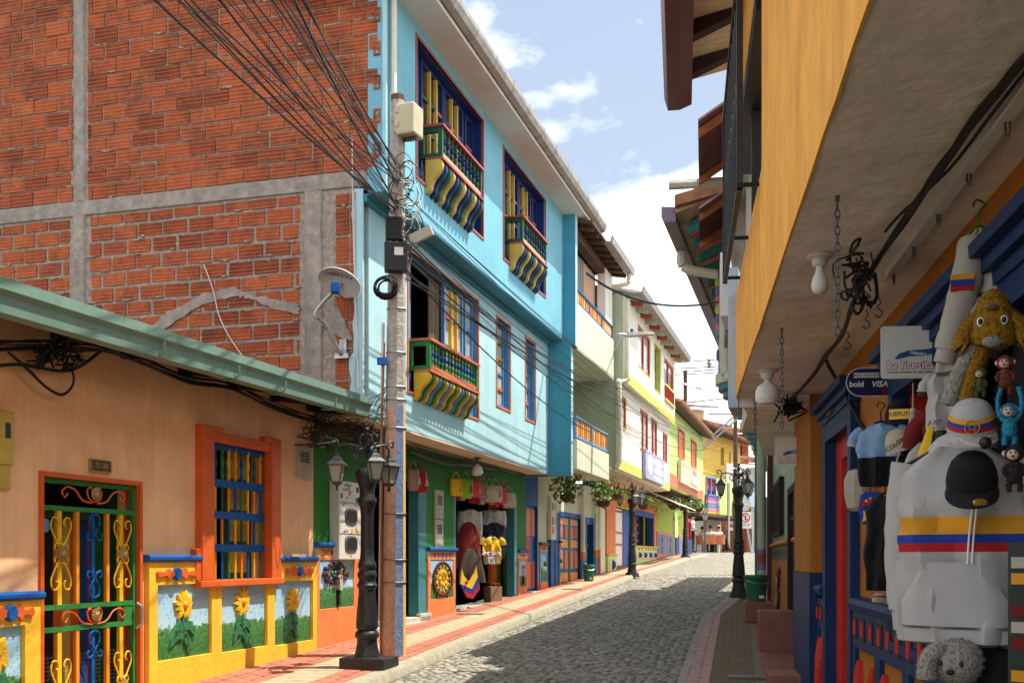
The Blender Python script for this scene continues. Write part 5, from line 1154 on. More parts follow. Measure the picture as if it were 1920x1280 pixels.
lime = thing('lime_house', 'lime green house with orange shuttered windows and salmon band', 'house', LF(36, -1, G(35)))
LA0, LA1, OL = 32.02, A(1318, 1.0), 1.0
lw = [(A(1271, OL), A(1282, OL), 3.15, 3.95), (A(1295.5, OL), A(1304.5, OL), 3.15, 3.95)]
mb = MB(); mb.wall(LF, LA0, LA1, 2.10, 4.38, OL, .2, lw); mb.box(LF, LA1-.2, LA1, -3, OL-.2, 2.1, 4.38); obj('upper_wall', mb, 'lime_plaster', lime)
mb = MB(); mb.box(LF, LA0, LA1+.01, OL, OL+.02, 2.10, 2.45); obj('salmon_band', mb, 'salmon_paint', lime)
mb = MB(); mb.box(LF, LA0, LA1, -.4, OL-.21, 2.08, 2.14); obj('soffit', mb, 'brown_wood', lime)
for q in lw:
    mb = MB(); mb.box(LF, q[0]-.05, q[0], OL-.1, OL+.03, q[2]-.05, q[3]+.05); mb.box(LF, q[1], q[1]+.05, OL-.1, OL+.03, q[2]-.05, q[3]+.05); mb.box(LF, q[0], q[1], OL-.1, OL+.028, q[3], q[3]+.05); mb.box(LF, q[0], q[1], OL-.1, OL+.028, q[2]-.05, q[2]); wn = obj('window', mb, 'orange_red_paint', lime)
    for k in range(3): mb = MB(); b0 = q[0]+(q[1]-q[0])*k/3; b1 = q[0]+(q[1]-q[0])*(k+1)/3; mb.box(LF, b0+.01, b1-.03, OL-.08, OL-.02, q[2], q[3]); obj('shutter', mb, 'orange_red_paint', wn)
P = [(-3, 5.6), (1.35, 4.36), (1.35, 4.42), (-3, 5.7)]
mb = MB(); mb.prism([LF(LA0, p, q) for p, q in P], [LF(LA1+.3, p, q) for p, q in P]); rf = obj('roof', mb, 'brown_wood', lime)
for k in range(26): mb = MB(); aa = LA0+.15+k*.34; mb.tube([LF(aa, 1.40, 4.44), LF(aa, .2, 4.80)], .09, 6); obj('roof_tile', mb, 'tile_roof', rf, smooth=True)
mb = MB(); mb.wall(LF, A(1286), LA1, -.6, 2.1, -.02, .2, [(A(1290), A(1296), -.6, 1.6)]); obj('ground_wall', mb, 'lime_plaster', lime)
frame_box(lime, LF, A(1290), A(1296), .0, 1.6, 0, .15, 'red_paint'); mb = MB(); mb.box(LF, A(1290), A(1296), -.25, -.2, 0, 1.5); obj('door', mb, 'lilac_paint', lime)
mb = MB(); mb.box(LF, A(1297), LA1, -.02, .02, -.4, .75); obj('wainscot', mb, 'dark_blue_paint', lime)
for k in range(2):
    mb = MB(); q0 = LA0+.2+k*2.6; P = [(.05, 2.07), (1.2, 1.55), (1.2, 1.58), (.05, 2.10)]; mb.prism([LF(q0, p, q) for p, q in P], [LF(q0+2.4, p, q) for p, q in P]); obj('awning', mb, 'soffit_beige', lime)
q0, q1 = A(1277, OL+.12), A(1313, OL+.12)
mb = MB(); mb.box(LF, q0, q1, OL+.02, OL+.12, 2.30, 2.98); sg = tag(obj('shop_sign', mb, 'soffit_beige'), 'beige shop sign with white lettering on the lime green house', 'sign')
for k, (s_, y, z_) in enumerate((('LA CASA', 2.80, .20), ('COMIDAS', 2.55, .42))):
    tm = text_mb(s_, z_, .03, .015).xf(LF.M(q0+(q1-q0)*.66, OL+.13, y) @ Matrix.Rotation(R(90), 4, 'X')); obj('lettering', tm, 'salmon_pale' if k == 0 else 'print_white', sg)
# ================================================================== RIGHT: OCHRE HOUSE WITH SOUVENIR SHOP
a_, z_ = RF.a, RF.z
och = thing('ochre_house', 'ochre house on the right with overhanging plaster ceiling, iron balcony and souvenir shop', 'house', RF(5, -1, G(5)))
ZC, OS = 1.30, .66
RE = 8.65/.9874                                # far end of the overhang
PIL = 9.62/.9874
da0, da1 = a_(1613), a_(1558)                  # door, near and far jamb
sa0, sa1 = 1.2, a_(1683)                       # shop window
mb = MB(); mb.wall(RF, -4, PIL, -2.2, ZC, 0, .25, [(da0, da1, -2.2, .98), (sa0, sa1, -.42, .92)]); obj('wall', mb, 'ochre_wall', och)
mb = MB(); mb.box(RF, -4, RE, -.1, OS, ZC, ZC+.14); obj('ceiling_slab', mb, 'ceiling_plaster', och)
pier1 = 5.72/.9874
mb = MB(); n = 46
# the street face of the overhang: a pier up to the roof, then a parapet with ragged lower edge
lo = [(-4+(RE+4)*k/n, ZC+.0-.018*abs(noise.noise((k*.9, 2, 0)))) for k in range(n+1)]
up = [(RE, 2.13), (pier1+.02, 2.13), (pier1, 2.2), (pier1, 4.4), (-4, 4.4)]
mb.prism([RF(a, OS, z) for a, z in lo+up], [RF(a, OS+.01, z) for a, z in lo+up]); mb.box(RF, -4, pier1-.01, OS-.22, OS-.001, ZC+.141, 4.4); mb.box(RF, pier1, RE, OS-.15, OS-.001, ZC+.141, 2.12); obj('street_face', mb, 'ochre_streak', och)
mb = MB(); mb.box(RF, RE-.15, RE, -2.5, OS-.16, ZC+.141, 2.0); obj('end_parapet', mb, 'ochre_streak', och)
mb = MB(); mb.box(RF, pier1, 7.6, OS-.16, OS+.02, 3.22, 4.4); obj('lintel', mb, 'ochre_streak', och)
mb = MB(); mb.box(RF, pier1+.01, pier1+.22, OS-.20, OS-.02, 2.13, 3.9); mb.box(RF, pier1+.22, RE-.1, OS-.14, OS+.025, 3.10, 3.215); mb.box(RF, 7.4, 7.5, OS-.14, OS-.04, 2.13, 3.1); obj('black_frame', mb, 'plastic_black', och)
# roof of the ochre house
GE = 1.10
P = [(GE-.06, 3.98), (GE-.06, 4.02), (-3, 4.9), (-3, 4.86)]
mb = MB(); mb.prism([RF(-4, p, q) for p, q in P], [RF(8.85, p, q) for p, q in P]); rf = obj('roof', mb, 'board_cream', och)
for k in range(8):
    aa = 4.05+k*.63; P = [(OS-.2, 4.10), (GE-.08, 3.86), (GE-.08, 3.975), (OS-.2, 4.215)]; mb = MB(); mb.prism([RF(aa, p, q) for p, q in P], [RF(aa+.11, p, q) for p, q in P]); obj('rafter', mb, 'dark_wood', rf)
P = [(GE-.08, 4.06), (GE-.08, 3.84), (GE+.02, 3.80), (GE+.12, 3.80), (GE+.15, 3.90), (GE+.15, 4.02), (GE+.12, 4.06)]
mb = MB(); mb.prism([RF(-4, p, q) for p, q in P], [RF(9.0, p, q) for p, q in P]); obj('gutter', mb, 'fascia_maroon', rf)
# iron balcony railing
r0, r1 = 5.85/.9874, 7.95/.9874; RO = OS+.12
mb = MB(); mb.box(RF, r0, r1, RO-.02, RO+.02, 3.28, 3.32); mb.box(RF, r0, r1, RO-.015, RO+.015, 2.07, 2.10); mb.box(RF, r0, r0+.035, RO-.018, RO+.018, 2.07, 3.3); mb.box(RF, r1-.035, r1, RO-.018, RO+.018, 2.07, 3.3)
rail = obj('iron_railing', mb, 'black_iron', och)
for k in range(9):
    q = r0+(r1-r0)*(k+1)/10; mb = MB(); mb.tube([RF(q, RO, 2.1), RF(q, RO, 3.28)], .011, 5)
    mb.tube(catmull([RF(q, RO, 2.6), RF(q+.05, RO, 2.68), RF(q+.05, RO, 2.78), RF(q, RO, 2.82), RF(q-.05, RO, 2.78), RF(q-.05, RO, 2.68), RF(q, RO, 2.6)], 3), .008, 4); obj('baluster', mb, 'black_iron', rail)
for q in (r0+.05, (r0+r1)/2, r1-.05): mb = MB(); mb.tube([RF(q, RO, 2.10), RF(q, OS-.05, 2.10)], .014, 5); obj('stay', mb, 'black_iron', rail)
# pillar, wainscot, mouldings
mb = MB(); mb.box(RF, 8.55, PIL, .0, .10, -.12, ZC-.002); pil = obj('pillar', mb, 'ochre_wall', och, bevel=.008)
mb = MB(); mb.box(RF, 8.545, PIL+.004, .0, .105, -1.4, -.12); obj('pillar_base', mb, 'deep_blue_paint', pil)
wtop = -.29
def low_panel(a0, a1, kind=0):
    mb = MB(); w_ = a1-a0; p0, p1 = a0+.07, a1-.07
    mb.wall(RF, a0, a1, -2.1, wtop-.02, .05, .05, [(p0, p1, -1.25, -.55)]); wn = obj('wainscot', mb, 'deep_blue_paint', och, bevel=.006)
    mb = MB(); mb.box(RF, p0, p1, 0, .02, -1.25, -.55); pn = obj('panel', mb, 'ochre_wall', wn)
    mb = MB(); c = (p0+p1)/2
    for s in (-1, 1):
        mb.tube(catmull([RF(c+s*.03, .03, -1.22), RF(c+s*.05, .035, -1.0), RF(c+s*.12*w_/.5, .035, -.80), RF(c+s*.14*w_/.5, .03, -.62)], 4), [.035, .04, .045, .045, .05, .05, .05, .045, .045, .04, .035, .03, .02], 6)
        mb.ball(RF(c+s*.05, .03, -.86), .05, 7, 5); mb.ball(RF(c+s*.16*w_/.5, .03, -.98), .045, 7, 5)
    obj('flower_relief', mb, 'red_paint', pn, smooth=True)
    n = max(2, int(w_/.21)); 
    for k in range(n):
        q = a0+w_*(k+.5)/n; mb = MB(); mb.box(RF, q-.035, q+.035, .05, .064, wtop-.18, wtop-.09); mb.i = 1; mb.box(RF, q-.05, q+.05, .045, .056, wtop-.20, wtop-.07); obj('diamond_tile', mb, ['red_paint', 'print_black'], wn)
for q0, q1 in ((da1+.02, 8.54), (5.9, da0-.02), (5.15, 5.895), (4.4, 5.145), (3.65, 4.395), (2.8, 3.645), (1.8, 2.795)): low_panel(q0, q1)
mb = MB(); pr = [(0, wtop-.03), (.07, wtop-.03), (.085, wtop+.01), (.07, wtop+.04), (0, wtop+.05)]
mb.prism([RF(0, p, q) for p, q in pr], [RF(da0-.02, p, q) for p, q in pr]); obj('dado_rail', mb, 'deep_blue_paint', och)
mb = MB(); mb.prism([RF(da1+.02, p, q+.04) for p, q in pr], [RF(8.545, p, q+.04) for p, q in pr]); obj('dado_rail', mb, 'deep_blue_paint', och)
# door
mb = MB(); mb.box(RF, da0, da0+.13, -.1, .06, -1.5, .98); mb.box(RF, da1-.13, da1, -.1, .06, -1.5, .98); mb.box(RF, da0+.13, da1-.13, -.1, .058, .85, .98); df = obj('door_frame', mb, 'deep_blue_paint', och)
for i, (o_, h0, h1) in enumerate(((.07, .98, 1.03), (.10, 1.03, 1.08), (.14, 1.08, 1.13))): mb = MB(); mb.box(RF, da0-.04-.03*i, da1+.04+.03*i, 0, o_, h0, h1-.002); obj('cornice', mb, 'deep_blue_paint', df)
mb = MB(); mb.box(RF, da0+.13, da0+.25, -.16, -.02, -1.4, .85); mb.box(RF, da1-.40, da1-.13, -.16, -.02, -1.4, .85); mb.box(RF, da0+.25, da1-.40, -.16, -.022, .70, .85); obj('red_frame', mb, 'red_paint', df)
for i, c in enumerate(('red_paint', 'red_paint', 'lilac_paint', 'lilac_paint')): mb = MB(); q0 = da0+.25; q1 = da1-.40; mb.box(RF, q0+(q1-q0)*i/4+.002, q0+(q1-q0)*(i+1)/4-.002, -.14, -.10, -1.3, .70); obj('plank', mb, c, df)
mb = MB(); mb.box(RF, da0+.25, da1-.40, -.10, -.09, -.30, -.22); mb.box(RF, da0+.25, da1-.4, -.1, -.09, -1.3, -1.22)
obj('iron_strap', mb, 'black_iron', df)
for k in range(6): mb = MB(); q = da0+.27+(da1-da0-.69)*k/5; mb.tube([RF(q, -.09, -.05), RF(q, -.09, .30)], .008, 4); obj('grille_bar', mb, 'black_iron', df)
mb = MB(); mb.box(RF, (da0+da1)/2+.05, (da0+da1)/2+.30, .06, .085, 1.0, 1.10); obj('number_plaque', mb, 'brown_wood', df)
mb = MB(); mb.box(RF, da0-.02, da1+.02, -.3, .12, -1.5, -1.17); obj('doorstep', mb, 'maroon_tile', och)
# shop window: blue frame, shutters, dark interior with shelves
mb = MB(); mb.box(RF, sa1-.10, sa1, -.15, .05, -.42, .92); mb.box(RF, sa0, sa1-.1, -.15, .048, .82, .92); mb.box(RF, sa0, sa1, -.25, .06, -.47, -.42); sf = obj('shop_frame', mb, 'deep_blue_paint', och)
for i, (o_, h0, h1) in enumerate(((.06, .92, .97), (.09, .97, 1.02), (.13, 1.02, 1.07))): mb = MB(); mb.box(RF, sa0, sa1+.05+.03*i, 0, o_, h0, h1-.002); obj('cornice', mb, 'deep_blue_paint', sf)
mb = MB(); mb.box(RF, sa1-.18, sa1-.10, -.14, -.04, -.42, .82); obj('red_frame', mb, 'red_paint', sf)
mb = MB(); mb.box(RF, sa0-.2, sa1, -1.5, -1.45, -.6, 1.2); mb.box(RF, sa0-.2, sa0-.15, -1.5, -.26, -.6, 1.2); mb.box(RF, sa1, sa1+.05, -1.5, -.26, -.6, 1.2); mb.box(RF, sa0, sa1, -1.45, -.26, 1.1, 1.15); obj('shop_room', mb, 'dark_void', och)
for k in range(4): mb = MB(); mb.box(RF, sa0, sa1, -.9, -.45, -.35+k*.3, -.33+k*.3); obj('shelf', mb, 'brown_wood', och)
# hook rail under the ceiling
mb = MB(); h0, h1 = RF.a(1672, .16), RF.a(1925, .16); mb.box(RF, h1-1.0, h0, .15, .19, ZC-.035, ZC-.001); hr = obj('hook_rail', mb, 'sign_white', och)
for k in range(7):
    q = h0-.08-k*.42; mb = MB(); mb.tube(catmull([RF(q, .17, ZC-.03), RF(q, .17, ZC-.06), RF(q-.02, .17, ZC-.085), RF(q-.04, .17, ZC-.07), RF(q-.04, .17, ZC-.05)], 4), .004, 4); obj('hook', mb, 'grey_iron', hr)
for u, v in ((1647, 575), (1624, 598), (1589, 640)):
    Y = (ZC)*FPX/(VH-v+18); X = (u-960)/FPX*Y; mb = MB(); mb.tube(catmull([(X, Y, ZC), (X+.01, Y, ZC-.03), (X-.005, Y, ZC-.05), (X+.02, Y, ZC-.075), (X, Y, ZC-.10), (X-.02, Y, ZC-.085)], 4), .004, 4); obj('hook', mb, 'grey_iron', och)
# ceiling lamps and chains (things hanging from the ceiling)
def on_ceiling(u, v, z=ZC): Y = z*FPX/(VH-v); return Vector(((u-960)/FPX*Y, Y, z))
def ceiling_bulb(p, label, s=1.0, wide=False):
    t = thing('ceiling_lamp', label, 'lamp', p-Vector((0, 0, .16*s)), 'bare bulb lamps under the ochre ceiling')
    mb = MB(); mb.lathe([(.055*s, -.002), (.055*s, -.012*s), (.035*s, -.02*s), (.030*s, -.045*s), (.022*s, -.05*s)], p, 14); obj('holder', mb, 'sign_white', t, smooth=True)
    mb = MB()
    if wide: mb.lathe([(.014*s, -.05*s), (.020*s, -.065*s), (.05*s, -.085*s), (.062*s, -.11*s), (.063*s, -.135*s), (.062*s, -.155*s), (.045*s, -.175*s), (.01, -.18*s)], p, 16)
    else: mb.lathe([(.016*s, -.05*s), (.018*s, -.075*s), (.030*s, -.10*s), (.036*s, -.125*s), (.033*s, -.15*s), (.018*s, -.165*s), (.004, -.168*s)], p, 14)
    obj('bulb', mb, 'soffit_white', t, smooth=True)
ceiling_bulb(on_ceiling(1537, 478), 'small bare bulb in a round ceiling holder beside the cable tangle', 1.0)
ceiling_bulb(on_ceiling(1439, 693), 'wide white bulb at the far end of the ochre ceiling', 1.35, True)
def chain(p, n, label, s=.03):
    t = thing('hanging_chain', label, 'chain', p-Vector((0, 0, n*s)), 'chains hanging from the right-hand ceiling'); 
    mb = MB(); mb.tube([p, p-Vector((0, 0, .02))], .008, 6); obj('hook_eye', mb, 'grey_iron', t)
    for k in range(n):
        c = p-Vector((0, 0, .02+k*s+s*.5)); pts = []
        for j in range(9):
            a = 2*math.pi*j/8; x = math.cos(a)*s*.30; zz = math.sin(a)*s*.66
            pts.append(c+(Vector((x, 0, zz)) if k % 2 else Vector((0, x, zz))))
        mb = MB(); mb.tube(pts, s*.10, 4, False); obj('link', mb, 'grey_iron', t)
chain(on_ceiling(1570, 367), 16, 'rusty chain hanging beside the small bare bulb', .030)
chain(on_ceiling(1466, 615), 16, 'rusty chain hanging between the wide bulb and the strawberry ice sign', .034)
chain(on_ceiling(1416, 733), 13, 'short chain hanging left of the wide bulb', .040)

# ================================================================== RIGHT: MINT HOUSE AND PALE BLUE UPPER FLOOR
mint = thing('mint_house', 'mint green house front with dark grille door and yellow guitar panel', 'house', RG(13, -1, G(13)))
gA = lambda u: RG.a(u)
mA0, mA1 = 9.75, gA(1449)
md = (gA(1494), gA(1481)); mw = (gA(1470), gA(1453))
mb = MB(); mb.wall(RG, mA0-.3, mA1, -1.6, 2.18, 0, .25, [(md[0], md[1], -1.6, .80), (mw[0], mw[1], .35, 1.05)]); obj('wall', mb, 'mint_plaster', mint)
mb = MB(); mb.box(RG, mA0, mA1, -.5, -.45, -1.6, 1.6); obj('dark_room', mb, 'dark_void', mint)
for q0, q1 in ((mA0-.2, md[0]), (md[1], mA1)):
    moulding(mint, RG, q0, q1, .19, 'orange_base', .05, .06); mb = MB(); mb.box(RG, q0, q1, 0, .02, -.03, .16); obj('tile_band', mb, 'olive_panel', mint); mb = MB(); mb.box(RG, q0, q1, 0, .018, -1.3, -.03); obj('wainscot', mb, 'ochre_wall', mint)
    n = int((q1-q0)/.2)
    for k in range(n): mb = MB(); q = q0+(q1-q0)*(k+.5)/n; mb.box(RG, q-.05, q+.05, .02, .028, .02, .11); obj('motif', mb, 'black_iron', mint)
mb = MB(); mb.box(RG, md[0], md[0]+.09, -.1, .03, -1.2, .80); mb.box(RG, md[1]-.09, md[1], -.1, .03, -1.2, .80); mb.box(RG, md[0]+.09, md[1]-.09, -.1, .028, .72, .80); mb.box(RG, md[0]+.09, md[1]-.09, -.08, .0, .42, .47); dr = obj('door', mb, 'dark_wood', mint)
for k in range(6): mb = MB(); q = md[0]+.1+(md[1]-md[0]-.2)*k/5; mb.tube([RG(q, -.03, -1.1), RG(q, -.03, .75)], .014, 5); obj('grille_bar', mb, 'black_iron', dr)
mb = MB(); mb.box(RG, mw[0], mw[0]+.06, -.06, .06, .32, 1.05); mb.box(RG, mw[1]-.06, mw[1], -.06, .06, .32, 1.05); mb.box(RG, mw[0], mw[1], -.06, .055, 1.0, 1.05); mb.box(RG, mw[0], mw[1], -.06, .055, .30, .36); wn = obj('window', mb, 'dark_wood', mint)
for k in range(7): mb = MB(); q = mw[0]+(mw[1]-mw[0])*(k+.5)/7; mb.tube([RG(q, .04, .34), RG(q, .04, 1.02)], .014, 5); obj('grille_bar', mb, 'black_iron', wn)
# guitar relief
gc = (gA(1477)+gA(1452))/2; mb = MB(); mb.box(RG, md[1]+.08, mA1-.1, .018, .026, -.80, -.06); gp = obj('guitar_panel', mb, 'ochre_wall', mint)
P = [(0, -.68), (.10, -.62), (.14, -.50), (.10, -.42), (.16, -.30), (.12, -.20), (.20, -.28), (.30, -.12), (.36, -.16), (.30, -.30), (.22, -.42), (.30, -.46), (.26, -.6), (.1, -.74)]
P = [(x*2.2-.3, y) for x, y in P]; mb = MB(); mb.prism([RG(gc-.2-x, .026, y) for x, y in P], [RG(gc-.2-x, .06, y) for x, y in P]); mb.i = 1; mb.prism([RG(gc-.2-x*.45-.02, .06, y*.8-.1) for x, y in P[:7]], [RG(gc-.2-x*.45-.02, .068, y*.8-.1) for x, y in P[:7]]); obj('guitar_relief', mb, ['brown_wood', 'sign_white'], gp)
mb = MB(); mb.box(RG, mA1, mA1+.35, -.1, .08, -1, 1.8); obj('red_jamb', mb, 'fascia_maroon', mint)
for u, v in ((1487, 800), (1448, 845)): mb = MB(); q = gA(u); zz = RG.z(q, v); mb.box(RG, q-.12, q+.12, 0, .04, zz-.06, zz+.06); obj('plaque', mb, 'brown_wood', mint)
meter_box(mint, RG, mA0-.05, mA0+.45, .45, .85, .03, 'mint_plaster'); meter_box(mint, RG, mA0-.05, mA0+.45, .0+.22, .42, .03, 'mint_plaster', False)
# overhanging upper floor, pale blue face
Fb = Frame(-.67, 0, .28, 'R'); fA0, fA1 = 8.65/.963, 12.7/.963
Fp = Frame(.415, 0, .158, 'R')
mb = MB(); q0_, q1_ = Fb(fA0+.1, -.12, 0), Fb(fA1, -.12, 0); r0_, r1_ = RG(fA0, -.1, 0), RG(fA1, -.1, 0)
P = [Vector((p.x, p.y, 0)) for p in (q0_, q1_, r1_, r0_)]; mb.prism([p+Vector((0, 0, ZC-.08)) for p in P], [p+Vector((0, 0, ZC+.1)) for p in P]); obj('soffit', mb, 'ceiling_plaster', mint)
mb = MB(); mb.box(Fb, fA0+.02, fA0+.095, -1.2, -.081, ZC-.082, ZC+.3); obj('end_beam', mb, 'ceiling_plaster', mint)
mb = MB(); mb.box(Fb, fA0, fA0+.55, -.08, .0, ZC-.085, 2.35); obj('upper_face', mb, 'pale_blue_plaster', mint)
mb = MB(); mb.box(Fb, fA0+.08, fA0+.5, .0, .07, 1.98, 2.5); mb.i = 1; mb.box(Fb, fA0+.12, fA0+.46, .07, .075, 2.05, 2.43); obj('wall_cabinet', mb, ['sign_white', 'glass_pale'], mint)
mb = MB(); p = Vector((3.72, 15.9, 0)); z0 = G(15.9); mb.tube([p+Vector((0, 0, z0-.1)), p+Vector((0, 0, z0+.62))], .065, 10); mb.i = 1; mb.tube([p+Vector((0, 0, z0+.62)), p+Vector((0, 0, z0+.72))], .067, 10); mb.tube([p+Vector((0, 0, z0+.86)), p+Vector((0, 0, z0+.93))], .067, 10); mb.i = 2; mb.tube([p+Vector((0, 0, z0+.72)), p+Vector((0, 0, z0+.86))], .067, 10); mb.i = 0; mb.tube([p+Vector((0, 0, z0+.93)), p+Vector((0, 0, 2.6))], .065, 10)
obj('drain_pipe', mb, ['pvc_green', 'lilac_paint', 'rail_red'], mint, smooth=True)

# ================================================================== RIGHT: TURQUOISE BALCONY HOUSE
tq = thing('turquoise_balcony_house', 'house with purple gutter, striped rafters and rounded turquoise balconies', 'house', RB(16, -1, G(15)))
tA0, tA1 = 11.75/.963, 27.0
mb = MB(); mb.box(RB, tA0, tA1, -.3, 0, 2.24, 4.3); mb.box(RB, mA1+1.0, tA1, -.3, 0, -1, 1.0); obj('wall', mb, 'pale_wall', tq)
mb = MB(); mb.box(RB, tA0, 20, -1.5, -.002, 2.185, 2.236); obj('soffit', mb, 'turquoise_paint', tq)
mb = MB(); mb.box(RB, 17.6, 18.4, 0, .03, -.8, 1.6); obj('door', mb, 'turquoise_paint', tq)
TO = .62
P = [(TO, 3.780), (TO, 3.820), (-2.5, 4.750), (-2.5, 4.710)]
mb = MB(); mb.prism([RB(tA0-.2, p, q) for p, q in P], [RB(22.5, p, q) for p, q in P]); rf = obj('roof', mb, 'board_cream', tq)
mb = MB(); P = [(TO-.02, 3.830), (-1.5, 4.250), (-1.5, 4.400), (TO-.02, 3.950)]; mb.prism([RB(tA0-.3, p, q) for p, q in P], [RB(22.5, p, q) for p, q in P]); obj('roof_tiles', mb, 'tile_roof', rf)
for k in range(16):
    aa = tA0+.15+k*.60; mb = MB(); P = [(-.1, 3.890), (TO-.12, 3.650), (TO-.12, 3.775), (-.1, 4.050)]; mb.prism([RB(aa, p, q) for p, q in P], [RB(aa+.16, p, q) for p, q in P]); mb.i = 1
    P = [(-.1, 3.860), (TO-.14, 3.628), (TO-.14, 3.647), (-.1, 3.886)]; mb.prism([RB(aa, p, q) for p, q in P], [RB(aa+.16, p, q) for p, q in P]); obj('rafter', mb, ['turquoise_paint', 'rail_red'], rf)
P = [(TO-.02, 3.850), (TO-.02, 3.690), (TO+.11, 3.690), (TO+.14, 3.750), (TO+.14, 3.870)]
mb = MB(); mb.prism([RB(tA0-.2, p, q) for p, q in P], [RB(22.5, p, q) for p, q in P]); obj('gutter', mb, 'gutter_purple', rf)
mb = MB(); q = 13.9; mb.tube(catmull([RB(q-.7, TO+.05, 3.690), RB(q-.7, TO+.05, 3.550), RB(q-.68, TO-.05, 3.470), RB(q-.55, TO-.35, 3.430)], 5), .06, 8); obj('gutter_outlet', mb, 'pvc', rf, smooth=True)
mb = MB(); mb.tube(catmull([RB(q, .22, 3.750), RB(q, .22, 2.62), RB(q, .21, 2.36), RB(q-.04, .16, 2.27), RB(q-.1, .05, 2.25)], 5), .062, 10); obj('drain_pipe', mb, 'pvc', tq, smooth=True)
def round_balcony(a, zb, s=1.0):
    """half-round balcony: stepped corbel, slab, curved lattice parapet, posts"""
    def ring(r, z, n=12): return [RB(a-math.cos(math.pi*k/n)*r*1.1*s, math.sin(math.pi*k/n)*r*s, z) for k in range(n+1)]
    mb = MB(); b = None
    mb.prism(ring(.58, zb), ring(.58, zb+.13)); b = obj('round_balcony', mb, 'cream_plaster', tq)
    for k in range(5):
        r = .52-k*.095; z1 = zb-.09*k; mb = MB(); mb.prism(ring(r, z1-.075), ring(r, z1-.002)); mb.i = 1; mb.prism(ring(r*.98, z1-.088), ring(r*.98, z1-.076)); obj('corbel_step', mb, ['turquoise_paint', 'rail_red'], b)
    mb = MB(); lo = ring(.52, zb+.13); hi = ring(.52, zb+.62); lo2 = ring(.48, zb+.13); hi2 = ring(.48, zb+.62); mb.prism(lo+lo2[::-1], hi+hi2[::-1]); obj('parapet', mb, 'turquoise_paint', b)
    for k in range(1, 12, 2):
        p = ring(.535, zb+.38)[k]; mb = MB(); mb.ball(p, (.022, .022, .08), 6, 5); obj('lattice_piece', mb, 'lilac_paint' if k % 4 == 1 else 'yellow_paint', b)
    mb = MB(); mb.prism(ring(.56, zb+.62)+ring(.44, zb+.62)[::-1], ring(.56, zb+.69)+ring(.44, zb+.69)[::-1]); obj('rail', mb, 'turquoise_paint', b)
    for k in (2, 6, 10):
        p = ring(.50, zb+.69)[k]; mb = MB(); cols_ = ['pink_paint', 'lilac_paint', 'lime_band']
        for j in range(6): mb.i = j % 3; mb.lathe([(.04, j*.12), (.055, j*.12+.03), (.05, j*.12+.09), (.04, j*.12+.12)], p, 8)
        obj('post', mb, cols_, b, smooth=True)
    mb = MB(); mb.prism(ring(.56, zb+1.41)+ring(.44, zb+1.41)[::-1], ring(.56, zb+1.48)+ring(.44, zb+1.48)[::-1]); obj('top_rail', mb, 'turquoise_paint', b)
for a_b in (14.35, 19.4, 23.0): round_balcony(a_b, 2.24, .64)
# brown corrugated lean-to roofs over the mint house (seen past the railing)
Fw = Frame(0, 0, .18, 'R')
def leanto(a0, a1, o0, o1, z0, z1, label):
    t = thing('corrugated_awning', label, 'awning', Fw((a0+a1)/2, (o0+o1)/2, min(z0, z1)), 'brown corrugated awnings on the right')
    n = 44; P0, P1 = [], []
    for k in range(n+1):
        q = a0+(a1-a0)*k/n; h = .022*math.sin(k*math.pi/1.0*.5*2)*(1 if k % 2 else -1) if False else (.018 if k % 2 else -.018)
        P0.append((q, h)); 
    up0 = [Fw(q, o0, z0+h) for q, h in P0]; up1 = [Fw(q, o1, z1+h) for q, h in P0]; d0 = [Fw(q, o0, z0+h-.012) for q, h in P0]; d1 = [Fw(q, o1, z1+h-.012) for q, h in P0]
    mb = MB(); mb.loft([up0+d0[::-1], up1+d1[::-1]]); obj('sheet', mb, 'tin_maroon', t)
    for q in (a0+.12, a1-.25):
        mb = MB(); mb.prism([Fw(q, o0, z0-.10), Fw(q, o1, z1-.10), Fw(q, o1, z1-.03), Fw(q, o0, z0-.03)], [Fw(q+.05, o0, z0-.10), Fw(q+.05, o1, z1-.10), Fw(q+.05, o1, z1-.03), Fw(q+.05, o0, z0-.03)]); obj('rafter', mb, 'orange_wood', t)
    mb = MB(); zz = (z0+z1)/2-.03; om = (o0+o1)/2; mb.box(Fb, a0+.02, a1-.02, om-.06, om+.06, zz-.20, zz-.12); obj('purlin', mb, 'orange_wood', t)
mb = MB(); mb.box(Fw, 9.35, 12.35, -3, -.42, 1.42, 4.4); obj('upper_storey', mb, 'pale_wall', mint)  # unseen storey block, added to keep sun off the road
leanto(9.2, 10.75, -.36, .05, 3.98, 3.72, 'upper brown corrugated awning on orange beams behind the iron railing')
leanto(10.95, 12.3, -.36, .05, 3.80, 3.54, 'lower brown corrugated awning beside the purple gutter')
mb = MB(); mb.tube([Fw(10.6, .34, 3.66), Fw(10.6, -.9, 3.66)], .05, 8); tag(obj('roof_pole', mb, 'concrete_pale', smooth=True), 'pale round pole end sticking out below the upper corrugated awning', 'pole')
mb = MB(); mb.box(Fw, 11.2, 12.2, -.75, -.22, 2.35, 4.6); t = tag(obj('rooftop_wall', mb, 'concrete'), 'rough grey wall standing behind the corrugated awnings', 'wall')
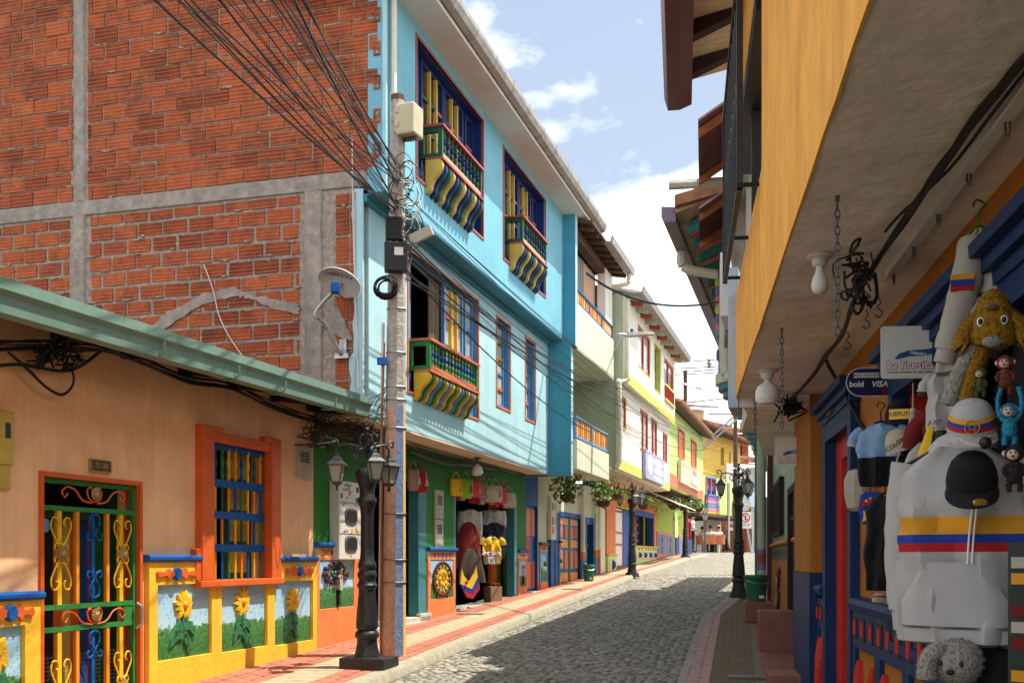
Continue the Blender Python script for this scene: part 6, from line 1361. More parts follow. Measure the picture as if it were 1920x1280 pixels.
# ================================================================== END OF THE STREET
def two_pt(p, q):                             # frame through two ground points, facing the camera
    p = Vector((p[0], p[1], 0)); q = Vector((q[0], q[1], 0)); d = (q-p).normalized(); n = Vector((d.y, -d.x, 0))
    return (lambda a, o, z: p+d*a+n*o+Vector((0, 0, z))), (q-p).length
def PX(u, Y): return ((u-960)/FPX*Y, Y)
CF, CL = two_pt(PX(1306, 51), PX(1386, 57))
corner = thing('yellow_corner_house', 'yellow and lime corner house above an orange open cafe', 'house', CF(CL/2, -2, .3))
zz = lambda v, Y=54: (VH-v)/FPX*Y
wn_ = [(CL*.19, CL*.42, 3.05, 4.0), (CL*.84, CL*.95, 2.9, 3.8)]
mb = MB(); mb.wall(CF, 0, CL, 2.0, 4.15, 0, .3, wn_); obj('lime_wall', mb, 'lime_plaster', corner)
mb = MB(); up_ = [(CL*.52, CL*.60, 4.7, 5.6), (CL*.72, CL*.76, 4.9, 5.5)]; mb.wall(CF, -.8, CL, 4.15, 6.1, .05, .3, up_); obj('yellow_wall', mb, 'yellow_wall', corner)
mb = MB(); mb.box(CF, -.5, CL, -3, -2.9, 0, 6); mb.box(CF, 0, CL, -2.9, -.4, 2.0, 2.1); obj('back_wall', mb, 'shop_inside', corner)
for q in up_:
    mb = MB(); mb.box(CF, q[0], q[1], -.2, -.1, q[2], q[3]); obj('window', mb, 'brown_wood', corner)
for i, q in enumerate(wn_):
    mb = MB(); t = .09; mb.box(CF, q[0], q[0]+t, -.15, .04, q[2], q[3]); mb.box(CF, q[1]-t, q[1], -.15, .04, q[2], q[3]); mb.box(CF, q[0]+t, q[1]-t, -.15, .035, q[3]-t, q[3]); m_ = (q[0]+q[1])/2; mb.box(CF, m_-.04, m_+.04, -.12, .03, q[2], q[3]-t)
    w1 = obj('window', mb, 'lilac_paint', corner)
    for k in range(2):
        for j in range(3):
            mb = MB(); b0 = q[0]+t+(m_-.04-q[0]-t)*0 if k == 0 else m_+.04; b1 = m_-.04 if k == 0 else q[1]-t; h = (q[3]-t-q[2])/3
            mb.box(CF, b0+.03, b1-.03, -.1, -.06, q[2]+h*j+.03, q[2]+h*(j+1)-.03); obj('pane', mb, 'orange_wood' if j else 'glass_dark', w1)
    mb = MB(); mb.box(CF, q[0]+t, q[1]-t, -.13, -.1, q[2], q[3]-t); obj('shutter', mb, 'sky_blue_paint', w1)
    for j, c in enumerate(('yellow_paint', 'pink_paint', 'sky_blue_paint', 'pink_paint', 'lilac_paint')):
        mb = MB(); mb.box(CF, q[0]-.1, q[1]+.1, .05, .18, q[2]-.95+j*.19, q[2]-.95+j*.19+.17); obj('balcony_board', mb, c, w1)
    mb = MB(); mb.box(CF, q[0]-.14, q[1]+.14, .02, .22, q[2]-.02, q[2]+.05); mb.box(CF, q[0]-.14, q[1]+.14, .02, .22, q[2]-1.02, q[2]-.955); obj('balcony_rail', mb, 'sky_blue_paint', w1)
mb = MB(); mb.box(CF, -1.2, CL+.1, -.3, .55, 1.98, 2.12); obj('cafe_eave', mb, 'brown_wood', corner)
mb = MB(); mb.box(CF, -.2, CL*.66, -2.2, -2.0, .2, 2.0); obj('cafe_wall', mb, 'cafe_red', corner)
mb = MB(); mb.box(CF, CL*.66, CL, -1.2, -1.0, .2, 2.0); obj('pale_wall', mb, 'pale_wall', corner)
mb = MB(); mb.box(CF, CL*.72, CL*.92, -1.0, -.97, .3, 1.35); obj('shutter_door', mb, 'box_grey', corner)
mb = MB(); mb.box(CF, CL*.36, CL*.5, -2.0, -1.97, .3, 1.4); obj('cafe_door', mb, 'dark_void', corner)
mb = MB(); mb.box(CF, CL*.66, CL*.98, .02, .08, 1.42, 1.9); sg = obj('cafe_sign', mb, 'sign_white', corner)
tm = text_mb('Restaurante', .30, .01, .02).xf(face_M(CF(CL*.82, .09, 1.68), CF(1, 0, 0)-CF(0, 0, 0))); obj('lettering', tm, 'print_red', sg)
P = [(.75, 6.0), (.75, 6.08), (-3, 7.4), (-3, 7.3)]
mb = MB(); mb.prism([CF(-1.0, p, q+.25) for p, q in P], [CF(CL+.4, p, q-.1) for p, q in P]); rf = obj('roof', mb, 'brown_wood', corner)
for k in range(34): mb = MB(); a = -.9+k*(CL+1.2)/34; dz = .25-.35*(k/34); mb.tube([CF(a, .82, 6.10+dz), CF(a, -1.0, 6.75+dz)], .095, 6); obj('roof_tile', mb, 'tile_roof', rf, smooth=True)
# houses beyond, each a thing with walls, roof and openings
def far_house(u0, u1, v0, v1, Y, wall, roofm, label, wins=(), vb=1042, gable=False, over=.5):
    F_, L_ = two_pt(PX(u0, Y), PX(u1, Y+.5)); z0, z1 = (VH-vb)/FPX*Y, (VH-v1)/FPX*Y; zr = (VH-v0)/FPX*Y
    t = thing('far_house', label, 'house', F_(L_/2, -2, z0)); mb = MB(); mb.wall(F_, 0, L_, z0, z1, 0, .3, [(L_*w_[0], L_*w_[1], z0+(z1-z0)*w_[2], z0+(z1-z0)*w_[3]) for w_ in wins]); mb.box(F_, 0, L_, -4, -3.8, z0, z1); mb.box(F_, 0, .2, -3.8, -.3, z0, z1); mb.box(F_, L_-.2, L_, -3.8, -.3, z0, z1); obj('wall', mb, wall, t)
    for w_ in wins:
        mb = MB(); mb.box(F_, L_*w_[0], L_*w_[1], -.22, -.15, z0+(z1-z0)*w_[2], z0+(z1-z0)*w_[3]); wi = obj('window', mb, 'glass_dark', t)
        mb = MB(); mb.box(F_, L_*w_[0]-.05, L_*w_[1]+.05, 0, .06, z0+(z1-z0)*w_[2]-.1, z0+(z1-z0)*w_[2]); obj('sill', mb, 'brown_wood', wi)
    mb = MB(); P = [(over, z1), (over, z1+.12), (-4.2, zr+.12), (-4.2, zr)]; mb.prism([F_(-.4, p, q) for p, q in P], [F_(L_+.4, p, q) for p, q in P]); r_ = obj('roof', mb, roofm, t)
    n = int(L_/.5)
    if roofm == 'tile_roof':
        for k in range(n): mb = MB(); a = L_*(k+.5)/n; mb.tube([F_(a, over+.06, z1+.16), F_(a, -2, z1+.16+(zr-z1)*.5)], .12, 6); obj('roof_tile', mb, roofm, r_)
    return t
far_house(1290, 1320, 742, 766, 66, 'pale_yellow', 'gutter_grey', 'pale yellow house with grey roof rising behind the lime house', [(.12, .3, .80, .92), (.62, .8, .78, .94)], over=1.0)
far_house(1322, 1356, 770, 800, 72, 'brown_wood', 'tin_maroon', 'brown upper storey with dark gable roof behind the tiled corner house', [(.3, .5, .85, .95)])
far_house(1354, 1404, 788, 812, 80, 'brick', 'tile_roof', 'red brick house with tiled roof far behind the utility pole', [(.2, .35, .8, .9), (.6, .75, .8, .9)])
far_house(1384, 1432, 842, 868, 64, 'pale_wall', 'tile_roof', 'pale house at the street end with dark window openings', [(.1, .3, .55, .72), (.45, .65, .55, .72), (.1, .3, .15, .4), (.5, .7, .1, .42)])
far_house(1400, 1450, 925, 938, 58, 'brick', 'gutter_grey', 'low red brick house at the street end behind the road sign', [(.45, .62, .5, .75)])
far_house(1376, 1412, 905, 915, 60, 'box_grey', 'tin_maroon', 'narrow grey house behind the right-hand street lamp', [(.2, .5, .2, .5), (.6, .85, .55, .8)])
# billboard
bx, by = PX(1364, 53); F_, L_ = two_pt(PX(1362, 53), PX(1428, 54))
mb = MB(); mb.box(F_, 0, L_, -.1, 0, (VH-905)/FPX*53, (VH-868)/FPX*53); bb = tag(obj('billboard', mb, 'sign_white'), 'white billboard with black and red print behind the right lamp', 'billboard')
mb = MB(); z0 = (VH-905)/FPX*53; mb.box(F_, L_*.82, L_*.98, 0, .02, z0+.35, z0+.85); obj('red_logo', mb, 'print_red', bb)
tm = text_mb('CASA', .26, .01, .01).xf(face_M(F_(L_*.6, .02, z0+.72), F_(1, 0, 0)-F_(0, 0, 0))); obj('lettering', tm, 'print_black', bb)
tm = text_mb('MOSCOVA', .22, .01, .01).xf(face_M(F_(L_*.62, .02, z0+.46), F_(1, 0, 0)-F_(0, 0, 0))); obj('lettering', tm, 'print_black', bb)
mb = MB(); mb.box(F_, L_*.72, L_*.78, -.08, .0, .3, z0); mb.box(F_, L_*.05, L_*.1, -.08, 0, .3, z0); obj('post', mb, 'steel', bb)
mb = MB(); mb.box(F_, L_*.30, L_, .02, .05, z0-1.15, z0-.02); obj('blue_panel', mb, 'pale_blue_plaster', bb)
# road sign
Y = 44.0; sx, sy = PX(1398, Y); g = G(Y)-.05
t = thing('road_sign', 'leaning white no pedestrians sign on a grey post', 'sign', (sx+.3, sy, g))
top = Vector((sx-.18, sy, 2.6)); bot = Vector((sx+.25, sy, g)); mb = MB(); mb.tube([bot, top], .045, 8); obj('post', mb, 'steel', t, smooth=True)
FS = face_M(Vector((sx-.02, sy-.06, 1.55)), (1, .15, 0), (-.12, 0, 1)); mb = MB(); mb.box(MF(FS), -.26, .26, -.34, .34, -.01, .01); obj('plate', mb, 'sign_white', t)
mb = MB(); ring = lambda r, z: [FS @ Vector((math.cos(k*.2618)*r, .10+math.sin(k*.2618)*r, z)) for k in range(24)]
mb.loft([ring(.20, .011), ring(.20, .018), ring(.155, .018), ring(.155, .011)], False); mb.box(MF(FS @ Matrix.Translation((0, .10, 0)) @ Matrix.Rotation(R(-45), 4, 'Z')), -.17, .17, -.022, .022, .011, .0175); obj('red_ring', mb, 'print_red', t)
mb = MB(); mb.ball(FS @ Vector((0, .19, .012)), (.03, .01, .03), 8, 5); mb.box(MF(FS), -.025, .025, .06, .16, .011, .014); mb.box(MF(FS @ Matrix.Rotation(R(14), 4, 'Z')), .0, .03, -.02, .07, .011, .014); mb.box(MF(FS @ Matrix.Rotation(R(-14), 4, 'Z')), -.03, .0, -.02, .07, .011, .014); obj('walker', mb, 'print_black', t)
for k, s_ in enumerate(('PROHIBIDO EL PASO', 'DE PEATONES')): tm = text_mb(s_, .05, .001, .01).xf(FS @ Matrix.Translation((0, -.16-.07*k, .013))); obj('lettering', tm, 'print_black', t)
FS2 = face_M(Vector((sx-.12, sy-.08, 2.2)), (1, .15, 0), (-.05, 0, 1)); P = [(-.28, -.26), (.20, -.26), (.36, 0), (.10, .34), (-.28, .20)]
mb = MB(); mb.prism([FS2 @ Vector((x, y, -.01)) for x, y in P], [FS2 @ Vector((x, y, .01)) for x, y in P]); obj('arrow_plate', mb, 'steel', t)
mb = MB(); mb.box(MF(FS2), -.25, .27, -.02, .02, .01, .03); mb.box(MF(FS2), -.02, .02, -.2, .2, .01, .029); obj('back_brace', mb, 'sign_white', t)
# utility poles
def util_pole(x, y, h, r, label, arms=(), box=None):
    z0 = G(y)-.1; t = thing('utility_pole', label, 'pole', (x, y, z0)); mb = MB(); mb.tube([(x, y, z0), (x, y, h)], [r*1.3, r], 8); obj('shaft', mb, 'brown_wood', t, smooth=True)
    for (dx0, dx1, z, dz) in arms: mb = MB(); mb.tube([(x+dx0, y-.15, z), (x+dx1, y-.1, z+dz)], .04, 4); obj('crossarm', mb, 'steel' if dz else 'grey_iron', t)
    if box: mb = MB(); mb.box(ID, x+box[0], x+box[1], y-.4, y+.1, box[2], box[3]); obj('transformer_box', mb, 'concrete_pale', t)
    return t
util_pole(7.18, 44.2, 7.75, .085, 'tall concrete pole with long crossarm rising above the lime house roof', [(-1.3, .9, 7.5, -.6), (-.3, 3.6, 6.35, .5), (-.8, .4, 5.2, -.2), (.0, 2.6, 4.0, 2.4), (.15, 2.9, 4.0, 2.4)])
util_pole(PX(1379, 47)[0], 47, 6.5, .09, 'dark utility pole with grey box beyond the right lamp', [(-1.2, .2, 6.3, 0), (-.2, 1.3, 3.9, .1)], (.55, 1.25, 2.9, 3.9))
mb = MB(); mb.lathe([(.05, 0), (.12, .06), (.05, .12), (.14, .2), (.05, .28), (.12, .34), (.03, .42)], pix(1330, 690, 44), 8); tag(obj('line_insulator', mb, 'steel', smooth=True), 'grey insulator string on the power lines against the white sky', 'insulator')
for k, (v0, v1) in enumerate(((676, 668), (687, 683), (695, 686), (699, 693))):
    mb = MB(); mb.tube([pix(1262, v0+4, 44), pix(1330, (v0+v1)/2+3, 44), pix(1450, v1-4, 44)], .022, 4); tag(obj('power_line', mb, 'cable_grey'), 'thin horizontal power line crossing the sky at the street end', 'cable', 'horizontal lines at the street end')
# street lamp head on a bracket arm (left side, off the cream house)
p0 = LF(23.9, 1.0, 4.35); p1 = pix(1180, 628, 20.6)
t = thing('street_light', 'grey floodlight head on a thin arm in front of the white house', 'street light', p0)
mb = MB(); mb.tube(catmull([p0, p0+(p1-p0)*.5+Vector((0, 0, .12)), p1+Vector((-.25, 0, .02)), p1], 5), .02, 6); obj('arm', mb, 'steel', t, smooth=True)
mb = MB(); FS = TR(p1.x, p1.y, p1.z, -.25); mb.loft([[FS @ Vector((x, y*w_, z_*h)) for y, z_ in ((-.08, -.03), (.08, -.03), (.06, .05), (-.06, .05))] for x, w_, h in ((-.1, .6, .8), (.0, 1, 1), (.38, 1, .7), (.48, .7, .4))]); obj('head', mb, 'concrete_pale', t)
mb = MB(); mb.lathe([(.035, .04), (.035, .10), (.02, .12)], FS @ Vector((.05, 0, 0)), 8); obj('sensor', mb, 'blue_paint', t)

# ================================================================== STREET FURNITURE
LP = [(.122, 0), (.120, .03), (.112, .06), (.098, .13), (.096, .17), (.112, .185), (.116, .21), (.108, .235), (.088, .255), (.104, .275), (.108, .31), (.100, .42), (.086, .56), (.078, .64), (.090, .655), (.097, .68), (.084, .70), (.076, .73), (.090, .76), (.090, .79), (.074, .82), (.088, .85), (.086, .88), (.068, .91), (.064, 1.00), (.062, 1.34), (.066, 1.40), (.074, 1.43), (.088, 1.46), (.090, 1.49), (.070, 1.52), (.074, 1.60), (.096, 1.66), (.112, 1.70), (.112, 1.75), (.09, 1.78), (.05, 1.79)]
def lamp_parts():
    parts = []
    m = MB(); n = 24
    rings = []
    for r, z in LP:
        fl_ = .07 if (.29 < z < .62 or .02 < z < .17) else (.03 if .95 < z < 1.38 else 0)
        rings.append([Vector((math.cos(2*math.pi*k/n)*r*(1-fl_*(k % 2)), math.sin(2*math.pi*k/n)*r*(1-fl_*(k % 2)), z)) for k in range(n)])
    m.loft(rings); parts.append(('column', m.mesh('column', 'black_iron', smooth=True)))
    m = MB()
    for k in range(3):                         # scroll work on top
        a = 2*math.pi*k/3+.5; q = lambda x, z: Vector((math.cos(a)*x, math.sin(a)*x, z))
        m.tube(catmull([q(.02, 1.78), q(.09, 1.85), (q(.10, 1.93)), q(.05, 1.97), q(.02, 1.93), q(.05, 1.90)], 4), .010, 5); m.tube(catmull([q(.02, 1.96), q(.07, 2.02), q(.06, 2.09), q(.02, 2.10), q(.02, 2.05)], 4), .009, 5)
    m.tube([(0, 0, 1.78), (0, 0, 2.14)], .014, 6); m.ball((0, 0, 2.15), .025, 8, 5); parts.append(('scrollwork', m.mesh('scrollwork', 'black_iron', smooth=True)))
    m = MB(); q = lambda x, z: Vector((x, 0, z))
    m.tube(catmull([q(.0, 1.98), q(.12, 2.0), q(.22, 2.02), q(.285, 1.99), q(.295, 1.94)], 5), .011, 5); m.tube(catmull([q(.27, 1.99), q(.30, 2.06), q(.35, 2.06), q(.35, 2.01), q(.32, 2.01)], 4), .009, 5); m.tube(catmull([q(.02, 1.86), q(.1, 1.88), q(.15, 1.94), q(.12, 1.98), q(.09, 1.95)], 4), .008, 5)
    arm = m.mesh('arm', 'black_iron', smooth=True)
    m = MB(); m.lathe([(.012, 1.94), (.02, 1.925), (.03, 1.90), (.055, 1.885), (.068, 1.86), (.118, 1.825), (.120, 1.815), (.10, 1.812)], (.295, 0, 0), 4, twist=math.pi/4); m.lathe([(.055, 1.66), (.06, 1.655), (.045, 1.635), (.012, 1.62), (.014, 1.585), (.003, 1.575)], (.295, 0, 0), 4, twist=math.pi/4)
    for k in range(4):
        a = math.pi/4+math.pi/2*k; m.tube([(.295+math.cos(a)*.096, math.sin(a)*.096, 1.815), (.295+math.cos(a)*.056, math.sin(a)*.056, 1.66)], .007, 4)
    lan = m.mesh('lantern', 'lamp_roof'); 
    m = MB(); m.lathe([(.092, 1.812), (.053, 1.662)], (.295, 0, 0), 4, twist=math.pi/4); gl = m.mesh('glass', 'glass_lamp')
    m = MB(); m.lathe([(.022, 1.70), (.030, 1.73), (.028, 1.77), (.012, 1.80)], (.295, 0, 0), 8)
    return parts, arm, lan, gl
LPARTS = lamp_parts()
def street_lamp(x, y, label, rot=0.0, plinth=None, s=1.0):
    z = G(y); t = thing('street_lamp', label, 'street lamp', (x, y, z), 'black cast iron street lamps'); parts, arm, lan, gl = LPARTS
    if plinth:
        mb = MB(); w_, h = plinth; F = MF(TR(x+.02, y, z, -.30)); mb.box(F, -w_, w_, -w_*.8, w_*.8, -.08, h); obj('plinth', mb, 'black_iron', t, bevel=.015); z += h
    else:
        mb = MB(); mb.prism([TR(x, y, z) @ Vector((math.cos(math.pi*k/4+.39)*.19, math.sin(math.pi*k/4+.39)*.19, -.05)) for k in range(8)], [TR(x, y, z) @ Vector((math.cos(math.pi*k/4+.39)*.16, math.sin(math.pi*k/4+.39)*.16, .05)) for k in range(8)]); obj('plinth', mb, 'black_iron', t); z += .04
    M0 = TR(x, y, z, rot, s)
    for nm, me in parts: inst(nm, me, M0, t)
    for k in range(3):
        Mk = M0 @ Matrix.Rotation(2*math.pi*k/3, 4, 'Z'); inst('arm', arm, Mk, t); l = inst('lantern', lan, Mk, t); g_ = inst('glass', gl, Mk, t)
        g_.parent = l; g_.matrix_local = Matrix.Identity(4)
street_lamp(-1.375, 10.12, 'near black street lamp on a dark plinth beside the painted concrete pole', R(172), (.23, .10))
street_lamp((1385-960)/FPX*19.2, 19.2, 'black street lamp on the shaded right pavement beside the green bin', R(165), s=1.07)
street_lamp((1185-960)/FPX*25.6, 25.6, 'black street lamp on the left pavement before the red door', R(160), s=1.0)
street_lamp((1285-960)/FPX*36.2, 36.2, 'farthest black street lamp next to the standing man', R(175), s=1.0)
# thin cafe lantern post
x, y = PX(1322, 49); z = G(y)-.05; t = thing('lantern_post', 'thin grey lantern post in front of the open cafe', 'lamp post', (x, y, z)); mb = MB(); mb.tube([(x, y, z), (x, y, z+.3), (x, y, z+1.45)], [.07, .04, .035], 8); obj('post', mb, 'grey_iron', t, smooth=True)
mb = MB(); mb.lathe([(.06, 1.45), (.14, 1.75), (.18, 1.76), (.08, 1.92), (.02, 2.0)], (x, y, z), 6); obj('lantern', mb, 'grey_iron', t); mb = MB(); mb.lathe([(.075, 1.47), (.145, 1.73)], (x, y, z), 6); obj('glass', mb, 'glass_lamp', t)
# the painted concrete pole
px_, py_ = -1.22, 10.98; pz0 = G(py_)-.05; ptop = 4.69
pole = thing('concrete_pole', 'concrete utility pole with flaking pink, blue and yellow paint below', 'pole', (px_, py_, pz0))
def pole_sec(z, rot=R(12.5)):
    r = .128-.056*(z-pz0)/(ptop-pz0); lean = -.012*(z-pz0)*0
    return [Vector((px_+lean+math.cos(rot+math.pi/4*k)*r+.008*(z-pz0), py_+math.sin(rot+math.pi/4*k)*r, z)) for k in range(8)]
def pole_mb(z0, z1, n=6):
    mb = MB(); mb.loft([pole_sec(z0+(z1-z0)*k/n) for k in range(n+1)]); return mb
mb = pole_mb(1.56, ptop); obj('shaft', mb, 'pole_concrete', pole)
mb = pole_mb(pz0, 1.56)
mm = []
for f in mb.f:
    c = sum((mb.v[i] for i in f), Vector())/len(f); a = math.degrees(math.atan2(c.y-py_, c.x-px_-.008*(c.z-pz0)))
    mm.append(1 if -75 < a < -35 else (2 if -35 <= a < 40 else 0))
mb.m = mm; obj('painted_foot', mb, ['pole_pink', 'pole_blue', 'pole_yellow'], pole)
mb = MB(); mb.tube([(px_-.125, py_-.06, pz0), (px_-.11, py_-.06, 1.5), (px_-.09, py_-.05, 2.2)], .013, 6); obj('conduit', mb, 'orange_wood', pole)
mb = MB(); mb.tube([(px_-.14, py_-.04, pz0+.4), (px_-.12, py_-.04, 1.2), (px_-.10, py_-.05, 2.4)], .015, 6); obj('conduit', mb, 'steel', pole)
for z in (-.25, -.02, .45, 1.33, 1.62, 1.75, 2.10, 2.55, 3.15, 3.22, 3.30, 3.38, 3.46):
    q = pole_sec(z); c = sum(q, Vector())/8; q = [c+(p-c)*1.07 for p in q]; mb = MB(); mb.tube(q+[q[0]], .006, 4, False); obj('strap', mb, 'steel' if z > 1 else 'grey_iron', pole)
Fp_ = MF(TR(px_+.12, py_-.05, 0, -.35))
mb = MB(); mb.box(Fp_, -.06, .15, -.10, .14, 4.30, 4.62); jb = obj('junction_box', mb, 'box_beige', pole, bevel=.02)
mb = MB(); mb.box(Fp_, -.08, -.06, -.08, .10, 4.34, 4.58); mb.box(Fp_, -.05, -.02, -.112, -.10, 4.38, 4.44); mb.box(Fp_, -.05, -.02, -.112, -.10, 4.52, 4.58); obj('box_hinge', mb, 'box_beige', jb)
mb = MB()
for k in range(7): mb.tube([Fp_(-.04+.028*k, .0, 4.31), Fp_(-.04+.028*k, .0, 4.26)], .011, 5)
obj('box_gland', mb, 'plastic_black', jb)
Fq = MF(TR(px_+.02, py_-.10, 0, .1))
mb = MB(); mb.box(Fq, -.09, .08, -.07, .03, 3.22, 3.46); t1 = obj('terminal_box', mb, 'plastic_black', pole, bevel=.012)
for k in range(8): mb = MB(); mb.box(Fq, -.08, .06, -.078, -.07, 3.24+.027*k, 3.253+.027*k); obj('rib', mb, 'plastic_black', t1)
mb = MB(); mb.box(Fq, -.10, .13, -.09, .03, 2.90, 3.20); t2 = obj('terminal_box', mb, 'plastic_black', pole, bevel=.012); mb = MB(); mb.box(Fq, .0, .09, -.094, -.09, 3.06, 3.14); obj('label_plate', mb, 'sign_white', t2)
mb = MB()
for k in range(9):
    r_ = random.Random(k); c = Vector((px_-.06+r_.uniform(-.02, .02), py_-.16+r_.uniform(-.03, .02), 2.74+r_.uniform(-.02, .02))); rr_ = .105+r_.uniform(-.02, .015)
    mb.tube([c+Vector((math.cos(a*.3927)*rr_, .04*math.sin(a*.39+k), math.sin(a*.3927)*rr_*.95)) for a in range(17)], .008, 5, False)
obj('cable_coil', mb, 'cable', pole, smooth=True)
Ff = face_M(Vector((px_+.30, py_-.15, 3.27)), (.85, -.2, .35), (-.3, 0, 1)); mb = MB(); mb.box(MF(Ff), -.12, .12, -.05, .05, -.03, .03); mb.tube([Vector((px_+.05, py_-.05, 3.22)), Ff @ Vector((-.1, 0, 0))], .012, 5); obj('floodlight', mb, 'box_grey', pole)
mb = MB(); mb.box(MF(TR(px_-.10, py_-.13, 1.98, .5)), -.045, .045, -.03, .03, -.02, .05); obj('small_blue_box', mb, 'blue_paint', pole)
mb = MB(); q = pole_sec(ptop); mb.loft([q, [p+Vector((0, 0, .06)) for p in q]]); obj('cap', mb, 'brown_wood', pole)

# satellite dish
dp = pix(636, 530, 11.35); t = thing('satellite_dish', 'grey satellite dish with dark lettering on the brick flank', 'satellite dish', FW(-.22, .0, 2.3))
MD = face_M(dp, (.95, -.10, -.24), (.10, -.85, .62)); mb = MB(); n = 28
mb.loft([[MD @ Vector((math.cos(2*math.pi*k/n)*.235*f, math.sin(2*math.pi*k/n)*.19*f, (f*f)*.055-.055+d)) for k in range(n)] for f, d in ((.02, -.012), (.4, -.012), (.75, -.012), (1.0, -.012), (1.02, .0), (1.0, .006), (.75, .0), (.4, .0), (.02, .0))]); dish = obj('reflector', mb, 'dish_grey', t, smooth=True)
tm = text_mb('DIRECTV', .075, .001, .012, space=1.05).xf(MD @ Matrix.Translation((-.01, .065, -.022))); 
tm.v = [MD @ (lambda l: Vector((l.x, l.y, ((l.x/.245)**2+(l.y/.20)**2)*.055-.055+.004)))(MD.inverted() @ p) for p in tm.v]; obj('lettering', tm, 'print_black', dish)
mb = MB(); h0 = MD @ Vector((.03, -.20, 0)); h1 = MD @ Vector((.05, .10, .24)); mb.tube([h0, h1], .014, 4); obj('feed_arm', mb, 'steel', t); mb = MB(); mb.box(MF(Matrix.Translation(h1) @ Matrix.Rotation(.3, 4, 'Z')), -.04, .04, -.05, .05, -.03, .08); obj('feed_horn', mb, 'blue_paint', t, bevel=.008)
mb = MB(); mb.tube(catmull([MD @ Vector((0, -.05, -.05)), FW(-.10, .30, 2.60), FW(-.18, .22, 2.48), FW(-.27, .08, 2.22), FW(-.27, .04, 2.2)], 5), .022, 8); obj('mast', mb, 'steel', t, smooth=True); mb = MB(); mb.box(FW, -.36, -.20, .0, .05, 2.15, 2.20); mb.box(FW, -.33, -.25, .0, .03, 2.20, 2.36); obj('foot_plate', mb, 'steel', t)

# bins and shoe boxes
def bucket(x, y, z, r, h, label, mat='bin_green'):
    t = thing('green_bin', label, 'bin', (x, y, z), 'green plastic bins'); mb = MB(); mb.lathe([(r*.80, 0), (r*.95, h*.8), (r, h*.86), (r*1.06, h*.88), (r*1.06, h*.97), (r, h), (r*.92, h), (r*.86, h*.5), (r*.75, .03)], (x, y, z), 18); b = obj('tub', mb, mat, t, smooth=True); mb = MB(); mb.tube([(x+math.cos(a*.2618-2.6)*r*1.1, y+math.sin(a*.2618-2.6)*r*1.1, z+h*.80-.05*math.sin(a*.26*1.3)) for a in range(9)], .006, 4); obj('handle', mb, 'steel', t)
    mb = MB(); mb.box(MF(TR(x, y, z)), r*.05, r*.45, -r*.99, -r*.90, h*.1, h*.22); obj('label_patch', mb, 'sign_white', t)
Yb = 23.2; bucket((1104-960)/FPX*Yb, Yb, G(Yb), .125, .36, 'bright green plastic bucket in the sun by the double door')
Yb = 14.9; t = thing('brick_step', 'maroon tiled block under the dark green bin', 'step', (3.42, Yb, G(Yb))); mb = MB(); mb.box(MF(TR(3.42, Yb, G(Yb)-.05, -.15)), -.165, .19, -.15, .15, 0, .29); obj('block', mb, 'maroon_tile', t, bevel=.01)
bucket(3.41, Yb, G(Yb)+.245, .165, .36, 'dark green plastic bin standing on the maroon block')
Yb = 11.9; t = thing('brick_step', 'larger maroon tiled block against the yellow guitar panel', 'step', (3.0, Yb, G(Yb))); mb = MB(); mb.box(MF(TR(2.92, Yb, G(Yb)-.06, -.18)), -.17, .21, -.2, .2, 0, .44); obj('block', mb, 'maroon_tile', t, bevel=.01)
Yb = 9.3; t = thing('brick_step', 'low maroon step at the foot of the blue pillar', 'step', (2.5, Yb, G(Yb))); mb = MB(); mb.box(MF(TR(2.46, Yb, G(Yb)-.08, -.16)), -.22, .22, -.25, .3, 0, .15); obj('block', mb, 'maroon_tile', t, bevel=.01)

# hanging baskets
def leaf_cluster(c, rx, rz, n, seed, mats, size=.06, droop=0.0):
    r_ = random.Random(seed); mb = MB()
    for k in range(n):
        d = Vector((r_.gauss(0, 1), r_.gauss(0, 1), r_.gauss(0, .9))).normalized()*(r_.random()**.4); p = Vector(c)+Vector((d.x*rx, d.y*rx, d.z*rz-(droop*abs(d.x) if droop else 0)))
        s = size*r_.uniform(.6, 1.3); ax = Vector((r_.gauss(0, 1), r_.gauss(0, 1), r_.gauss(.4, 1))).normalized(); x = ax.orthogonal().normalized(); y = ax.cross(x); mb.i = 0 if r_.random() < .6 else 1
        x, y = x*math.cos(k)+y*math.sin(k), y*math.cos(k)-x*math.sin(k)
        mb.add([p-x*s*.6, p-y*s*.5+x*s*.1+ax*s*.1, p+x*s*.7, p+y*s*.5+x*s*.1+ax*s*.1, p+ax*s*.18], [(0, 1, 4), (1, 2, 4), (2, 3, 4), (3, 0, 4)])
    return mb
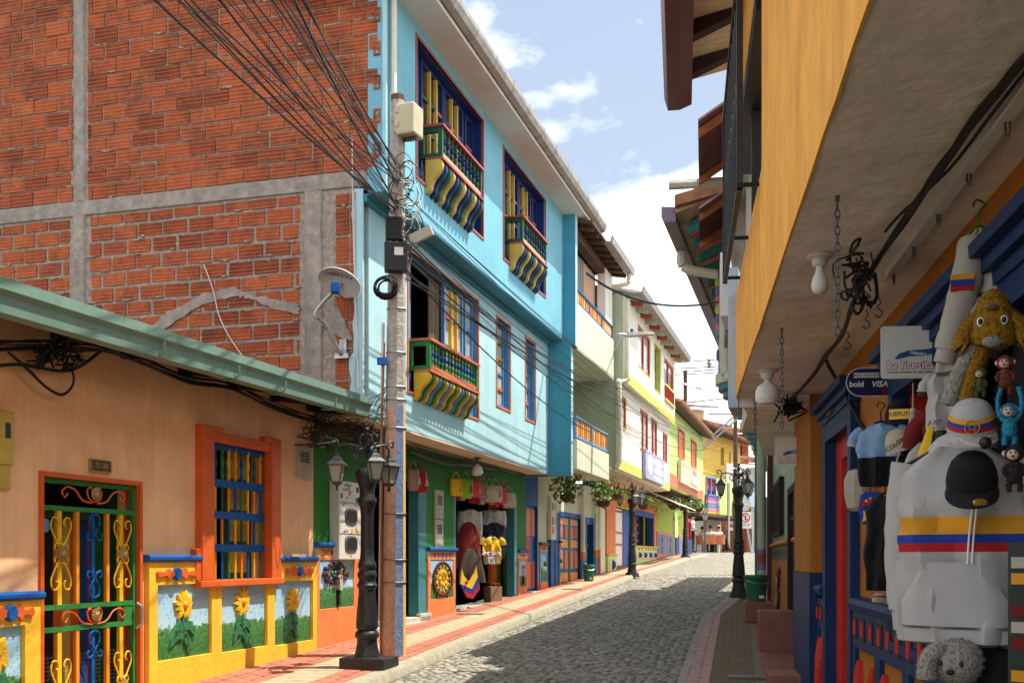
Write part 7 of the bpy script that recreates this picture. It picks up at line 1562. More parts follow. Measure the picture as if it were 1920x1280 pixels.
def hanging_basket(p, r, label, leaves=160, lr=1.3, lh=1.2, flowers=(), seed=1, hang=.5, bare=False):
    t = thing('hanging_basket', label, 'hanging plant', p, 'hanging flower baskets'); mb = MB(); mb.lathe([(.02, 0), (r*.6, r*.08), (r*.9, r*.4), (r, r*.85), (r*1.04, r*.95), (r*.94, r*.95), (r*.8, r*.5), (.02, r*.2)], p, 14); obj('basket', mb, 'basket', t, smooth=True)
    top = Vector(p)+Vector((0, 0, r*.95))
    for k in range(3): a = 2*math.pi*k/3; mb = MB(); mb.tube([top+Vector((math.cos(a)*r, math.sin(a)*r, 0)), top+Vector((0, 0, hang))], .006, 4); obj('hanger_wire', mb, 'grey_iron', t)
    if leaves: obj('foliage', leaf_cluster(top+Vector((0, 0, r*.5*lh)), r*lr, r*lh, leaves, seed, 0, r*.42), ['leaf', 'leaf_light'], t)
    r_ = random.Random(seed)
    for k, c in enumerate(flowers):
        for j in range(4): q = top+Vector((r_.uniform(-1, 1)*r*lr*.8, r_.uniform(-1, .2)*r, r_.uniform(.2, 1.1)*r*lh)); mb = MB(); mb.ball(q, r*.16, 6, 4); obj('flower', mb, c, t)
    if bare:
        mb = MB()
        for k in range(14): mb.tube([top, top+Vector((r_.uniform(-1, 1)*r, r_.uniform(-1, 1)*r, r*r_.uniform(.8, 2)))], .006, 4)
        obj('twig', mb, 'brown_wood', t)
def bp(u, v, Y): return pix(u, v, Y)
hanging_basket(bp(1064, 941, 20.6), .155, 'big leafy basket hanging under the aqua fin above the double door', 320, 2.3, 2.6, seed=2, hang=.45)
hanging_basket(bp(1131, 951, 22.4), .15, 'leafy basket with red flowers hanging under the cream balcony', 220, 1.9, 2.4, ['flower_red'], 3, .5)
hanging_basket(bp(1151, 938, 24.6), .16, 'bare basket with dry twigs hanging before the coral pillar', 0, bare=True, seed=4, hang=.5)
hanging_basket(bp(1206, 955, 27.5), .13, 'small leafy basket hanging in front of the shop window', 120, 1.2, 1.2, seed=5)
for i, (u, v, Y, r_, c_, lb) in enumerate(((1263, 955, 33.5, .16, ['flower_white', 'flower_red'], 'basket of white flowers hanging left of the farthest lamp'), (1280, 957, 35.6, .16, ['flower_red'], 'basket of red flowers hanging right against the farthest lamp'), (1298, 959, 37, .15, ['flower_white'], 'small basket hanging just right of the farthest lamp column'), (1310, 960, 38.5, .17, ['flower_red', 'flower_white'], 'rightmost basket with pink and red flowers near the cafe'))):
    hanging_basket(bp(u, v, Y), r_, lb, 140, 1.4, 1.2, c_, 10+i, .4)
# twig and light garland under the white house, and bulbs over the shop
r_ = random.Random(8); mb = MB()
for k in range(120):
    p = LF(A(1140, .4)+(A(1262, .4)-A(1140, .4))*r_.random(), r_.uniform(.1, .9), 1.72+r_.uniform(-.25, .15)); d = Vector((r_.gauss(0, .1), r_.gauss(0, .1), r_.gauss(-.06, .1))); mb.i = r_.choice([0, 0, 1, 2]); mb.tube([p, p+d*.5+Vector((.02, 0, 0)), p+d], .012 if mb.i else .006, 4)
tag(tag(obj('garland', mb, ['brown_wood', 'print_white', 'blue_paint']), 'dry twig garland with white and blue bits under the white house overhang', 'garland'), kind='stuff')
for u, v in ((895, 855),):
    p = LF(A(u, .3), .3, 1.50); t = thing('shop_bulb', 'white bulb hanging under the aqua overhang above the right shop opening', 'lamp', p); mb = MB(); mb.lathe([(.06, 0), (.06, -.02), (.02, -.03), (.02, -.10)], p, 10); obj('holder', mb, 'grey_iron', t, smooth=True); mb = MB(); mb.lathe([(.02, -.10), (.06, -.14), (.085, -.20), (.085, -.24), (.05, -.27), (.01, -.275)], p, 12); obj('bulb', mb, 'soffit_white', t, smooth=True)
# ================================================================== CABLES
def cable(p0, p1, sag, r, label, group, mat='cable', name='overhead_cable', n=14, wob=0.0, seed=0):
    p0, p1 = Vector(p0), Vector(p1); mb = MB(); pts = []
    for k in range(n+1):
        t = k/n; q = p0.lerp(p1, t)-Vector((0, 0, 4*sag*t*(1-t)))
        if wob: q += Vector((noise.noise((t*6, seed, 0)), noise.noise((t*6, seed, 5)), noise.noise((t*6, seed, 9))))*wob*math.sin(math.pi*t)
        pts.append(q)
    mb.tube(pts, r, 5); return tag(obj(name, mb, mat, smooth=True), label, 'cable', group)
rc = random.Random(21)
TOPP = Vector((px_+.03, py_-.03, 0))
for k in range(24):                             # fan from the pole towards the upper left, over the camera's left
    z0 = 3.45+.65*rc.random(); x1 = -5.2+3.3*k/23+rc.uniform(-.2, .2); z1 = 4.55+rc.uniform(-.35, .55)
    cable(TOPP+Vector((rc.uniform(-.06, .06), rc.uniform(-.08, .05), z0)), (x1, -7, z1), rc.uniform(.25, .75), rc.choice([.004, .005, .006, .007, .009]), 'black cable fanning from the concrete pole to the upper left', 'cable fan from the pole to the upper left')
FAR = Vector((9.6, 46.5, 4.6))
for k in range(8):                             # runs along the street to the far pole
    z0 = 3.25+.6*rc.random()
    cable(TOPP+Vector((.05, rc.uniform(-.05, .08), z0)), FAR+Vector((rc.uniform(-.4, .3), rc.uniform(-1, 1), rc.uniform(-.9, .8))), rc.uniform(.5, 1.3), rc.choice([.004, .005, .006, .008]), 'black cable running from the concrete pole along the street', 'cables along the street', n=22)
for k in range(7):                              # drop lines to the left facades
    tgt = LF(rc.choice([20.4, 22.3, 23.9, 24.1, 31.8, 32.5]), 1.25, rc.uniform(2.2, 3.7))
    cable(TOPP+Vector((.05, .05, rc.uniform(2.9, 3.6))), tgt, rc.uniform(.1, .35), rc.choice([.005, .007, .009]), 'thin drop cable from the pole to a left-hand facade', 'drop cables to the left facades', n=16)
for k in range(3): cable(LF(20.2, 1.2, 5.1-.02*k), RB(14.2+.1*k, .3, 3.3+.02*k), .25, .008, 'thin cable crossing the street between aqua building and turquoise house', 'cables crossing the street')
# tangle on the pole
mb = MB(); rt = random.Random(4)
for k in range(40):
    z = rt.uniform(2.95, 3.95); c = Vector((px_+.06+rt.uniform(-.05, .16), py_-.12+rt.uniform(-.05, .06), z)); R_ = rt.uniform(.04, .12); a0 = rt.uniform(0, 6); mb.i = rt.choice([0, 0, 1, 2])
    pts = [c+Vector((math.cos(a0+j*.6)*R_, rt.uniform(-.03, .03), math.sin(a0+j*.6)*R_*1.2+.01*j)) for j in range(rt.randint(5, 10))]; mb.tube(catmull(pts, 3), rt.uniform(.003, .007), 4)
tag(tag(obj('cable_tangle', mb, ['cable', 'cable_grey', 'cable_white'], smooth=True), 'dense tangle of cable loops on the upper concrete pole', 'cable tangle'), kind='stuff')
# bundle along the orange house and the nest at its corner
def bundle(P, n, r, wob, label, seed, mat='cable'):
    mb = MB(); rr = random.Random(seed)
    for k in range(n):
        off = Vector((rr.gauss(0, wob), rr.gauss(0, wob*.5), rr.gauss(0, wob))); pts = [Vector(p)+off*rr.uniform(.5, 1.5)+Vector((0, 0, rr.gauss(0, wob*.5))) for p in P]; mb.tube(catmull(pts, 5), r*rr.uniform(.6, 1.3), 5)
    return tag(tag(obj('cable_bundle', mb, mat, smooth=True), label, 'cable bundle'), kind='stuff')
U = lambda u, v, o=.08: LF(A(u, o), o, LF.z(A(u, o), v, o))
bundle([U(-30, 652), U(60, 650), U(120, 652), U(195, 655), U(270, 680), U(350, 713), U(430, 725), U(520, 765), U(600, 790), U(680, 800, .2), U(722, 815, .3)], 9, .007, .014, 'black cable bundle slung along the orange house under its eave', 3)
bundle([U(-20, 690), U(40, 688), U(110, 697), U(150, 690), U(195, 655)], 4, .006, .012, 'loose black cables rising to the eave at the left of the orange house', 5)
bundle([U(15, 660), U(50, 690), U(85, 725), U(115, 740), U(135, 725), U(138, 705), U(130, 680)], 2, .008, .004, 'single drooping cable loop on the orange wall', 6)
mb = MB(); rt = random.Random(9)
for k in range(26):
    p = U(105+rt.uniform(-30, 35), 660+rt.uniform(-15, 20), .1); pts = [p+Vector((rt.gauss(0, .05), rt.gauss(0, .04), rt.gauss(0, .05))) for _ in range(5)]; mb.tube(catmull(pts, 4), rt.uniform(.004, .009), 4)
tag(tag(obj('cable_tangle', mb, 'cable', smooth=True), 'knot of black cables under the gutter left of the gate', 'cable tangle'), kind='stuff')
mb = MB()
for k in range(90):
    p = U(650+rt.uniform(-60, 75), 808+rt.uniform(-22, 26), .25+rt.uniform(-.15, .2)); pts = [p+Vector((rt.gauss(0, .09), rt.gauss(0, .06), rt.gauss(0, .05))) for _ in range(5)]; mb.i = rt.choice([0, 0, 0, 1]); mb.tube(catmull(pts, 4), rt.uniform(.003, .008), 4)
for k in range(22):
    p = U(690+rt.uniform(-30, 20), 800+rt.uniform(-10, 10), .3); q = Vector((px_-.08, py_-.05, rt.uniform(1.3, 1.75))); mb.tube(catmull([p, p.lerp(q, .4)+Vector((rt.gauss(0, .05), 0, .08)), q], 6), .004, 4)
tag(tag(obj('cable_nest', mb, ['cable', 'brown_wood'], smooth=True), 'bushy nest of cables where the green gutter meets the pole', 'cable tangle'), kind='stuff')
bundle([U(745, 830, .15), U(800, 845, .12), U(850, 858, .12), U(900, 868, .12), U(950, 880, .12), U(985, 890, .15)], 6, .008, .016, 'cable bundle running along the green shop front lintel', 12)
mb = MB(); mb.tube(catmull([U(770, 845, .1), U(830, 868, .1), U(880, 872, .12), U(930, 880, .12)], 6), .018, 6); tag(obj('conduit_pipe', mb, 'cable_grey', smooth=True), 'grey conduit sagging along the green lintel above the shop openings', 'conduit')
# pale wires on the brick flank
for P, lb in (([(1.42, 3.30), (1.30, 3.0), (1.22, 2.7), (1.05, 2.4), (.75, 2.05), (.5, 1.95)], 'white wire looping down the brick flank'), ([(-.42, 3.95), (-.43, 3.2), (-.44, 2.6), (-.46, 2.3), (-.42, 1.9), (-.5, 1.6)], 'white wire down the corner beside the satellite dish'), ([(-.40, 4.5), (-.41, 3.6), (-.45, 2.5), (-.48, 1.6)], 'thin pale wire hanging at the brick corner')):
    mb = MB(); mb.tube(catmull([FW(x, .03, z) for x, z in P], 6), .007, 5); tag(obj('wall_wire', mb, 'cable_white', smooth=True), lb, 'wire')
mb = MB(); p = LF(PW+.10, O3+.05, 4.2); mb.tube([LF(PW+.12, O3+.05, 6.15), LF(PW+.12, O3+.05, 4.0)], .035, 8); tag(obj('drain_pipe', mb, 'pvc', smooth=True), 'cream downpipe at the near edge of the aqua upper wall', 'pipe')
# ceiling cable harness on the right
def CP(u, v, dz=0.0): q = on_ceiling(u, v); return q-Vector((0, 0, .03+dz))
pts = [CP(1960, 40), CP(1900, 115), CP(1830, 205), CP(1760, 290, .02), CP(1700, 375, .03), CP(1640, 455, .06), CP(1600, 515, .10), CP(1580, 600, .05), CP(1550, 645, .04), CP(1520, 690, .04), CP(1482, 735, .03)]
mb = MB(); rt = random.Random(31)
for k in range(9):
    mb.tube(catmull([p+Vector((rt.gauss(0, .006), rt.gauss(0, .008), rt.gauss(0, .006))) for p in pts], 5), rt.uniform(.004, .008), 5)
tag(tag(obj('cable_bundle', mb, 'cable', smooth=True), 'thick black cable bundle across the plaster ceiling on the right', 'cable bundle'), kind='stuff')
mb = MB(); mb.tube(catmull([CP(1960, 65), CP(1860, 195), CP(1780, 300), CP(1690, 385), CP(1660, 420)], 5), .006, 5); tag(obj('ceiling_cable', mb, 'cable', smooth=True), 'single thin cable beside the thick bundle on the right ceiling', 'cable')
mb = MB()
for k in range(20):
    p = CP(1615+rt.uniform(-18, 20), 465+rt.uniform(-30, 40), .06+rt.uniform(-.03, .05)); q = [p+Vector((rt.gauss(0, .025), rt.gauss(0, .03), rt.gauss(0, .03))) for _ in range(5)]; mb.tube(catmull(q, 4), rt.uniform(.003, .007), 5)
c = CP(1640, 500, .10)
mb.tube(catmull([c+Vector((0, 0, .10)), c+Vector((.01, 0, 0)), c+Vector((-.02, 0, -.04)), c+Vector((-.035, 0, -.03)), c+Vector((-.04, 0, .0))], 5), .008, 6); mb.tube(catmull([c+Vector((-.06, 0, .08)), c+Vector((-.05, 0, -.03)), c+Vector((-.075, 0, -.08)), c+Vector((-.10, 0, -.05)), c+Vector((-.08, 0, .0))], 5), .008, 6)
tag(tag(obj('cable_tangle', mb, 'cable', smooth=True), 'hanging knot of black cables below the right ceiling', 'cable tangle'), kind='stuff')
mb = MB(); mb.tube(catmull([CP(1549, 650, .05), pix(1556, 690, 6.9), pix(1590, 750, 6.7), pix(1630, 822, 6.4)], 6), .012, 6); tag(obj('drop_cable', mb, 'cable', smooth=True), 'thick black cable dropping from the ceiling to the blue jersey', 'cable')
mb = MB()
for k in range(24): p = CP(1480, 738, .08); q = [p+Vector((rt.gauss(0, .05), rt.gauss(0, .04), rt.gauss(0, .04))) for _ in range(4)]; mb.tube(catmull(q, 4), .008, 4)
tag(tag(obj('cable_tangle', mb, 'cable', smooth=True), 'cable knot where the bundle meets the mint wall', 'cable tangle'), kind='stuff')
# ================================================================== MERCHANDISE
def cloth_rows(mb, rows, n=22, fold=.012, seed=0, cx=0.0, lean=0.0, flat=.35):
    """rows: (z, half width, half depth, material, x shift); hanging cloth body with soft vertical folds"""
    prev = None; base = len(mb.v)
    for j, (z, hw, hd, mi, sx) in enumerate(rows):
        ring = []
        for k in range(n):
            a = 2*math.pi*k/n; c, s_ = math.cos(a), math.sin(a)
            x = math.copysign(abs(c)**.7, c)*hw; y = math.copysign(abs(s_)**.8, s_)*hd
            t = j/max(1, len(rows)-1); d = fold*(.3+t)*math.sin(x/max(hw, .01)*7.5+seed+1.8*math.sin(z*6+seed))
            d += fold*.9*noise.noise((x*9+seed, z*7, 1.3*s_))+fold*.7*noise.noise((x*22+z*14, z*9-x*10+seed, 2.0))
            ring.append(Vector((cx+sx+x, y+d, z)))
        b = len(mb.v); mb.v += ring
        if prev is not None:
            for k in range(n): mb.f.append([prev+k, prev+(k+1) % n, b+(k+1) % n, b+k]); mb.m.append(mi)
        else: mb.f.append([b+k for k in range(n)]); mb.m.append(mi)
        prev = b
    mb.f.append([prev+k for k in range(n)][::-1]); mb.m.append(rows[-1][3]); return mb
def sleeve(mb, pts, rad, mi=0, cuff=None, n=10):
    P = catmull(pts, 5); m = len(P); R_ = [rad[0]+(rad[1]-rad[0])*k/(m-1)+.006*noise.noise((k*.8, rad[0]*50, 2)) for k in range(m)]
    mb.i = mi; mb.tube(P[:-2], R_[:-2], n)
    mb.i = cuff if cuff is not None else mi; mb.tube(P[-3:], [R_[-1]*.86]*3, n); mb.i = 0
def hanger(parent, M, w_=.3, mat='plastic_black'):
    mb = MB(); mb.tube(catmull([(-w_/2, 0, -.06), (0, 0, 0), (w_/2, 0, -.06)], 4), .007, 5); mb.tube(catmull([(0, 0, 0), (0, 0, .05), (.02, 0, .075), (-.01, 0, .095), (-.02, 0, .07)], 4), .004, 5); mb.xf(M); obj('hanger', mb, mat, parent, smooth=True)
def shirt(M, w_, h, label, cat, mats, bands=(), sl='short', seed=0, hood=False, name='hanging_shirt', depth=.06, group=None, hang=True, vneck=None):
    """mats[0] body, mats[1] trim; bands: (z0 frac, z1 frac, material index)"""
    t = thing(name, label, cat, M @ Vector((0, 0, -h)), group)
    mi = lambda f: next((b[2] for b in bands if b[0] <= f < b[1]), 0)
    fr = sorted({0, .02, .05, .08, .12}|{.16+.035*i for i in range(25)}|{1.0}|{b[0] for b in bands}|{b[1] for b in bands})
    rows = [(-h*f, w_/2*((.34+.60*math.sin(min(1, f/.16)*math.pi/2)) if f < .16 else .94+.06*math.sin(f*4)-.05*max(0, f-.85)/.15)*(1+.03*noise.noise((f*9, seed, 4))), depth*(.55+.45*min(1, f/.2)), mi(f-.001), .012*noise.noise((f*4, seed, 7))) for f in fr]
    mb = MB(); cloth_rows(mb, rows, 40, .010+.035*min(.4, w_), seed); mb.xf(M); obj('body', mb, mats, t, smooth=True)
    for s in (-1, 1):
        mb = MB()
        if sl == 'short': sleeve(mb, [(s*w_*.42, 0, -h*.08), (s*w_*.56, -.01, -h*.18), (s*w_*.62, -.01, -h*.34)], (w_*.11, w_*.125), 0, 1 if len(mats) > 1 else 0)
        elif sl == 'long': sleeve(mb, [(s*w_*.40, .015, -h*.07), (s*w_*.46, .02, -h*.3), (s*w_*.48, .02, -h*.62), (s*w_*.44, .02, -h*.95)], (.056, .042), 0, 1 if len(mats) > 1 else 0)
        mb.xf(M); obj('sleeve', mb, mats, t, smooth=True)
    if hood:
        mb = MB(); mb.ball((0, .02, -.02), (w_*.27, .06, .075), 12, 8); mb.xf(M); obj('hood', mb, mats[0], t, smooth=True)
    else:
        mb = MB(); mb.tube([(math.cos(a*.2618)*w_*.15, math.sin(a*.2618)*depth*.5-.005, -h*.012-.02*max(0, -math.sin(a*.2618))) for a in range(25)], .008, 5, False); mb.xf(M); obj('collar', mb, mats[1] if len(mats) > 1 else mats[0], t, smooth=True)
    if hang: hanger(t, M @ Matrix.Translation((0, 0, .015)), w_*.8)
    return t
def facing(p, f):                             # hang point p, facing direction f (horizontal)
    f = Vector((f[0], f[1], 0)).normalized(); x = Vector((-f.y, f.x, 0)); m = Matrix.Identity(4)
    for i in range(3): m[i][0] = x[i]; m[i][1] = -f[i]; m[i][2] = (0, 0, 1)[i]; m[i][3] = p[i]
    return m
CAMF = (-.62, -.78)
def RP(u, v, Y): return pix(u, v, Y)
# --- big white hoodie
M = facing(RP(1800, 838, 3.3), CAMF)
t = shirt(M, .40, .60, 'white hoodie with yellow, blue and red chest stripe and pocket hanging in front', 'hoodie', ['cloth_white', 'cloth_white', 'cloth_orange', 'cloth_blue', 'cloth_red'], [(.36, .45, 2), (.45, .495, 3), (.495, .54, 4)], 'long', 2, True, name='white_hoodie', depth=.075)
def front_y(x, z, hw=.192, hd=.075): c = min(.98, abs(x)/hw)**(1/.7); return -(math.sqrt(1-c*c)**.8)*hd-.016
mb = MB(); G_ = []
for jz in range(9):
    f = jz/8; z = -.355-.195*f; xl_, xr_ = (-.085-.075*min(1, f*1.6), .09+.068*min(1, f*1.6)); G_.append([Vector((xl_+(xr_-xl_)*k/12, front_y(xl_+(xr_-xl_)*k/12, z)+.004*noise.noise((k*.7, jz*.6, 2))-(.006 if 0 < k < 12 else -.010), z)) for k in range(13)])
mb.add([p for r in G_ for p in r], [(a*13+b, a*13+b+1, (a+1)*13+b+1, (a+1)*13+b) for a in range(8) for b in range(12)]); mb.xf(M); obj('pocket', mb, 'cloth_white', t, smooth=True)
mb = MB(); cloth_rows(mb, [(-.555, .187, .074, 0, 0), (-.56, .195, .086, 0, 0), (-.60, .190, .084, 0, 0), (-.605, .18, .07, 0, 0)], 26, .006, 3); mb.xf(M); obj('hem', mb, 'cloth_white', t, smooth=True)
for x in (.055, .068): mb = MB(); mb.tube(catmull([(x, -.085, -.05), (x+.01, -.102, -.16), (x, -.104, -.28), (x-.004, -.106, -.36)], 5), .003, 5); mb.xf(M); obj('drawstring', mb, 'print_white', t)
mb = MB()
for a in (-.55, 0, .55):
    P = [(0, 0), (-.007, .012), (-.006, .026), (0, .034), (.006, .026), (.007, .012)]; P = [(x*math.cos(a)+y*math.sin(a), -x*math.sin(a)+y*math.cos(a)) for x, y in P]; mb.prism([Vector((-.10+x, -.060, -.185+y)) for x, y in P], [Vector((-.10+x, -.079, -.185+y)) for x, y in P])
for k in range(3): mb.box(ID, -.118, -.082, -.079, -.07, -.198+k*.005, -.196+k*.005)
mb.xf(M); obj('chest_logo', mb, 'cloth_beige', t)
# --- white jacket hung from the hook rail, sleeve forward
M = facing(RP(1836, 430, 3.75), (-.30, -.95)); t = thing('white_jacket', 'white jacket with small tricolour patch hanging highest from the hook rail', 'jacket', M @ Vector((0, 0, -.5)))
mb = MB(); cloth_rows(mb, [(0, .015, .02, 0, .0), (-.03, .035, .04, 0, 0), (-.12, .055, .07, 0, -.01), (-.22, .07, .085, 0, -.02), (-.34, .085, .085, 0, -.04), (-.44, .09, .075, 0, -.05), (-.50, .085, .07, 0, -.06)], 22, .014, 5); mb.xf(M); obj('body', mb, 'cloth_cream', t, smooth=True)
mb = MB(); sleeve(mb, [(-.02, -.05, -.06), (-.05, -.085, -.20), (-.085, -.085, -.34), (-.12, -.07, -.475)], (.055, .045)); mb.xf(M); obj('sleeve', mb, ['cloth_cream'], t, smooth=True)
mb = MB(); sleeve(mb, [(.04, -.05, -.08), (.05, -.09, -.22), (.0, -.11, -.33), (-.03, -.10, -.40)], (.05, .045)); mb.xf(M); obj('sleeve', mb, ['cloth_cream'], t, smooth=True)
for k, c in enumerate(('cloth_orange', 'cloth_blue', 'cloth_red')): mb = MB(); mb.box(ID, -.105, -.03, -.139, -.13, -.205-.019*k, -.187-.019*k); mb.xf(M); obj('patch_stripe', mb, c, t)
hanger(t, M @ Matrix.Translation((0, 0, .01)), .12, 'green_paint')
# --- shirts deeper in the row
def rshirt(u, v, Y, w_, h, label, mats, bands=(), sl='short', seed=0, cat='shirt', **k): return shirt(facing(RP(u, v, Y), CAMF), w_, h, label, cat, mats, bands, sl, seed, **k)
t = rshirt(1778, 692, 3.95, .15, .27, 'white polo with dark green cuffs hanging below the white jacket', ['cloth_white', 'cloth_green'], [(.86, 1.01, 1)], seed=7, name='white_polo')
tm = text_mb('JUST', .022, .001, .01, .2).xf(facing(RP(1752, 792, 3.85), CAMF) @ Matrix.Rotation(R(90), 4, 'X')); obj('print', tm, 'print_black', t)
t = rshirt(1652, 795, 5.25, .23, .30, 'light blue jersey with black lower half hanging by the red door', ['cloth_skyblue', 'cloth_white', 'cloth_black'], [(.55, 1.01, 2)], seed=9, name='blue_jersey')
t = rshirt(1660, 930, 5.2, .20, .46, 'plain black dress hanging over the blue ledge', ['cloth_black'], seed=11, sl='none', name='black_dress', cat='dress', depth=.03)
t = rshirt(1742, 830, 3.75, .17, .44, 'cream shirt with red side stripe behind the white hoodie', ['cloth_cream', 'cloth_red'], seed=12, sl='none', name='cream_shirt', hang=False)
M = facing(RP(1735, 800, 3.7), CAMF); t = thing('yellow_scarf', 'yellow cloth with pointed end hanging left of the white hoodie', 'scarf', M @ Vector((0, 0, -.25))); mb = MB(); cloth_rows(mb, [(0, .012, .01, 0, .02), (-.08, .02, .012, 0, .0), (-.18, .03, .012, 0, -.02), (-.23, .03, .01, 0, -.03)], 12, .006, 3); mb.xf(M); obj('cloth', mb, 'cloth_yellow', t, smooth=True)
# --- caps
def cap(u, v, Y, s, label, mats, f=(-.45, -.9), tilt=-.5, words=None, tmat='print_black', patch=None, roll=0.0, name='cap'):
    M = facing(RP(u, v, Y), f) @ Matrix.Rotation(roll, 4, 'Y') @ Matrix.Rotation(-tilt, 4, 'X') @ Matrix.Scale(s, 4); t = thing(name, label, 'cap', M @ Vector((0, 0, 0)))
    mb = MB(); prof = []
    n = 20; rings = []
    for j, q in enumerate((0, .12, .3, .5, .7, .86, .97)):
        z = math.sin(q*math.pi/2)*.80; r = math.cos(q*math.pi/2)**.62 if q < .97 else .06; rings.append([Vector((math.cos(2*math.pi*k/n)*r*.62, math.sin(2*math.pi*k/n)*r*.70, z)) for k in range(n)])
    mb.loft(rings); mb.xf(M); obj('crown', mb, mats[0], t, smooth=True)
    mb = MB(); top, bot = [], []
    br = [(math.cos(math.pi+math.pi*k/12), math.sin(math.pi+math.pi*k/12)) for k in range(13)]
    out_ = [(x*.64, -.30+y*.98+.0, -.03-.10*(abs(x)**2)) for x, y in br]; inn = [(x*.60, -.20+y*.48, .02) for x, y in br[::-1]]
    P = out_+inn; mb.prism([Vector((x, y, z-.02)) for x, y, z in P], [Vector((x, y, z+.02)) for x, y, z in P]); mb.xf(M); obj('brim', mb, mats[1], t)
    mb = MB(); mb.ball((0, 0, .81), (.05, .05, .03), 8, 5); mb.xf(M); obj('button', mb, mats[0], t)
    if len(mats) > 2:
        for j, c in enumerate(mats[2:]):
            mb = MB(); rr_ = lambda z: math.cos(math.asin(min(.99, z/.80)))**.62
            for z0, z1 in ((.14+.11*(2-j), .14+.11*(3-j)),):
                a0, a1 = math.pi+.12, 2*math.pi-.12; P0 = [Vector((math.cos(a0+(a1-a0)*k/14)*rr_(z0)*.632, math.sin(a0+(a1-a0)*k/14)*rr_(z0)*.713, z0)) for k in range(15)]; P1 = [Vector((math.cos(a0+(a1-a0)*k/14)*rr_(z1)*.632, math.sin(a0+(a1-a0)*k/14)*rr_(z1)*.713, z1)) for k in range(15)]
                mb.loft([P0+[p*.98 for p in P0[::-1]], P1+[p*.98 for p in P1[::-1]]])
            mb.xf(M); obj('stripe', mb, c, t)
    F_ = M @ Matrix.Translation((0, -.69, .30)) @ Matrix.Rotation(R(80), 4, 'X')
    if patch:
        mb = MB(); mb.box(MF(F_), -.42, .42, -.22, .22, -.02, .03); obj('patch', mb, patch, t)
        F_ = F_ @ Matrix.Translation((0, 0, .035))
    if words: tm = text_mb(words, .26 if patch else .24, .006, .02).xf(F_ @ Matrix.Rotation(0 if patch else .35, 4, 'Z')); obj('lettering', tm, tmat, t)
    return t, M
cap(1686, 785, 5.0, .105, 'black cap with gold foil badge above the beige cap', ['cloth_black', 'cloth_black'], (-.35, -.94), -.25, 'HUEPUTA', 'print_black', 'gold_foil', name='baseball_cap')
cap(1690, 838, 4.9, .110, 'beige cap with black COLOMBIA lettering below the gold badge cap', ['cloth_beige', 'cloth_cream'], (-.4, -.92), -.2, 'COLOMBIA', 'print_black', roll=-.25, name='baseball_cap')
t, M = cap(1822, 805, 3.15, .112, 'white cap with tricolour stripe and gold ball emblem above the black cap', ['cloth_white', 'cloth_cream', 'cloth_orange', 'cloth_blue', 'cloth_red'], (-.38, -.92), -.45, name='baseball_cap')
mb = MB(); F_ = M @ Matrix.Translation((.0, -.66, .30)) @ Matrix.Rotation(R(78), 4, 'X'); ring = lambda r, z: [F_ @ Vector((math.cos(k*.349)*r, math.sin(k*.349)*r, z)) for k in range(18)]
mb.loft([ring(.19, 0), ring(.19, .04), ring(.165, .04), ring(.165, 0)], False); mb.loft([ring(.08, 0), ring(.08, .04), ring(.065, .04), ring(.065, 0)], False)
for k in range(5): a = k*1.2566+.3; mb.tube([F_ @ Vector((math.cos(a)*.07, math.sin(a)*.07, .03)), F_ @ Vector((math.cos(a)*.18, math.sin(a)*.18, .03))], .0012, 4)
obj('ball_emblem', mb, 'gold_foil', t); mb = MB(); mb.ball(M @ Vector((.30, -1.12, .03)), .018, 10, 6); obj('sticker', mb, 'plastic_black', t)
t, M = cap(1822, 905, 3.12, .115, 'plain black cap with silver sticker hung over the white hoodie', ['cloth_black', 'cloth_black'], (-.38, -.92), -.55, name='baseball_cap'); mb = MB(); mb.ball(M @ Vector((.18, -1.10, .03)), (.022, .004, .012), 10, 6); obj('sticker', mb, 'gold_foil', t)
# --- plush toys
def fuzz(t, mat, dens=30000, ln=.007, seed=0):
    rr = random.Random(seed); mb = MB(); r0 = t.location
    for o in [c for c in t.children if c.type == 'MESH' and c.data.materials and c.data.materials[0].name == mat]:
        me = o.data
        for p in me.polygons:
            n = p.area*dens; n = int(n)+(rr.random() < n % 1); vs = [me.vertices[i].co for i in p.vertices]
            for _ in range(n):
                q = [rr.random() for _ in vs]; s_ = sum(q); c = sum((v*(a/s_) for v, a in zip(vs, q)), Vector())+r0; d = (p.normal+Vector((rr.gauss(0, .35), rr.gauss(0, .35), rr.gauss(-.25, .35)))).normalized()*ln*rr.uniform(.6, 1.3); x = d.orthogonal().normalized()*.0011
                mb.add([c-x, c+x, c+d], [(0, 1, 2)])
    if mb.v: tag(obj('pile', mb, mat, t), kind='stuff')
def limb(t, name, pts, rad, mat): mb = MB(); P = catmull(pts, 4); m = len(P); mb.tube(P, [rad[0]+(rad[1]-rad[0])*k/(m-1) for k in range(m)], 9); return obj(name, mb, mat, t, smooth=True)
def eyes(t, M, dx, z, y, r, mat='print_black', white=True):
    for s in (-1, 1):
        if white: mb = MB(); mb.ball((s*dx, y, z), (r*1.2, r*.5, r*1.6), 8, 6); mb.xf(M); obj('eye_white', mb, 'print_white', t, smooth=True)
        mb = MB(); mb.ball((s*dx, y-r*.35, z), (r*.8, r*.4, r*1.1), 8, 6); mb.xf(M); obj('eye', mb, mat, t, smooth=True)
M = facing(RP(1862, 606, 3.2), (-.45, -.9)) @ Matrix.Scale(.88, 4); t = thing('yellow_plush_dog', 'large yellow plush dog head with brown nose and long ears', 'plush toy', M @ Vector((0, 0, -.1)))
mb = MB(); mb.lathe([(.01, .115), (.035, .10), (.055, .06), (.072, .01), (.080, -.04), (.066, -.075), (.02, -.09)], n=16); mb.xf(M); obj('head', mb, 'plush_yellow', t, smooth=True)
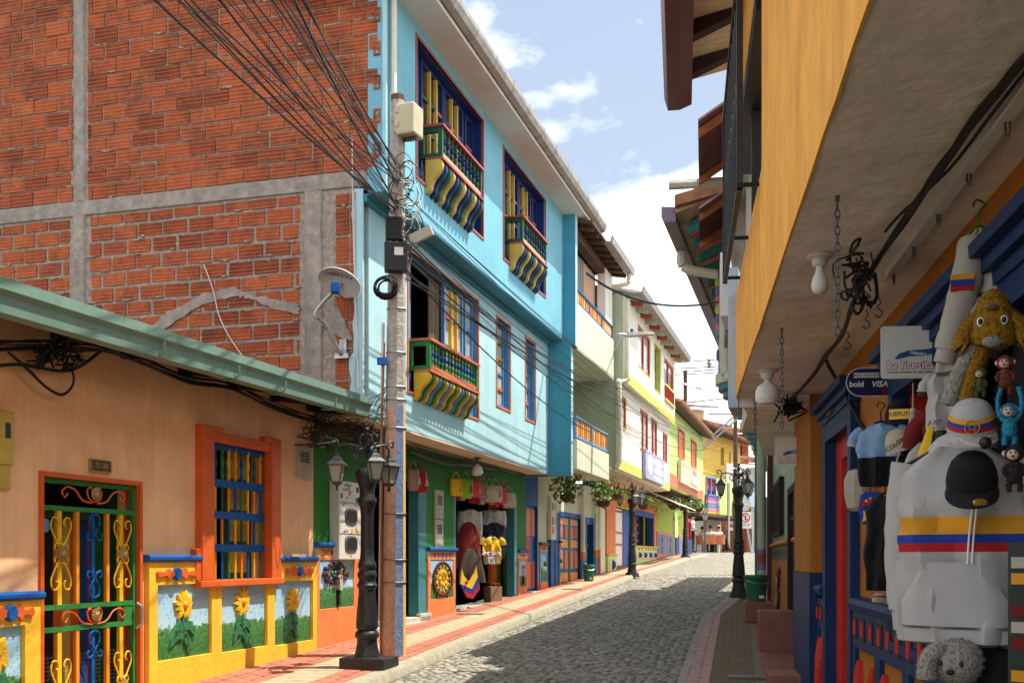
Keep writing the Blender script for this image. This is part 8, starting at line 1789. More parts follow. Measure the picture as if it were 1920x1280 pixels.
for s in (-1, 1): limb(t, 'ear', [M @ Vector(q) for q in ((s*.05, -.01, .02), (s*.085, -.02, -.02), (s*.10, -.02, -.07), (s*.085, -.02, -.085))], (.022, .028), 'plush_yellow')
mb = MB(); mb.ball((0, -.062, .04), (.022, .014, .011), 10, 6); mb.xf(M); obj('nose', mb, 'brown_wood', t, smooth=True); eyes(t, M, .036, -.005, -.067, .010)
mb = MB(); mb.ball((0, -.055, -.07), (.035, .025, .022), 10, 6); mb.xf(M); obj('chin', mb, 'plush_cream', t, smooth=True)
for k, (q0, q1) in enumerate((((-.06, .0, -.08), (-.14, -.02, -.27)), ((-.03, .0, -.08), (-.09, -.02, -.28)))): limb(t, 'leg', [M @ Vector(q0), M @ (Vector(q0)*.5+Vector(q1)*.5+Vector((.0, -.01, .02))), M @ Vector(q1)], (.022, .026), 'plush_cream' if k == 0 else 'plush_yellow')
fuzz(t, 'plush_yellow', 26000, .008, 1); fuzz(t, 'plush_cream', 22000, .008, 2)
def bear(u, v, Y, s, label, body, face, f=(-.45, -.9), arms_up=False, name='plush_monkey', ears=True):
    M = facing(RP(u, v, Y), f) @ Matrix.Scale(s, 4); t = thing(name, label, 'plush toy', M @ Vector((0, 0, -1.6)))
    mb = MB(); mb.ball((0, 0, 0), (.42, .38, .40), 14, 10); mb.xf(M); obj('head', mb, body, t, smooth=True)
    mb = MB(); mb.ball((-.05, -.24, -.06), (.27, .20, .26), 12, 8); mb.xf(M); obj('face', mb, face, t, smooth=True)
    mb = MB(); mb.ball((-.05, -.42, -.15), (.07, .05, .05), 8, 6); mb.xf(M); obj('nose', mb, 'print_black', t, smooth=True); eyes(t, M @ Matrix.Translation((-.05, 0, 0)), .11, .03, -.40, .05, white=False)
    if ears:
        for x in (-1, 1): mb = MB(); mb.ball((x*.42, 0, .02), (.12, .07, .14), 8, 6); mb.xf(M); obj('ear', mb, face, t, smooth=True)
    mb = MB(); mb.lathe([(.08, -.3), (.26, -.42), (.34, -.75), (.36, -1.05), (.25, -1.3), (.05, -1.38)], n=14); mb.xf(M); obj('body', mb, body, t, smooth=True)
    for x in (-1, 1):
        if arms_up: pts = [(x*.25, 0, -.5), (x*.5, .0, -.1), (x*.55, 0, .6), (x*.40, 0, 1.2)]
        else: pts = [(x*.25, -.05, -.5), (x*.42, -.1, -.75), (x*.36, -.2, -1.0)]
        limb(t, 'arm', [M @ Vector(q) for q in pts], (.11*s, .10*s), body)
        limb(t, 'leg', [M @ Vector(q) for q in ((x*.18, 0, -1.2), (x*.24, -.05, -1.5), (x*.22, -.08, -1.75))], (.13*s, .12*s), body)
    fuzz(t, body, 40000, .005, int(u))
bear(1885, 680, 3.05, .052, 'small rust brown plush monkey hanging under the yellow dog', 'plush_rust', 'plush_face')
bear(1893, 770, 3.0, .055, 'bright blue plush monkey with raised arms below the rust monkey', 'plush_blue', 'plush_face', arms_up=True)
bear(1902, 850, 2.95, .060, 'dark brown plush monkey hanging lowest at the right edge', 'plush_dark', 'plush_face')
bear(1838, 700, 3.15, .040, 'small olive green plush bear between the yellow dog and the white cap', 'plush_olive', 'plush_face', ears=False, name='plush_bear')
M = facing(RP(1795, 1240, 3.2), CAMF); t = thing('white_plush_dog', 'fluffy white plush head peeking out below the white hoodie', 'plush toy', M @ Vector((0, 0, -.12))); mb = MB(); mb.ball((0, 0, 0), (.075, .07, .07), 14, 10); mb.xf(M); obj('head', mb, 'plush_cream', t, smooth=True); limb(t, 'ear', [M @ Vector(q) for q in ((-.03, -.04, .05), (-.065, -.06, .01), (-.07, -.06, -.05))], (.025, .03), 'plush_cream'); eyes(t, M, .03, 0, -.066, .008, white=False); mb = MB(); mb.ball((.0, -.075, -.025), (.012, .01, .009), 8, 6); mb.xf(M); obj('nose', mb, 'print_black', t)
fuzz(t, 'plush_cream', 26000, .008, 3)
M = facing(RP(1850, 1215, 3.25), CAMF); t = thing('black_backpack', 'black bag hanging under the white hoodie at the bottom edge', 'bag', M @ Vector((0, 0, -.28))); mb = MB(); cloth_rows(mb, [(0, .08, .03, 0, 0), (-.03, .12, .05, 0, 0), (-.2, .13, .06, 0, 0), (-.28, .11, .05, 0, 0)], 20, .004, 2); mb.xf(M); obj('body', mb, 'cloth_black', t, smooth=True); mb = MB(); mb.tube(catmull([(-.04, 0, 0), (0, 0, .06), (.04, 0, 0)], 5), .007, 5); mb.xf(M); obj('strap', mb, 'cloth_black', t)
for u, v, Y, w_, h, c_, lb in ((1705, 860, 4.85, .12, .14, 'cloth_black', 'black handbag hanging between the beige cap and the quilted bag'), (1712, 985, 4.6, .10, .16, 'bag_pattern', 'woven patterned bag half hidden behind the white hoodie'), (1690, 1000, 4.9, .10, .13, 'cloth_black', 'small black pouch hanging over the black dress')):
    M = facing(RP(u, v, Y), CAMF); t = thing('hanging_bag', lb, 'bag', M @ Vector((0, 0, -h))); mb = MB(); cloth_rows(mb, [(0, w_*.42, .02, 0, 0), (-h*.2, w_*.5, .03, 0, 0), (-h*.8, w_*.5, .035, 0, 0), (-h, w_*.42, .02, 0, 0)], 20, .004, u); mb.xf(M); obj('body', mb, c_, t, smooth=True); mb = MB(); mb.tube(catmull([M @ Vector(q) for q in ((-w_*.35, 0, 0), (0, .01, .10), (w_*.35, 0, 0))], 5), .004, 5); obj('strap', mb, c_, t)
for i, (u, v, Y, c_, lb) in enumerate(((1730, 760, 4.4, 'cloth_maroon', 'dark red shirt hanging in the shop window behind the caps'), (1790, 780, 3.9, 'cloth_black', 'black shirt hanging behind the white cap'), (1870, 800, 3.5, 'cloth_navy', 'navy shirt hanging deep behind the plush toys'), (1900, 560, 3.4, 'cloth_black', 'black cloth hanging above the plush monkeys'))):
    M = facing(RP(u, v, Y), CAMF); M.translation += RF.n*-.16; shirt(M, .34, .50, lb, 'shirt', [c_], seed=30+i, name='shop_shirt', sl='short')  # dark garments added as a backdrop to darken the shop behind the goods
# --- bags, tassels, shoes, covered helmet
M = facing(RP(1698, 905, 4.7), CAMF); t = thing('quilted_bag', 'beige quilted handbag with gold clasp below the beige cap', 'handbag', M @ Vector((0, 0, -.1))); mb = MB(); mb.box(ID, -.06, .06, -.025, .025, -.095, 0); mb.xf(M); obj('body', mb, 'cloth_beige', t, bevel=.012)
for i in range(4):
    for j in range(3): mb = MB(); mb.ball((-.044+.029*i, -.025, -.08+.031*j), (.013, .006, .014), 8, 5); mb.xf(M); obj('quilt_pad', mb, 'cloth_beige', t, smooth=True)
mb = MB(); mb.tube([M @ Vector((.035+math.cos(k*.5236)*.012, -.036, -.05+math.sin(k*.5236)*.022)) for k in range(13)], .003, 5, False); obj('clasp', mb, 'brass', t); mb = MB(); mb.tube(catmull([M @ Vector(q) for q in ((-.06, 0, 0), (-.03, 0, .13), (.0, .02, .20), (.04, 0, .12), (.06, 0, 0))], 5), .004, 4); obj('strap', mb, 'cloth_beige', t)
M = facing(RP(1698, 955, 4.75), CAMF); t = thing('grey_purse', 'small grey purse hanging below the quilted handbag', 'purse', M @ Vector((0, 0, -.1))); mb = MB(); mb.box(ID, -.045, .045, -.015, .015, -.08, 0); mb.xf(M); obj('body', mb, 'cloth_beige', t, bevel=.01); mb = MB(); mb.ball(M @ Vector((0, -.016, -.035)), .008, 8, 5); obj('clasp', mb, 'plastic_black', t)
M = facing(RP(1636, 920, 5.45), CAMF); t = thing('geometric_bag', 'small bag with red, yellow and green geometric pattern by the jersey', 'bag', M @ Vector((0, 0, -.18))); mb = MB(); P = [(-.06, -.02), (-.03, .0), (.05, -.01), (.06, -.08), (.045, -.15), (-.05, -.17), (-.07, -.1)]; mb.prism([Vector((x, .02, z)) for x, z in P], [Vector((x, -.02, z)) for x, z in P]); mb.xf(M); obj('body', mb, 'cloth_blue', t, bevel=.01); rg = random.Random(2)
for k in range(14):
    c = Vector((rg.uniform(-.045, .04), -.0215-.0008*k, rg.uniform(-.14, -.04))); a = rg.uniform(0, 6); mb = MB(); P = [c+Vector((math.cos(a+j*2.09)*.024, 0, math.sin(a+j*2.09)*.024)) for j in range(3)]; mb.prism(P, [p+Vector((0, -.002, 0)) for p in P]); mb.xf(M); obj('patch', mb, rg.choice(['cloth_red', 'cloth_yellow', 'green_paint', 'cloth_red']), t)
M = facing(RP(1608, 915, 6.1), (-.8, -.6)); t = thing('wrapped_helmet', 'grey plastic wrapped case hanging before the red door', 'case', M @ Vector((0, 0, -.12))); mb = MB(); mb.lathe([(.03, -.13), (.055, -.11), (.07, -.03), (.07, .05), (.05, .10), (.02, .11)], n=10, sx=1.1); mb.xf(M); obj('body', mb, 'box_grey', t)
for u, v, lb in ((1712, 770, 'cream tassel hanging beside the gold badge cap'), (1722, 822, 'larger beige tassel hanging right of the COLOMBIA cap')):
    M = facing(RP(u, v, 4.6), CAMF); t = thing('tassel', lb, 'tassel', M @ Vector((0, 0, -.12)), 'beige tassels between the caps'); mb = MB(); mb.ball((0, 0, 0), .016, 8, 6); mb.xf(M); obj('knot', mb, 'cloth_beige', t, smooth=True); mb = MB()
    for k in range(26): a = k*2.4; r_ = .022*math.sqrt(k/26); mb.tube([M @ Vector((math.cos(a)*r_*.4, math.sin(a)*r_*.4, -.01)), M @ Vector((math.cos(a)*r_*1.2, math.sin(a)*r_*1.2, -.11))], .0035, 4)
    obj('fringe', mb, 'cloth_beige', t); mb = MB(); mb.tube([M @ Vector((0, 0, .01)), M @ Vector((0, 0, .12))], .003, 4); obj('cord', mb, 'cloth_beige', t)
for i, (u, v) in enumerate(((1662, 1128), (1682, 1130))):
    p = RP(u, v, 5.35); M = facing(p, (-.9, -.3)); t = thing('espadrille', ('left' if i == 0 else 'right')+' striped espadrille of the pair on the blue ledge', 'shoe', p, 'pair of espadrilles on the ledge'); mb = MB(); mb.loft([[M @ Vector((math.cos(a*.5236)*.035*q, math.sin(a*.5236)*.085*q, z)) for a in range(12)] for q, z in ((.95, 0), (1, .008), (1, .02), (.96, .022))]); obj('sole', mb, 'cloth_beige', t); mb = MB(); mb.ball(M @ Vector((0, -.03, .022)), (.045, .033, .03), 10, 6); obj('upper', mb, 'bag_pattern', t, smooth=True)
p = RP(1912, 1030, 2.9); M = facing(p, CAMF); t = thing('postcard_rack', 'dark rack of magnets and postcards at the right edge', 'rack', M @ Vector((0, 0, -.4))); mb = MB(); mb.box(ID, -.03, .25, .0, .02, -.45, .02); mb.xf(M); obj('board', mb, 'plastic_black', t); rg = random.Random(6)
for i in range(9):
    for j in range(5): mb = MB(); mb.box(ID, -.02+.045*j, .014+.045*j, -.008, -.001, -.05-.044*i, -.02-.044*i); mb.xf(M); obj('card', mb, rg.choice(['cloth_orange', 'cloth_blue', 'cloth_green', 'cloth_maroon', 'box_grey']), t)
# --- signs on the right
def slab_sign(M, w_, h, r, mat, t, th=.006):
    P = []
    for cx, cy, a0 in ((w_/2-r, h/2-r, 0), (-w_/2+r, h/2-r, 90), (-w_/2+r, -h/2+r, 180), (w_/2-r, -h/2+r, 270)):
        for k in range(5): a = R(a0+22.5*k); P.append((cx+math.cos(a)*r, cy+math.sin(a)*r))
    mb = MB(); mb.prism([M @ Vector((x, y, -th)) for x, y in P], [M @ Vector((x, y, 0)) for x, y in P]); return obj('plate', mb, mat, t)
def fresita(p, label, s=1.0):
    M = face_M(p, (1, -.08, 0)) @ Matrix.Scale(s, 4); t = thing('ice_cream_sign', label, 'sign', p-Vector((0, 0, .13*s)), 'ice cream signs with red lettering'); slab_sign(M, .28, .26, .015, 'sign_white', t)
    mb = MB()
    for k in range(26): x = -.135+.0108*k; mb.prism([M @ Vector(q) for q in ((x, -.125, .0), (x+.003, -.125, .0), (min(x+.023, .137), .125, 0), (min(x+.020, .134), .125, 0))], [M @ Vector(q) for q in ((x, -.125, .0008), (x+.003, -.125, .0008), (min(x+.023, .137), .125, .0008), (min(x+.020, .134), .125, .0008))])
    obj('hatching', mb, 'print_white', t)
    mb = MB(); P = [(-.06, -.035), (.0, -.02), (.07, -.02), (.125, -.005), (.105, .012), (.125, .02), (.06, .012), (0, .010), (-.05, -.005), (-.075, -.03)]; mb.prism([M @ Vector((x, y, .0)) for x, y in P], [M @ Vector((x, y, .002)) for x, y in P]); obj('ribbon', mb, 'print_blue', t)
    obj('ribbon_text', text_mb('Helados', .024, .0005, .015).xf(M @ Matrix.Translation((.04, -.006, .0028)) @ Matrix.Rotation(-.12, 4, 'Z')), 'print_white', t)
    obj('name_outline', text_mb('La Fresita', .058, .0006, .06).xf(M @ Matrix.Translation((0, -.064, .0014))), 'print_red', t)
    obj('name_text', text_mb('La Fresita', .058, .0006, .012).xf(M @ Matrix.Translation((0, -.064, .0030))), 'print_white', t)
    obj('motto', text_mb('Un antojo refrescante con sabor natural', .0135, .0006, .02).xf(M @ Matrix.Translation((0, -.098, .0014))), 'print_green', t)
    mb = MB(); mb.box(MF(M), .14, .19, -.08, -.07, -.006, 0); mb.box(MF(M), .14, .19, .07, .08, -.006, 0); obj('bracket', mb, 'grey_iron', t)
fresita(pix(1706, 660, 4.55), 'near white ice cream sign with red La Fresita lettering beside the white jacket', .86)
fresita(pix(1483, 846, 9.45), 'far white ice cream sign with red La Fresita lettering before the mint wall', 1.0)
p = pix(1628, 716, 5.55); M = face_M(p, (1, -.08, 0)); t = thing('payment_sign', 'dark blue rounded payment sign with white lettering', 'sign', p-Vector((0, 0, .08)))
def pill(w_, h, z, mat, nm):
    r = h/2; P = [(w_/2, -h/2), (w_/2, h/2)]+[(-w_/2+r+math.cos(R(90+18*k))*r, math.sin(R(90+18*k))*r) for k in range(11)]; mb = MB(); mb.prism([M @ Vector((x, y, z)) for x, y in P], [M @ Vector((x, y, z+.003)) for x, y in P]); return obj(nm, mb, mat, t)
pill(.228, .150, -.004, 'sign_white', 'border'); pill(.220, .140, .0, 'sign_navy', 'plate')
mb = MB(); mb.box(MF(M), .065, .106, -.062, -.01, .0031, .0040); obj('red_corner', mb, 'cloth_maroon', t)
mb = MB(); mb.box(MF(M), -.075, .055, .022, .048, .0031, .0042); obj('white_bar', mb, 'sign_white', t)
obj('bar_text', text_mb('PAGA AQUÍ CON', .0185, .0003, .01).xf(M @ Matrix.Translation((-.01, .035, .0048))), 'print_black', t); obj('bold_text', text_mb('bold', .042, .0004, .02).xf(M @ Matrix.Translation((-.06, -.012, .0042))), 'print_white', t); obj('visa_text', text_mb('VISA', .042, .0004, .02, .25).xf(M @ Matrix.Translation((.055, -.012, .0045))), 'print_white', t)
# menu poster by the door
a0, a1 = RF.a(1582), RF.a(1571.5); mb = MB(); mb.box(RF, da1+.05, da1+.33, .0, .006, -.25, .62); t = tag(obj('menu_poster', mb, 'pale_yellow'), 'tall pale poster between the blue door frame and the ochre pillar', 'poster'); rg = random.Random(3)
for k in range(9): mb = MB(); mb.box(RF, da1+.08, da1+.16+rg.random()*.14, .006, .008, -.2+.085*k, -.17+.085*k+rg.random()*.02); obj('print_line', mb, rg.choice(['print_black', 'print_green', 'lime_band']), t)
mb = MB(); mb.box(RF, da1+.12, da1+.32, .0, .03, .68, .98); tag(obj('wall_frame', mb, 'brown_wood'), 'dark framed board above the tall pale poster', 'frame')

# ---------------- left shop goods
def LP_(u, v, o): return LF(A(u, o), o, LF.z(A(u, o), v, o))
def bag(u, v, o, w_, h, label, mat, fringe=None, seed=0):
    M = facing(LP_(u, v, o), (.75, -.66)); t = thing('woven_bag', label, 'bag', M @ Vector((0, 0, -h)), 'woven bags over the shop opening'); mb = MB(); cloth_rows(mb, [(0, w_/2, .03, 0, 0), (-h*.3, w_/2*1.03, .05, 0, 0), (-h*.8, w_/2*1.02, .055, 0, 0), (-h, w_/2*.85, .03, 0, 0)], 18, .006, seed); mb.xf(M); obj('body', mb, mat, t, smooth=True)
    mb = MB(); mb.tube(catmull([M @ Vector(q) for q in ((-w_*.4, 0, 0), (-.02, 0, .10), (.02, 0, .10), (w_*.4, 0, 0))], 4), .008, 5); obj('strap', mb, mat, t)
    if fringe:
        mb = MB(); mb.tube([M @ Vector((w_*.2, -.05, 0)), M @ Vector((w_*.2, -.06, -h*.35))], .008, 5); mb.lathe([(.006, 0), (.02, -.02), (.03, -.10)], M @ Vector((w_*.2, -.065, -h*.35)), 8); obj('tassel', mb, fringe, t)
for i, (u, v, w_, h, m_, f_, lb) in enumerate(((855, 898, .17, .22, 'cloth_yellow', 'cloth_orange', 'yellow woven bag hanging first over the right shop opening'), (873, 898, .22, .25, 'cloth_lime', 'rail_red', 'lime green woven bag with red tassel over the shop opening'), (889, 902, .20, .22, 'cloth_pink', 'cloth_orange', 'hot pink woven bag over the shop opening'), (904, 906, .18, .22, 'bag_pattern', 'cloth_beige', 'red patterned woven bag over the shop opening'), (918, 910, .22, .24, 'cloth_beige', None, 'beige woven bag left of the coloured one'), (929, 910, .22, .24, 'knit_white', 'cloth_orange', 'pale woven bag with orange detail over the shop opening'), (941, 914, .14, .24, 'cloth_pink', None, 'narrow pink bag near the right end of the row'), (954, 924, .26, .22, 'cloth_beige', None, 'rightmost large beige bag of the row'))):
    bag(u, v, .06, w_*1.35, h*1.12, lb, m_, f_, i)
for i, (u, v, m_, lb) in enumerate(((775, 880, 'bag_pattern', 'maroon patterned bag with white tassel at the left shop opening'), (790, 884, 'cloth_red', 'red woven bag at the left shop opening'))): bag(u, v, .05, .18, .28, lb, m_, 'cloth_white', 20+i)
rg = random.Random(40)
for k in range(12):
    bag(856+k*9.2, 902+k*2.4, -.06, rg.uniform(.12, .18), rg.uniform(.22, .30), 'small woven bag in the back row over the right shop opening', rg.choice(['cloth_red', 'bag_pattern', 'cloth_orange', 'knit_white', 'cloth_pink', 'cloth_beige']), 'cloth_red', 60+k)
for k in range(9):
    bag(857+k*12, 1000+rg.uniform(-25, 60), -.62, .2, .3, 'woven bag hanging deep inside the right shop opening', rg.choice(['cloth_red', 'cloth_maroon', 'bag_pattern', 'cloth_orange', 'poncho_brown']), None, 80+k)
def lshirt(u, v, o, w_, h, label, mats, **k): return shirt(facing(LP_(u, v, o), (.62, -.78)), w_, h, label, k.pop('cat', 'shirt'), mats, k.pop('bands', ()), k.pop('sl', 'short'), k.pop('seed', 1), depth=.032, **k)
lshirt(882, 955, -.10, .42, .50, 'white knitted cardigan hanging left in the shop opening', ['knit_white'], sl='long', seed=3, name='knit_cardigan', cat='cardigan')
lshirt(927, 955, -.10, .46, .36, 'cream knitted sweater with striped sleeves behind the navy one', ['knit_white', 'poncho_brown'], sl='long', seed=5, name='knit_sweater', cat='sweater')
t = lshirt(927, 980, .0, .42, .62, 'navy long sleeve sweater behind the yellow jersey', ['cloth_navy'], sl='long', seed=6, name='navy_sweater', cat='sweater')
t = lshirt(922, 1006, .10, .40, .44, 'yellow football jersey with dark collar', ['cloth_yellow', 'cloth_navy'], seed=7, name='yellow_jersey', cat='jersey')
t = lshirt(920, 1034, .18, .26, .19, 'small white child shirt hung over the yellow jersey', ['cloth_white', 'cloth_red'], bands=[(.30, .38, 1)], seed=8, name='child_shirt')
M = facing(LP_(878, 978, .0), (.62, -.78)); t = thing('maroon_poncho', 'dark red poncho hanging behind the brown patterned one', 'poncho', M @ Vector((0, 0, -.7))); mb = MB(); cloth_rows(mb, [(0, .04, .03, 0, 0), (-.05, .13, .035, 0, 0), (-.2, .20, .04, 0, 0), (-.45, .26, .04, 0, 0), (-.72, .29, .035, 0, 0)], 30, .022, 2); mb.xf(M); obj('body', mb, 'cloth_maroon', t, smooth=True)
M = facing(LP_(884, 1028, .10), (.62, -.78)); t = thing('brown_poncho', 'brown patterned poncho hanging above the tricolour cloth', 'poncho', M @ Vector((0, 0, -.55))); mb = MB(); cloth_rows(mb, [(0, .04, .03, 0, 0), (-.05, .12, .035, 0, 0), (-.18, .19, .04, 0, 0), (-.36, .25, .04, 0, 0), (-.52, .27, .035, 0, 0)], 30, .02, 4); mb.xf(M); obj('body', mb, 'poncho_brown', t, smooth=True)
M = facing(LP_(879, 1066, .18), (.62, -.78)); t = thing('tricolour_cloth', 'yellow, blue and red pointed cloth with round emblem', 'cloth', M @ Vector((0, 0, -.42))); 
mb = MB(); P = [(-.13, 0), (-.10, -.10), (0, -.20), (.10, -.06), (.13, .04), (.16, -.12), (.05, -.30), (-.16, -.22)]; mb.prism([Vector((x, .01, z)) for x, z in P], [Vector((x*.99, -.012, z)) for x, z in P]); mb.i = 1; P = [(-.16, -.222), (.05, -.302), (.16, -.122), (.19, -.22), (.06, -.38), (-.10, -.32)]; mb.prism([Vector((x, .012, z)) for x, z in P], [Vector((x, -.01, z)) for x, z in P]); mb.i = 2; P = [(-.10, -.322), (.06, -.382), (.19, -.222), (.20, -.30), (.07, -.45), (-.04, -.42)]; mb.prism([Vector((x, .01, z)) for x, z in P], [Vector((x, -.012, z)) for x, z in P]); mb.xf(M); obj('cloth', mb, ['cloth_yellow', 'cloth_blue', 'cloth_red'], t); mb = MB(); mb.ball(M @ Vector((-.06, -.02, -.20)), (.03, .012, .03), 10, 6); obj('emblem', mb, 'rail_red', t)
p = LP_(924, 1110, -.05); mb = MB(); z0 = -.74; q = LF(A(924, -.05), -.05, z0); t = thing('cardboard_box', 'cardboard box on the floor below the jerseys', 'box', q); mb.box(MF(facing(q, (.62, -.78))), -.12, .12, -.1, .1, 0, .26); obj('carton', mb, 'cardboard', t, bevel=.004); mb = MB(); rg = random.Random(3)
for k in range(10): mb.ball(q+Vector((rg.uniform(-.1, .1), rg.uniform(-.06, .06), .29)), .03, 6, 4)
obj('contents', mb, 'cloth_maroon', t)
# shelf goods in the left opening: hats and jars
rg = random.Random(14); s0, s1 = sh1[0]+.15, sh1[1]-.05
for k in range(6):
    for j in range(6):
        p = LF(s0+(s1-s0)*(j+.5)/6, -.85, -.73+k*.3); mb = MB(); mb.lathe([(.02, 0), (.06, .01), (.07, .08), (.045, .14), (.05, .17), (.01, .18)], p, 8)
        tag(obj('souvenir_jar', mb, rg.choice(['cloth_maroon', 'cloth_orange', 'cloth_navy', 'sky_blue_paint', 'brown_wood', 'cloth_beige']), smooth=True), 'small souvenir jar on the dim shelves of the left shop opening', 'jar', 'souvenir jars on the dim shelves')
for i, (v, m_) in enumerate(((1010, 'cloth_orange'), (1035, 'cloth_red'), (1075, 'cloth_beige'))):
    M = facing(LP_(681, v, .04), (.7, -.7)); t = thing('hanging_hat', ['orange', 'red', 'beige'][i]+' hat hanging behind the near street lamp', 'hat', M @ Vector((0, 0, -.1)), 'hats at the shop edge'); mb = MB(); mb.lathe([(.12, 0), (.125, .012), (.065, .02), (.06, .08), (.03, .10), (.005, .10)], n=14); mb.xf(M @ Matrix.Rotation(R(70), 4, 'X')); obj('felt', mb, m_, t, smooth=True)

# ================================================================== PEOPLE
def person(M, J, E, zones, label, extra=None, cat='person'):
    """J: name -> (pos, radius, zone); E: edges"""
    names = list(J); me = bpy.data.meshes.new('person'); me.from_pydata([J[n][0] for n in names], [(names.index(a), names.index(b)) for a, b in E], [])
    o = bpy.data.objects.new('tmp', me); COL.objects.link(o); sk = o.modifiers.new('skin', 'SKIN'); sk.branch_smoothing = .6
    for i, n in enumerate(names): v = me.skin_vertices[0].data[i]; v.radius = J[n][1] if isinstance(J[n][1], tuple) else (J[n][1],)*2; v.use_root = (n == 'pelvis')
    sb = o.modifiers.new('sub', 'SUBSURF'); sb.levels = 1; sb.render_levels = 1
    dg = bpy.context.evaluated_depsgraph_get(); m2 = bpy.data.meshes.new_from_object(o.evaluated_get(dg)); bpy.data.objects.remove(o)
    zs = list(zones); [m2.materials.append(MAT(zones[z])) for z in zs]
    for p in m2.polygons:
        c = p.center; best = min(names, key=lambda n: (Vector(J[n][0])-c).length-(J[n][1][0] if isinstance(J[n][1], tuple) else J[n][1])*.5); p.material_index = zs.index(J[best][2]); p.use_smooth = True
    t = thing('person', label, cat, M.translation); b = bpy.data.objects.new('body', m2); COL.objects.link(b); b.parent = t; b.matrix_local = Matrix.Translation(-M.translation) @ M
    return t
def standing_joints():
    J = dict(pelvis=((0, 0, .93), (.15, .11), 'legs'), waist=((0, 0, 1.06), (.14, .10), 'top'), chest=((0, -.01, 1.28), (.17, .11), 'top'), neck=((0, .0, 1.44), .055, 'skin'), jaw=((0, -.02, 1.52), (.07, .08), 'skin'), head=((0, -.01, 1.61), (.078, .092), 'skin'))
    for s, n in ((-1, 'l'), (1, 'r')):
        J['sh'+n] = ((s*.19, 0, 1.38), .062, 'top'); J['el'+n] = ((s*.25, .02, 1.10), .046, 'skin'); J['wr'+n] = ((s*.22, -.06, .88), .033, 'skin'); J['ha'+n] = ((s*.21, -.09, .80), (.028, .042), 'skin')
        J['hip'+n] = ((s*.09, 0, .88), .095, 'legs'); J['kn'+n] = ((s*.10, -.01, .50), .062, 'legs'); J['an'+n] = ((s*.11, .02, .08), .045, 'legs'); J['to'+n] = ((s*.12, -.15, .04), (.045, .035), 'shoe')
    E = [('pelvis', 'waist'), ('waist', 'chest'), ('chest', 'neck'), ('neck', 'jaw'), ('jaw', 'head')]
    for n in 'lr': E += [('chest', 'sh'+n), ('sh'+n, 'el'+n), ('el'+n, 'wr'+n), ('wr'+n, 'ha'+n), ('pelvis', 'hip'+n), ('hip'+n, 'kn'+n), ('kn'+n, 'an'+n), ('an'+n, 'to'+n)]
    return J, E
def face_bits(t, M, z=1.58, y=-.10, hat=None, hair='hair_dark'):
    mb = MB(); mb.ball((0, y-.005, z-.02), (.014, .02, .022), 6, 4); mb.xf(M); obj('nose', mb, 'skin', t)
    for s in (-1, 1):
        mb = MB(); mb.ball((s*.03, y+.01, z+.01), .011, 6, 4); mb.xf(M); obj('eye', mb, 'print_black', t); mb = MB(); mb.ball((s*.082, 0, z), (.015, .02, .03), 6, 4); mb.xf(M); obj('ear', mb, 'skin', t)
    mb = MB(); mb.box(ID, -.025, .025, y+.004, y+.012, z-.065, z-.058); mb.xf(M); obj('mouth', mb, 'rail_red', t)
    mb = MB(); mb.ball((0, .018, z+.06), (.088, .098, .075), 12, 8); mb.xf(M); obj('hair', mb, hair, t, smooth=True)
    if hat:
        mb = MB(); mb.ball((0, .005, z+.085), (.094, .106, .07), 12, 8); mb.xf(M); obj('cap', mb, hat, t, smooth=True); mb = MB(); mb.prism([Vector((math.cos(math.pi+math.pi*k/8)*.08, -.07+math.sin(math.pi+math.pi*k/8)*.10, z+.055)) for k in range(9)], [Vector((math.cos(math.pi+math.pi*k/8)*.08, -.07+math.sin(math.pi+math.pi*k/8)*.10, z+.07)) for k in range(9)]); mb.xf(M); obj('cap_brim', mb, hat, t)
J, E = standing_joints(); J['ell'] = ((-.24, .06, 1.12), .046, 'skin'); J['wrl'] = ((-.12, -.14, 1.02), .033, 'skin'); J['hal'] = ((-.05, -.18, 1.02), (.028, .042), 'skin')
Y = 46.0; M = TR(*PX(1299, Y), G(Y)-.07, R(75), .99)
t = person(M, J, E, dict(top='shirt_white', legs='trouser_black', skin='skin', shoe='trouser_black'), 'man in white shirt, dark trousers and black cap standing by the farthest lamp'); face_bits(t, M, hat='cloth_black')
def seated(u, Y, rz, label, hat=None, top='shirt_white', hair='hair_dark'):
    J, E = standing_joints(); d = -.44
    J = {k: ((v[0][0], v[0][1], v[0][2]+d) if k not in () else v[0], v[1], v[2]) for k, v in J.items()}
    for s, n in ((-1, 'l'), (1, 'r')):
        J['hip'+n] = ((s*.09, -.05, .47), .095, 'legs'); J['kn'+n] = ((s*.12, -.45, .48), .062, 'legs'); J['an'+n] = ((s*.12, -.42, .08), .045, 'legs'); J['to'+n] = ((s*.12, -.58, .04), (.045, .035), 'shoe'); J['el'+n] = ((s*.26, -.10, .70), .046, 'skin'); J['wr'+n] = ((s*.18, -.34, .68), .033, 'skin'); J['ha'+n] = ((s*.15, -.42, .69), (.028, .042), 'skin')
    M = TR(*PX(u, Y), G(Y)-.07, rz); t = person(M, J, E, dict(top=top, legs='trouser_black', skin='skin', shoe='trouser_black'), label); face_bits(t, M, 1.58+d, hat=hat, hair=hair); return M
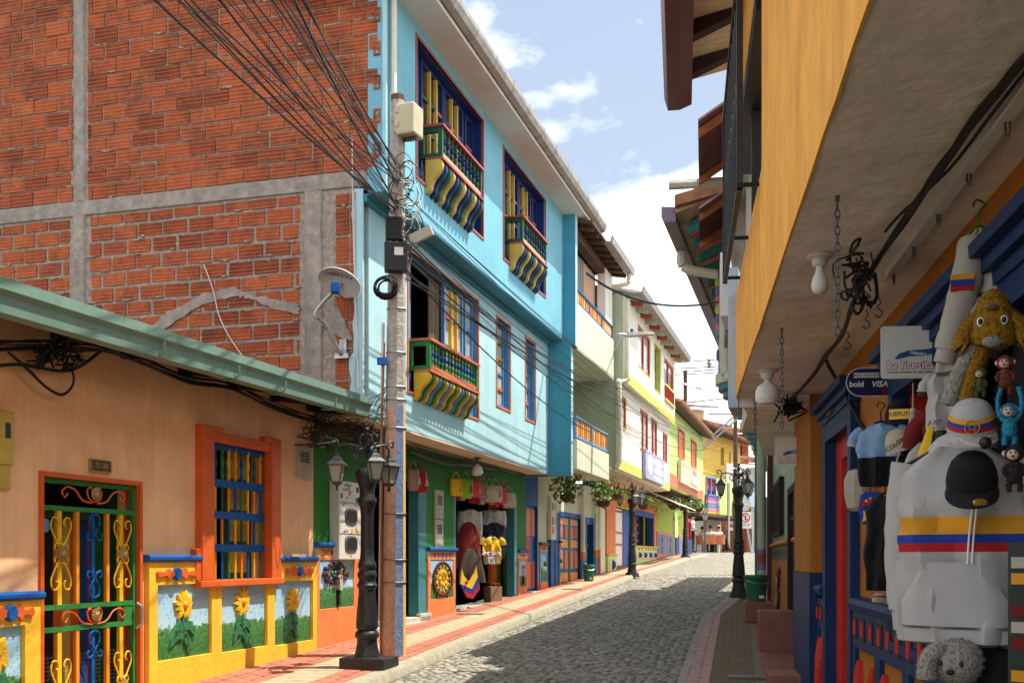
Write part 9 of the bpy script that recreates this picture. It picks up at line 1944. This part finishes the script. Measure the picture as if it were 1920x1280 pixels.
def chair(M, label):
    t = thing('cafe_chair', label, 'chair', M.translation, 'orange cafe chairs'); mb = MB(); mb.box(MF(M), -.24, .24, -.22, .22, .38, .43); obj('seat', mb, 'chair_orange', t, bevel=.02); mb = MB(); mb.loft([[M @ Vector((x, .22+.05*abs(x)*-1+(zz-.43)*.15+dy, zz)) for x, dy in ((-.25, -.08), (-.1, 0), (.1, 0), (.25, -.08), (.25, -.04), (.1, .04), (-.1, .04), (-.25, -.04))] for zz in (.42, .6, .82)]); obj('backrest', mb, 'chair_orange', t)
    for sx in (-.2, .2):
        for sy in (-.18, .18): mb = MB(); mb.tube([M @ Vector((sx, sy, .38)), M @ Vector((sx*1.1, sy*1.1, 0))], .02, 6); obj('leg', mb, 'brown_wood', t)
for u, Y, rz, lb, kw, cl in ((1332, 50.0, R(170), 'person in white shirt and dark cap seated with back to us at the cafe', dict(hat='cloth_black'), 'orange chair under the seated person with the dark cap'), (1347, 50.4, R(200), 'person in white top and pink cap seated at the cafe', dict(hat='pink_paint'), 'orange chair under the person with the pink cap'), (1317, 52.5, R(120), 'person in white shirt seated deeper inside the orange cafe', dict(), 'orange chair under the person deepest in the cafe')):
    M = seated(u, Y, rz, lb, **kw); chair(M, cl)
x, y = PX(1339, 51.3); z = G(y)-.07; t = thing('cafe_table', 'small round cafe table between the seated people', 'table', (x, y, z)); mb = MB(); mb.lathe([(.36, .68), (.38, .69), (.38, .72), (.36, .73)], (x, y, z), 18); obj('tabletop', mb, 'brown_wood', t); mb = MB(); mb.lathe([(.2, 0), (.2, .03), (.04, .06), (.04, .68)], (x, y, z), 12); obj('pedestal', mb, 'black_iron', t)
x, y = PX(1362, 51); z = G(y)-.07; t = thing('dark_dog', 'black seated dog by the cafe entrance', 'dog', (x, y, z))
J = dict(pelvis=((0, .2, .16), (.13, .12), 'fur'), belly=((0, .05, .30), (.13, .12), 'fur'), chest=((0, -.10, .48), (.12, .12), 'fur'), neck=((0, -.14, .62), .075, 'fur'), head=((0, -.17, .74), .085, 'fur'), muz=((0, -.30, .70), .045, 'fur'), tail=((0, .38, .06), .03, 'fur'))
E = [('pelvis', 'belly'), ('belly', 'chest'), ('chest', 'neck'), ('neck', 'head'), ('head', 'muz'), ('pelvis', 'tail')]
for s, n in ((-1, 'l'), (1, 'r')):
    J['fk'+n] = ((s*.08, -.14, .24), .04, 'fur'); J['fp'+n] = ((s*.08, -.17, .03), .035, 'fur'); J['hk'+n] = ((s*.14, .02, .16), .06, 'fur'); J['hp'+n] = ((s*.14, -.03, .03), .04, 'fur'); J['ear'+n] = ((s*.08, -.14, .83), .025, 'fur'); E += [('chest', 'fk'+n), ('fk'+n, 'fp'+n), ('pelvis', 'hk'+n), ('hk'+n, 'hp'+n), ('head', 'ear'+n)]
bpy.data.objects.remove(t); person(TR(x, y, z, R(-20)), J, E, dict(fur='plush_dark'), 'black dog seated by the cafe entrance', cat='dog').name = 'dog'
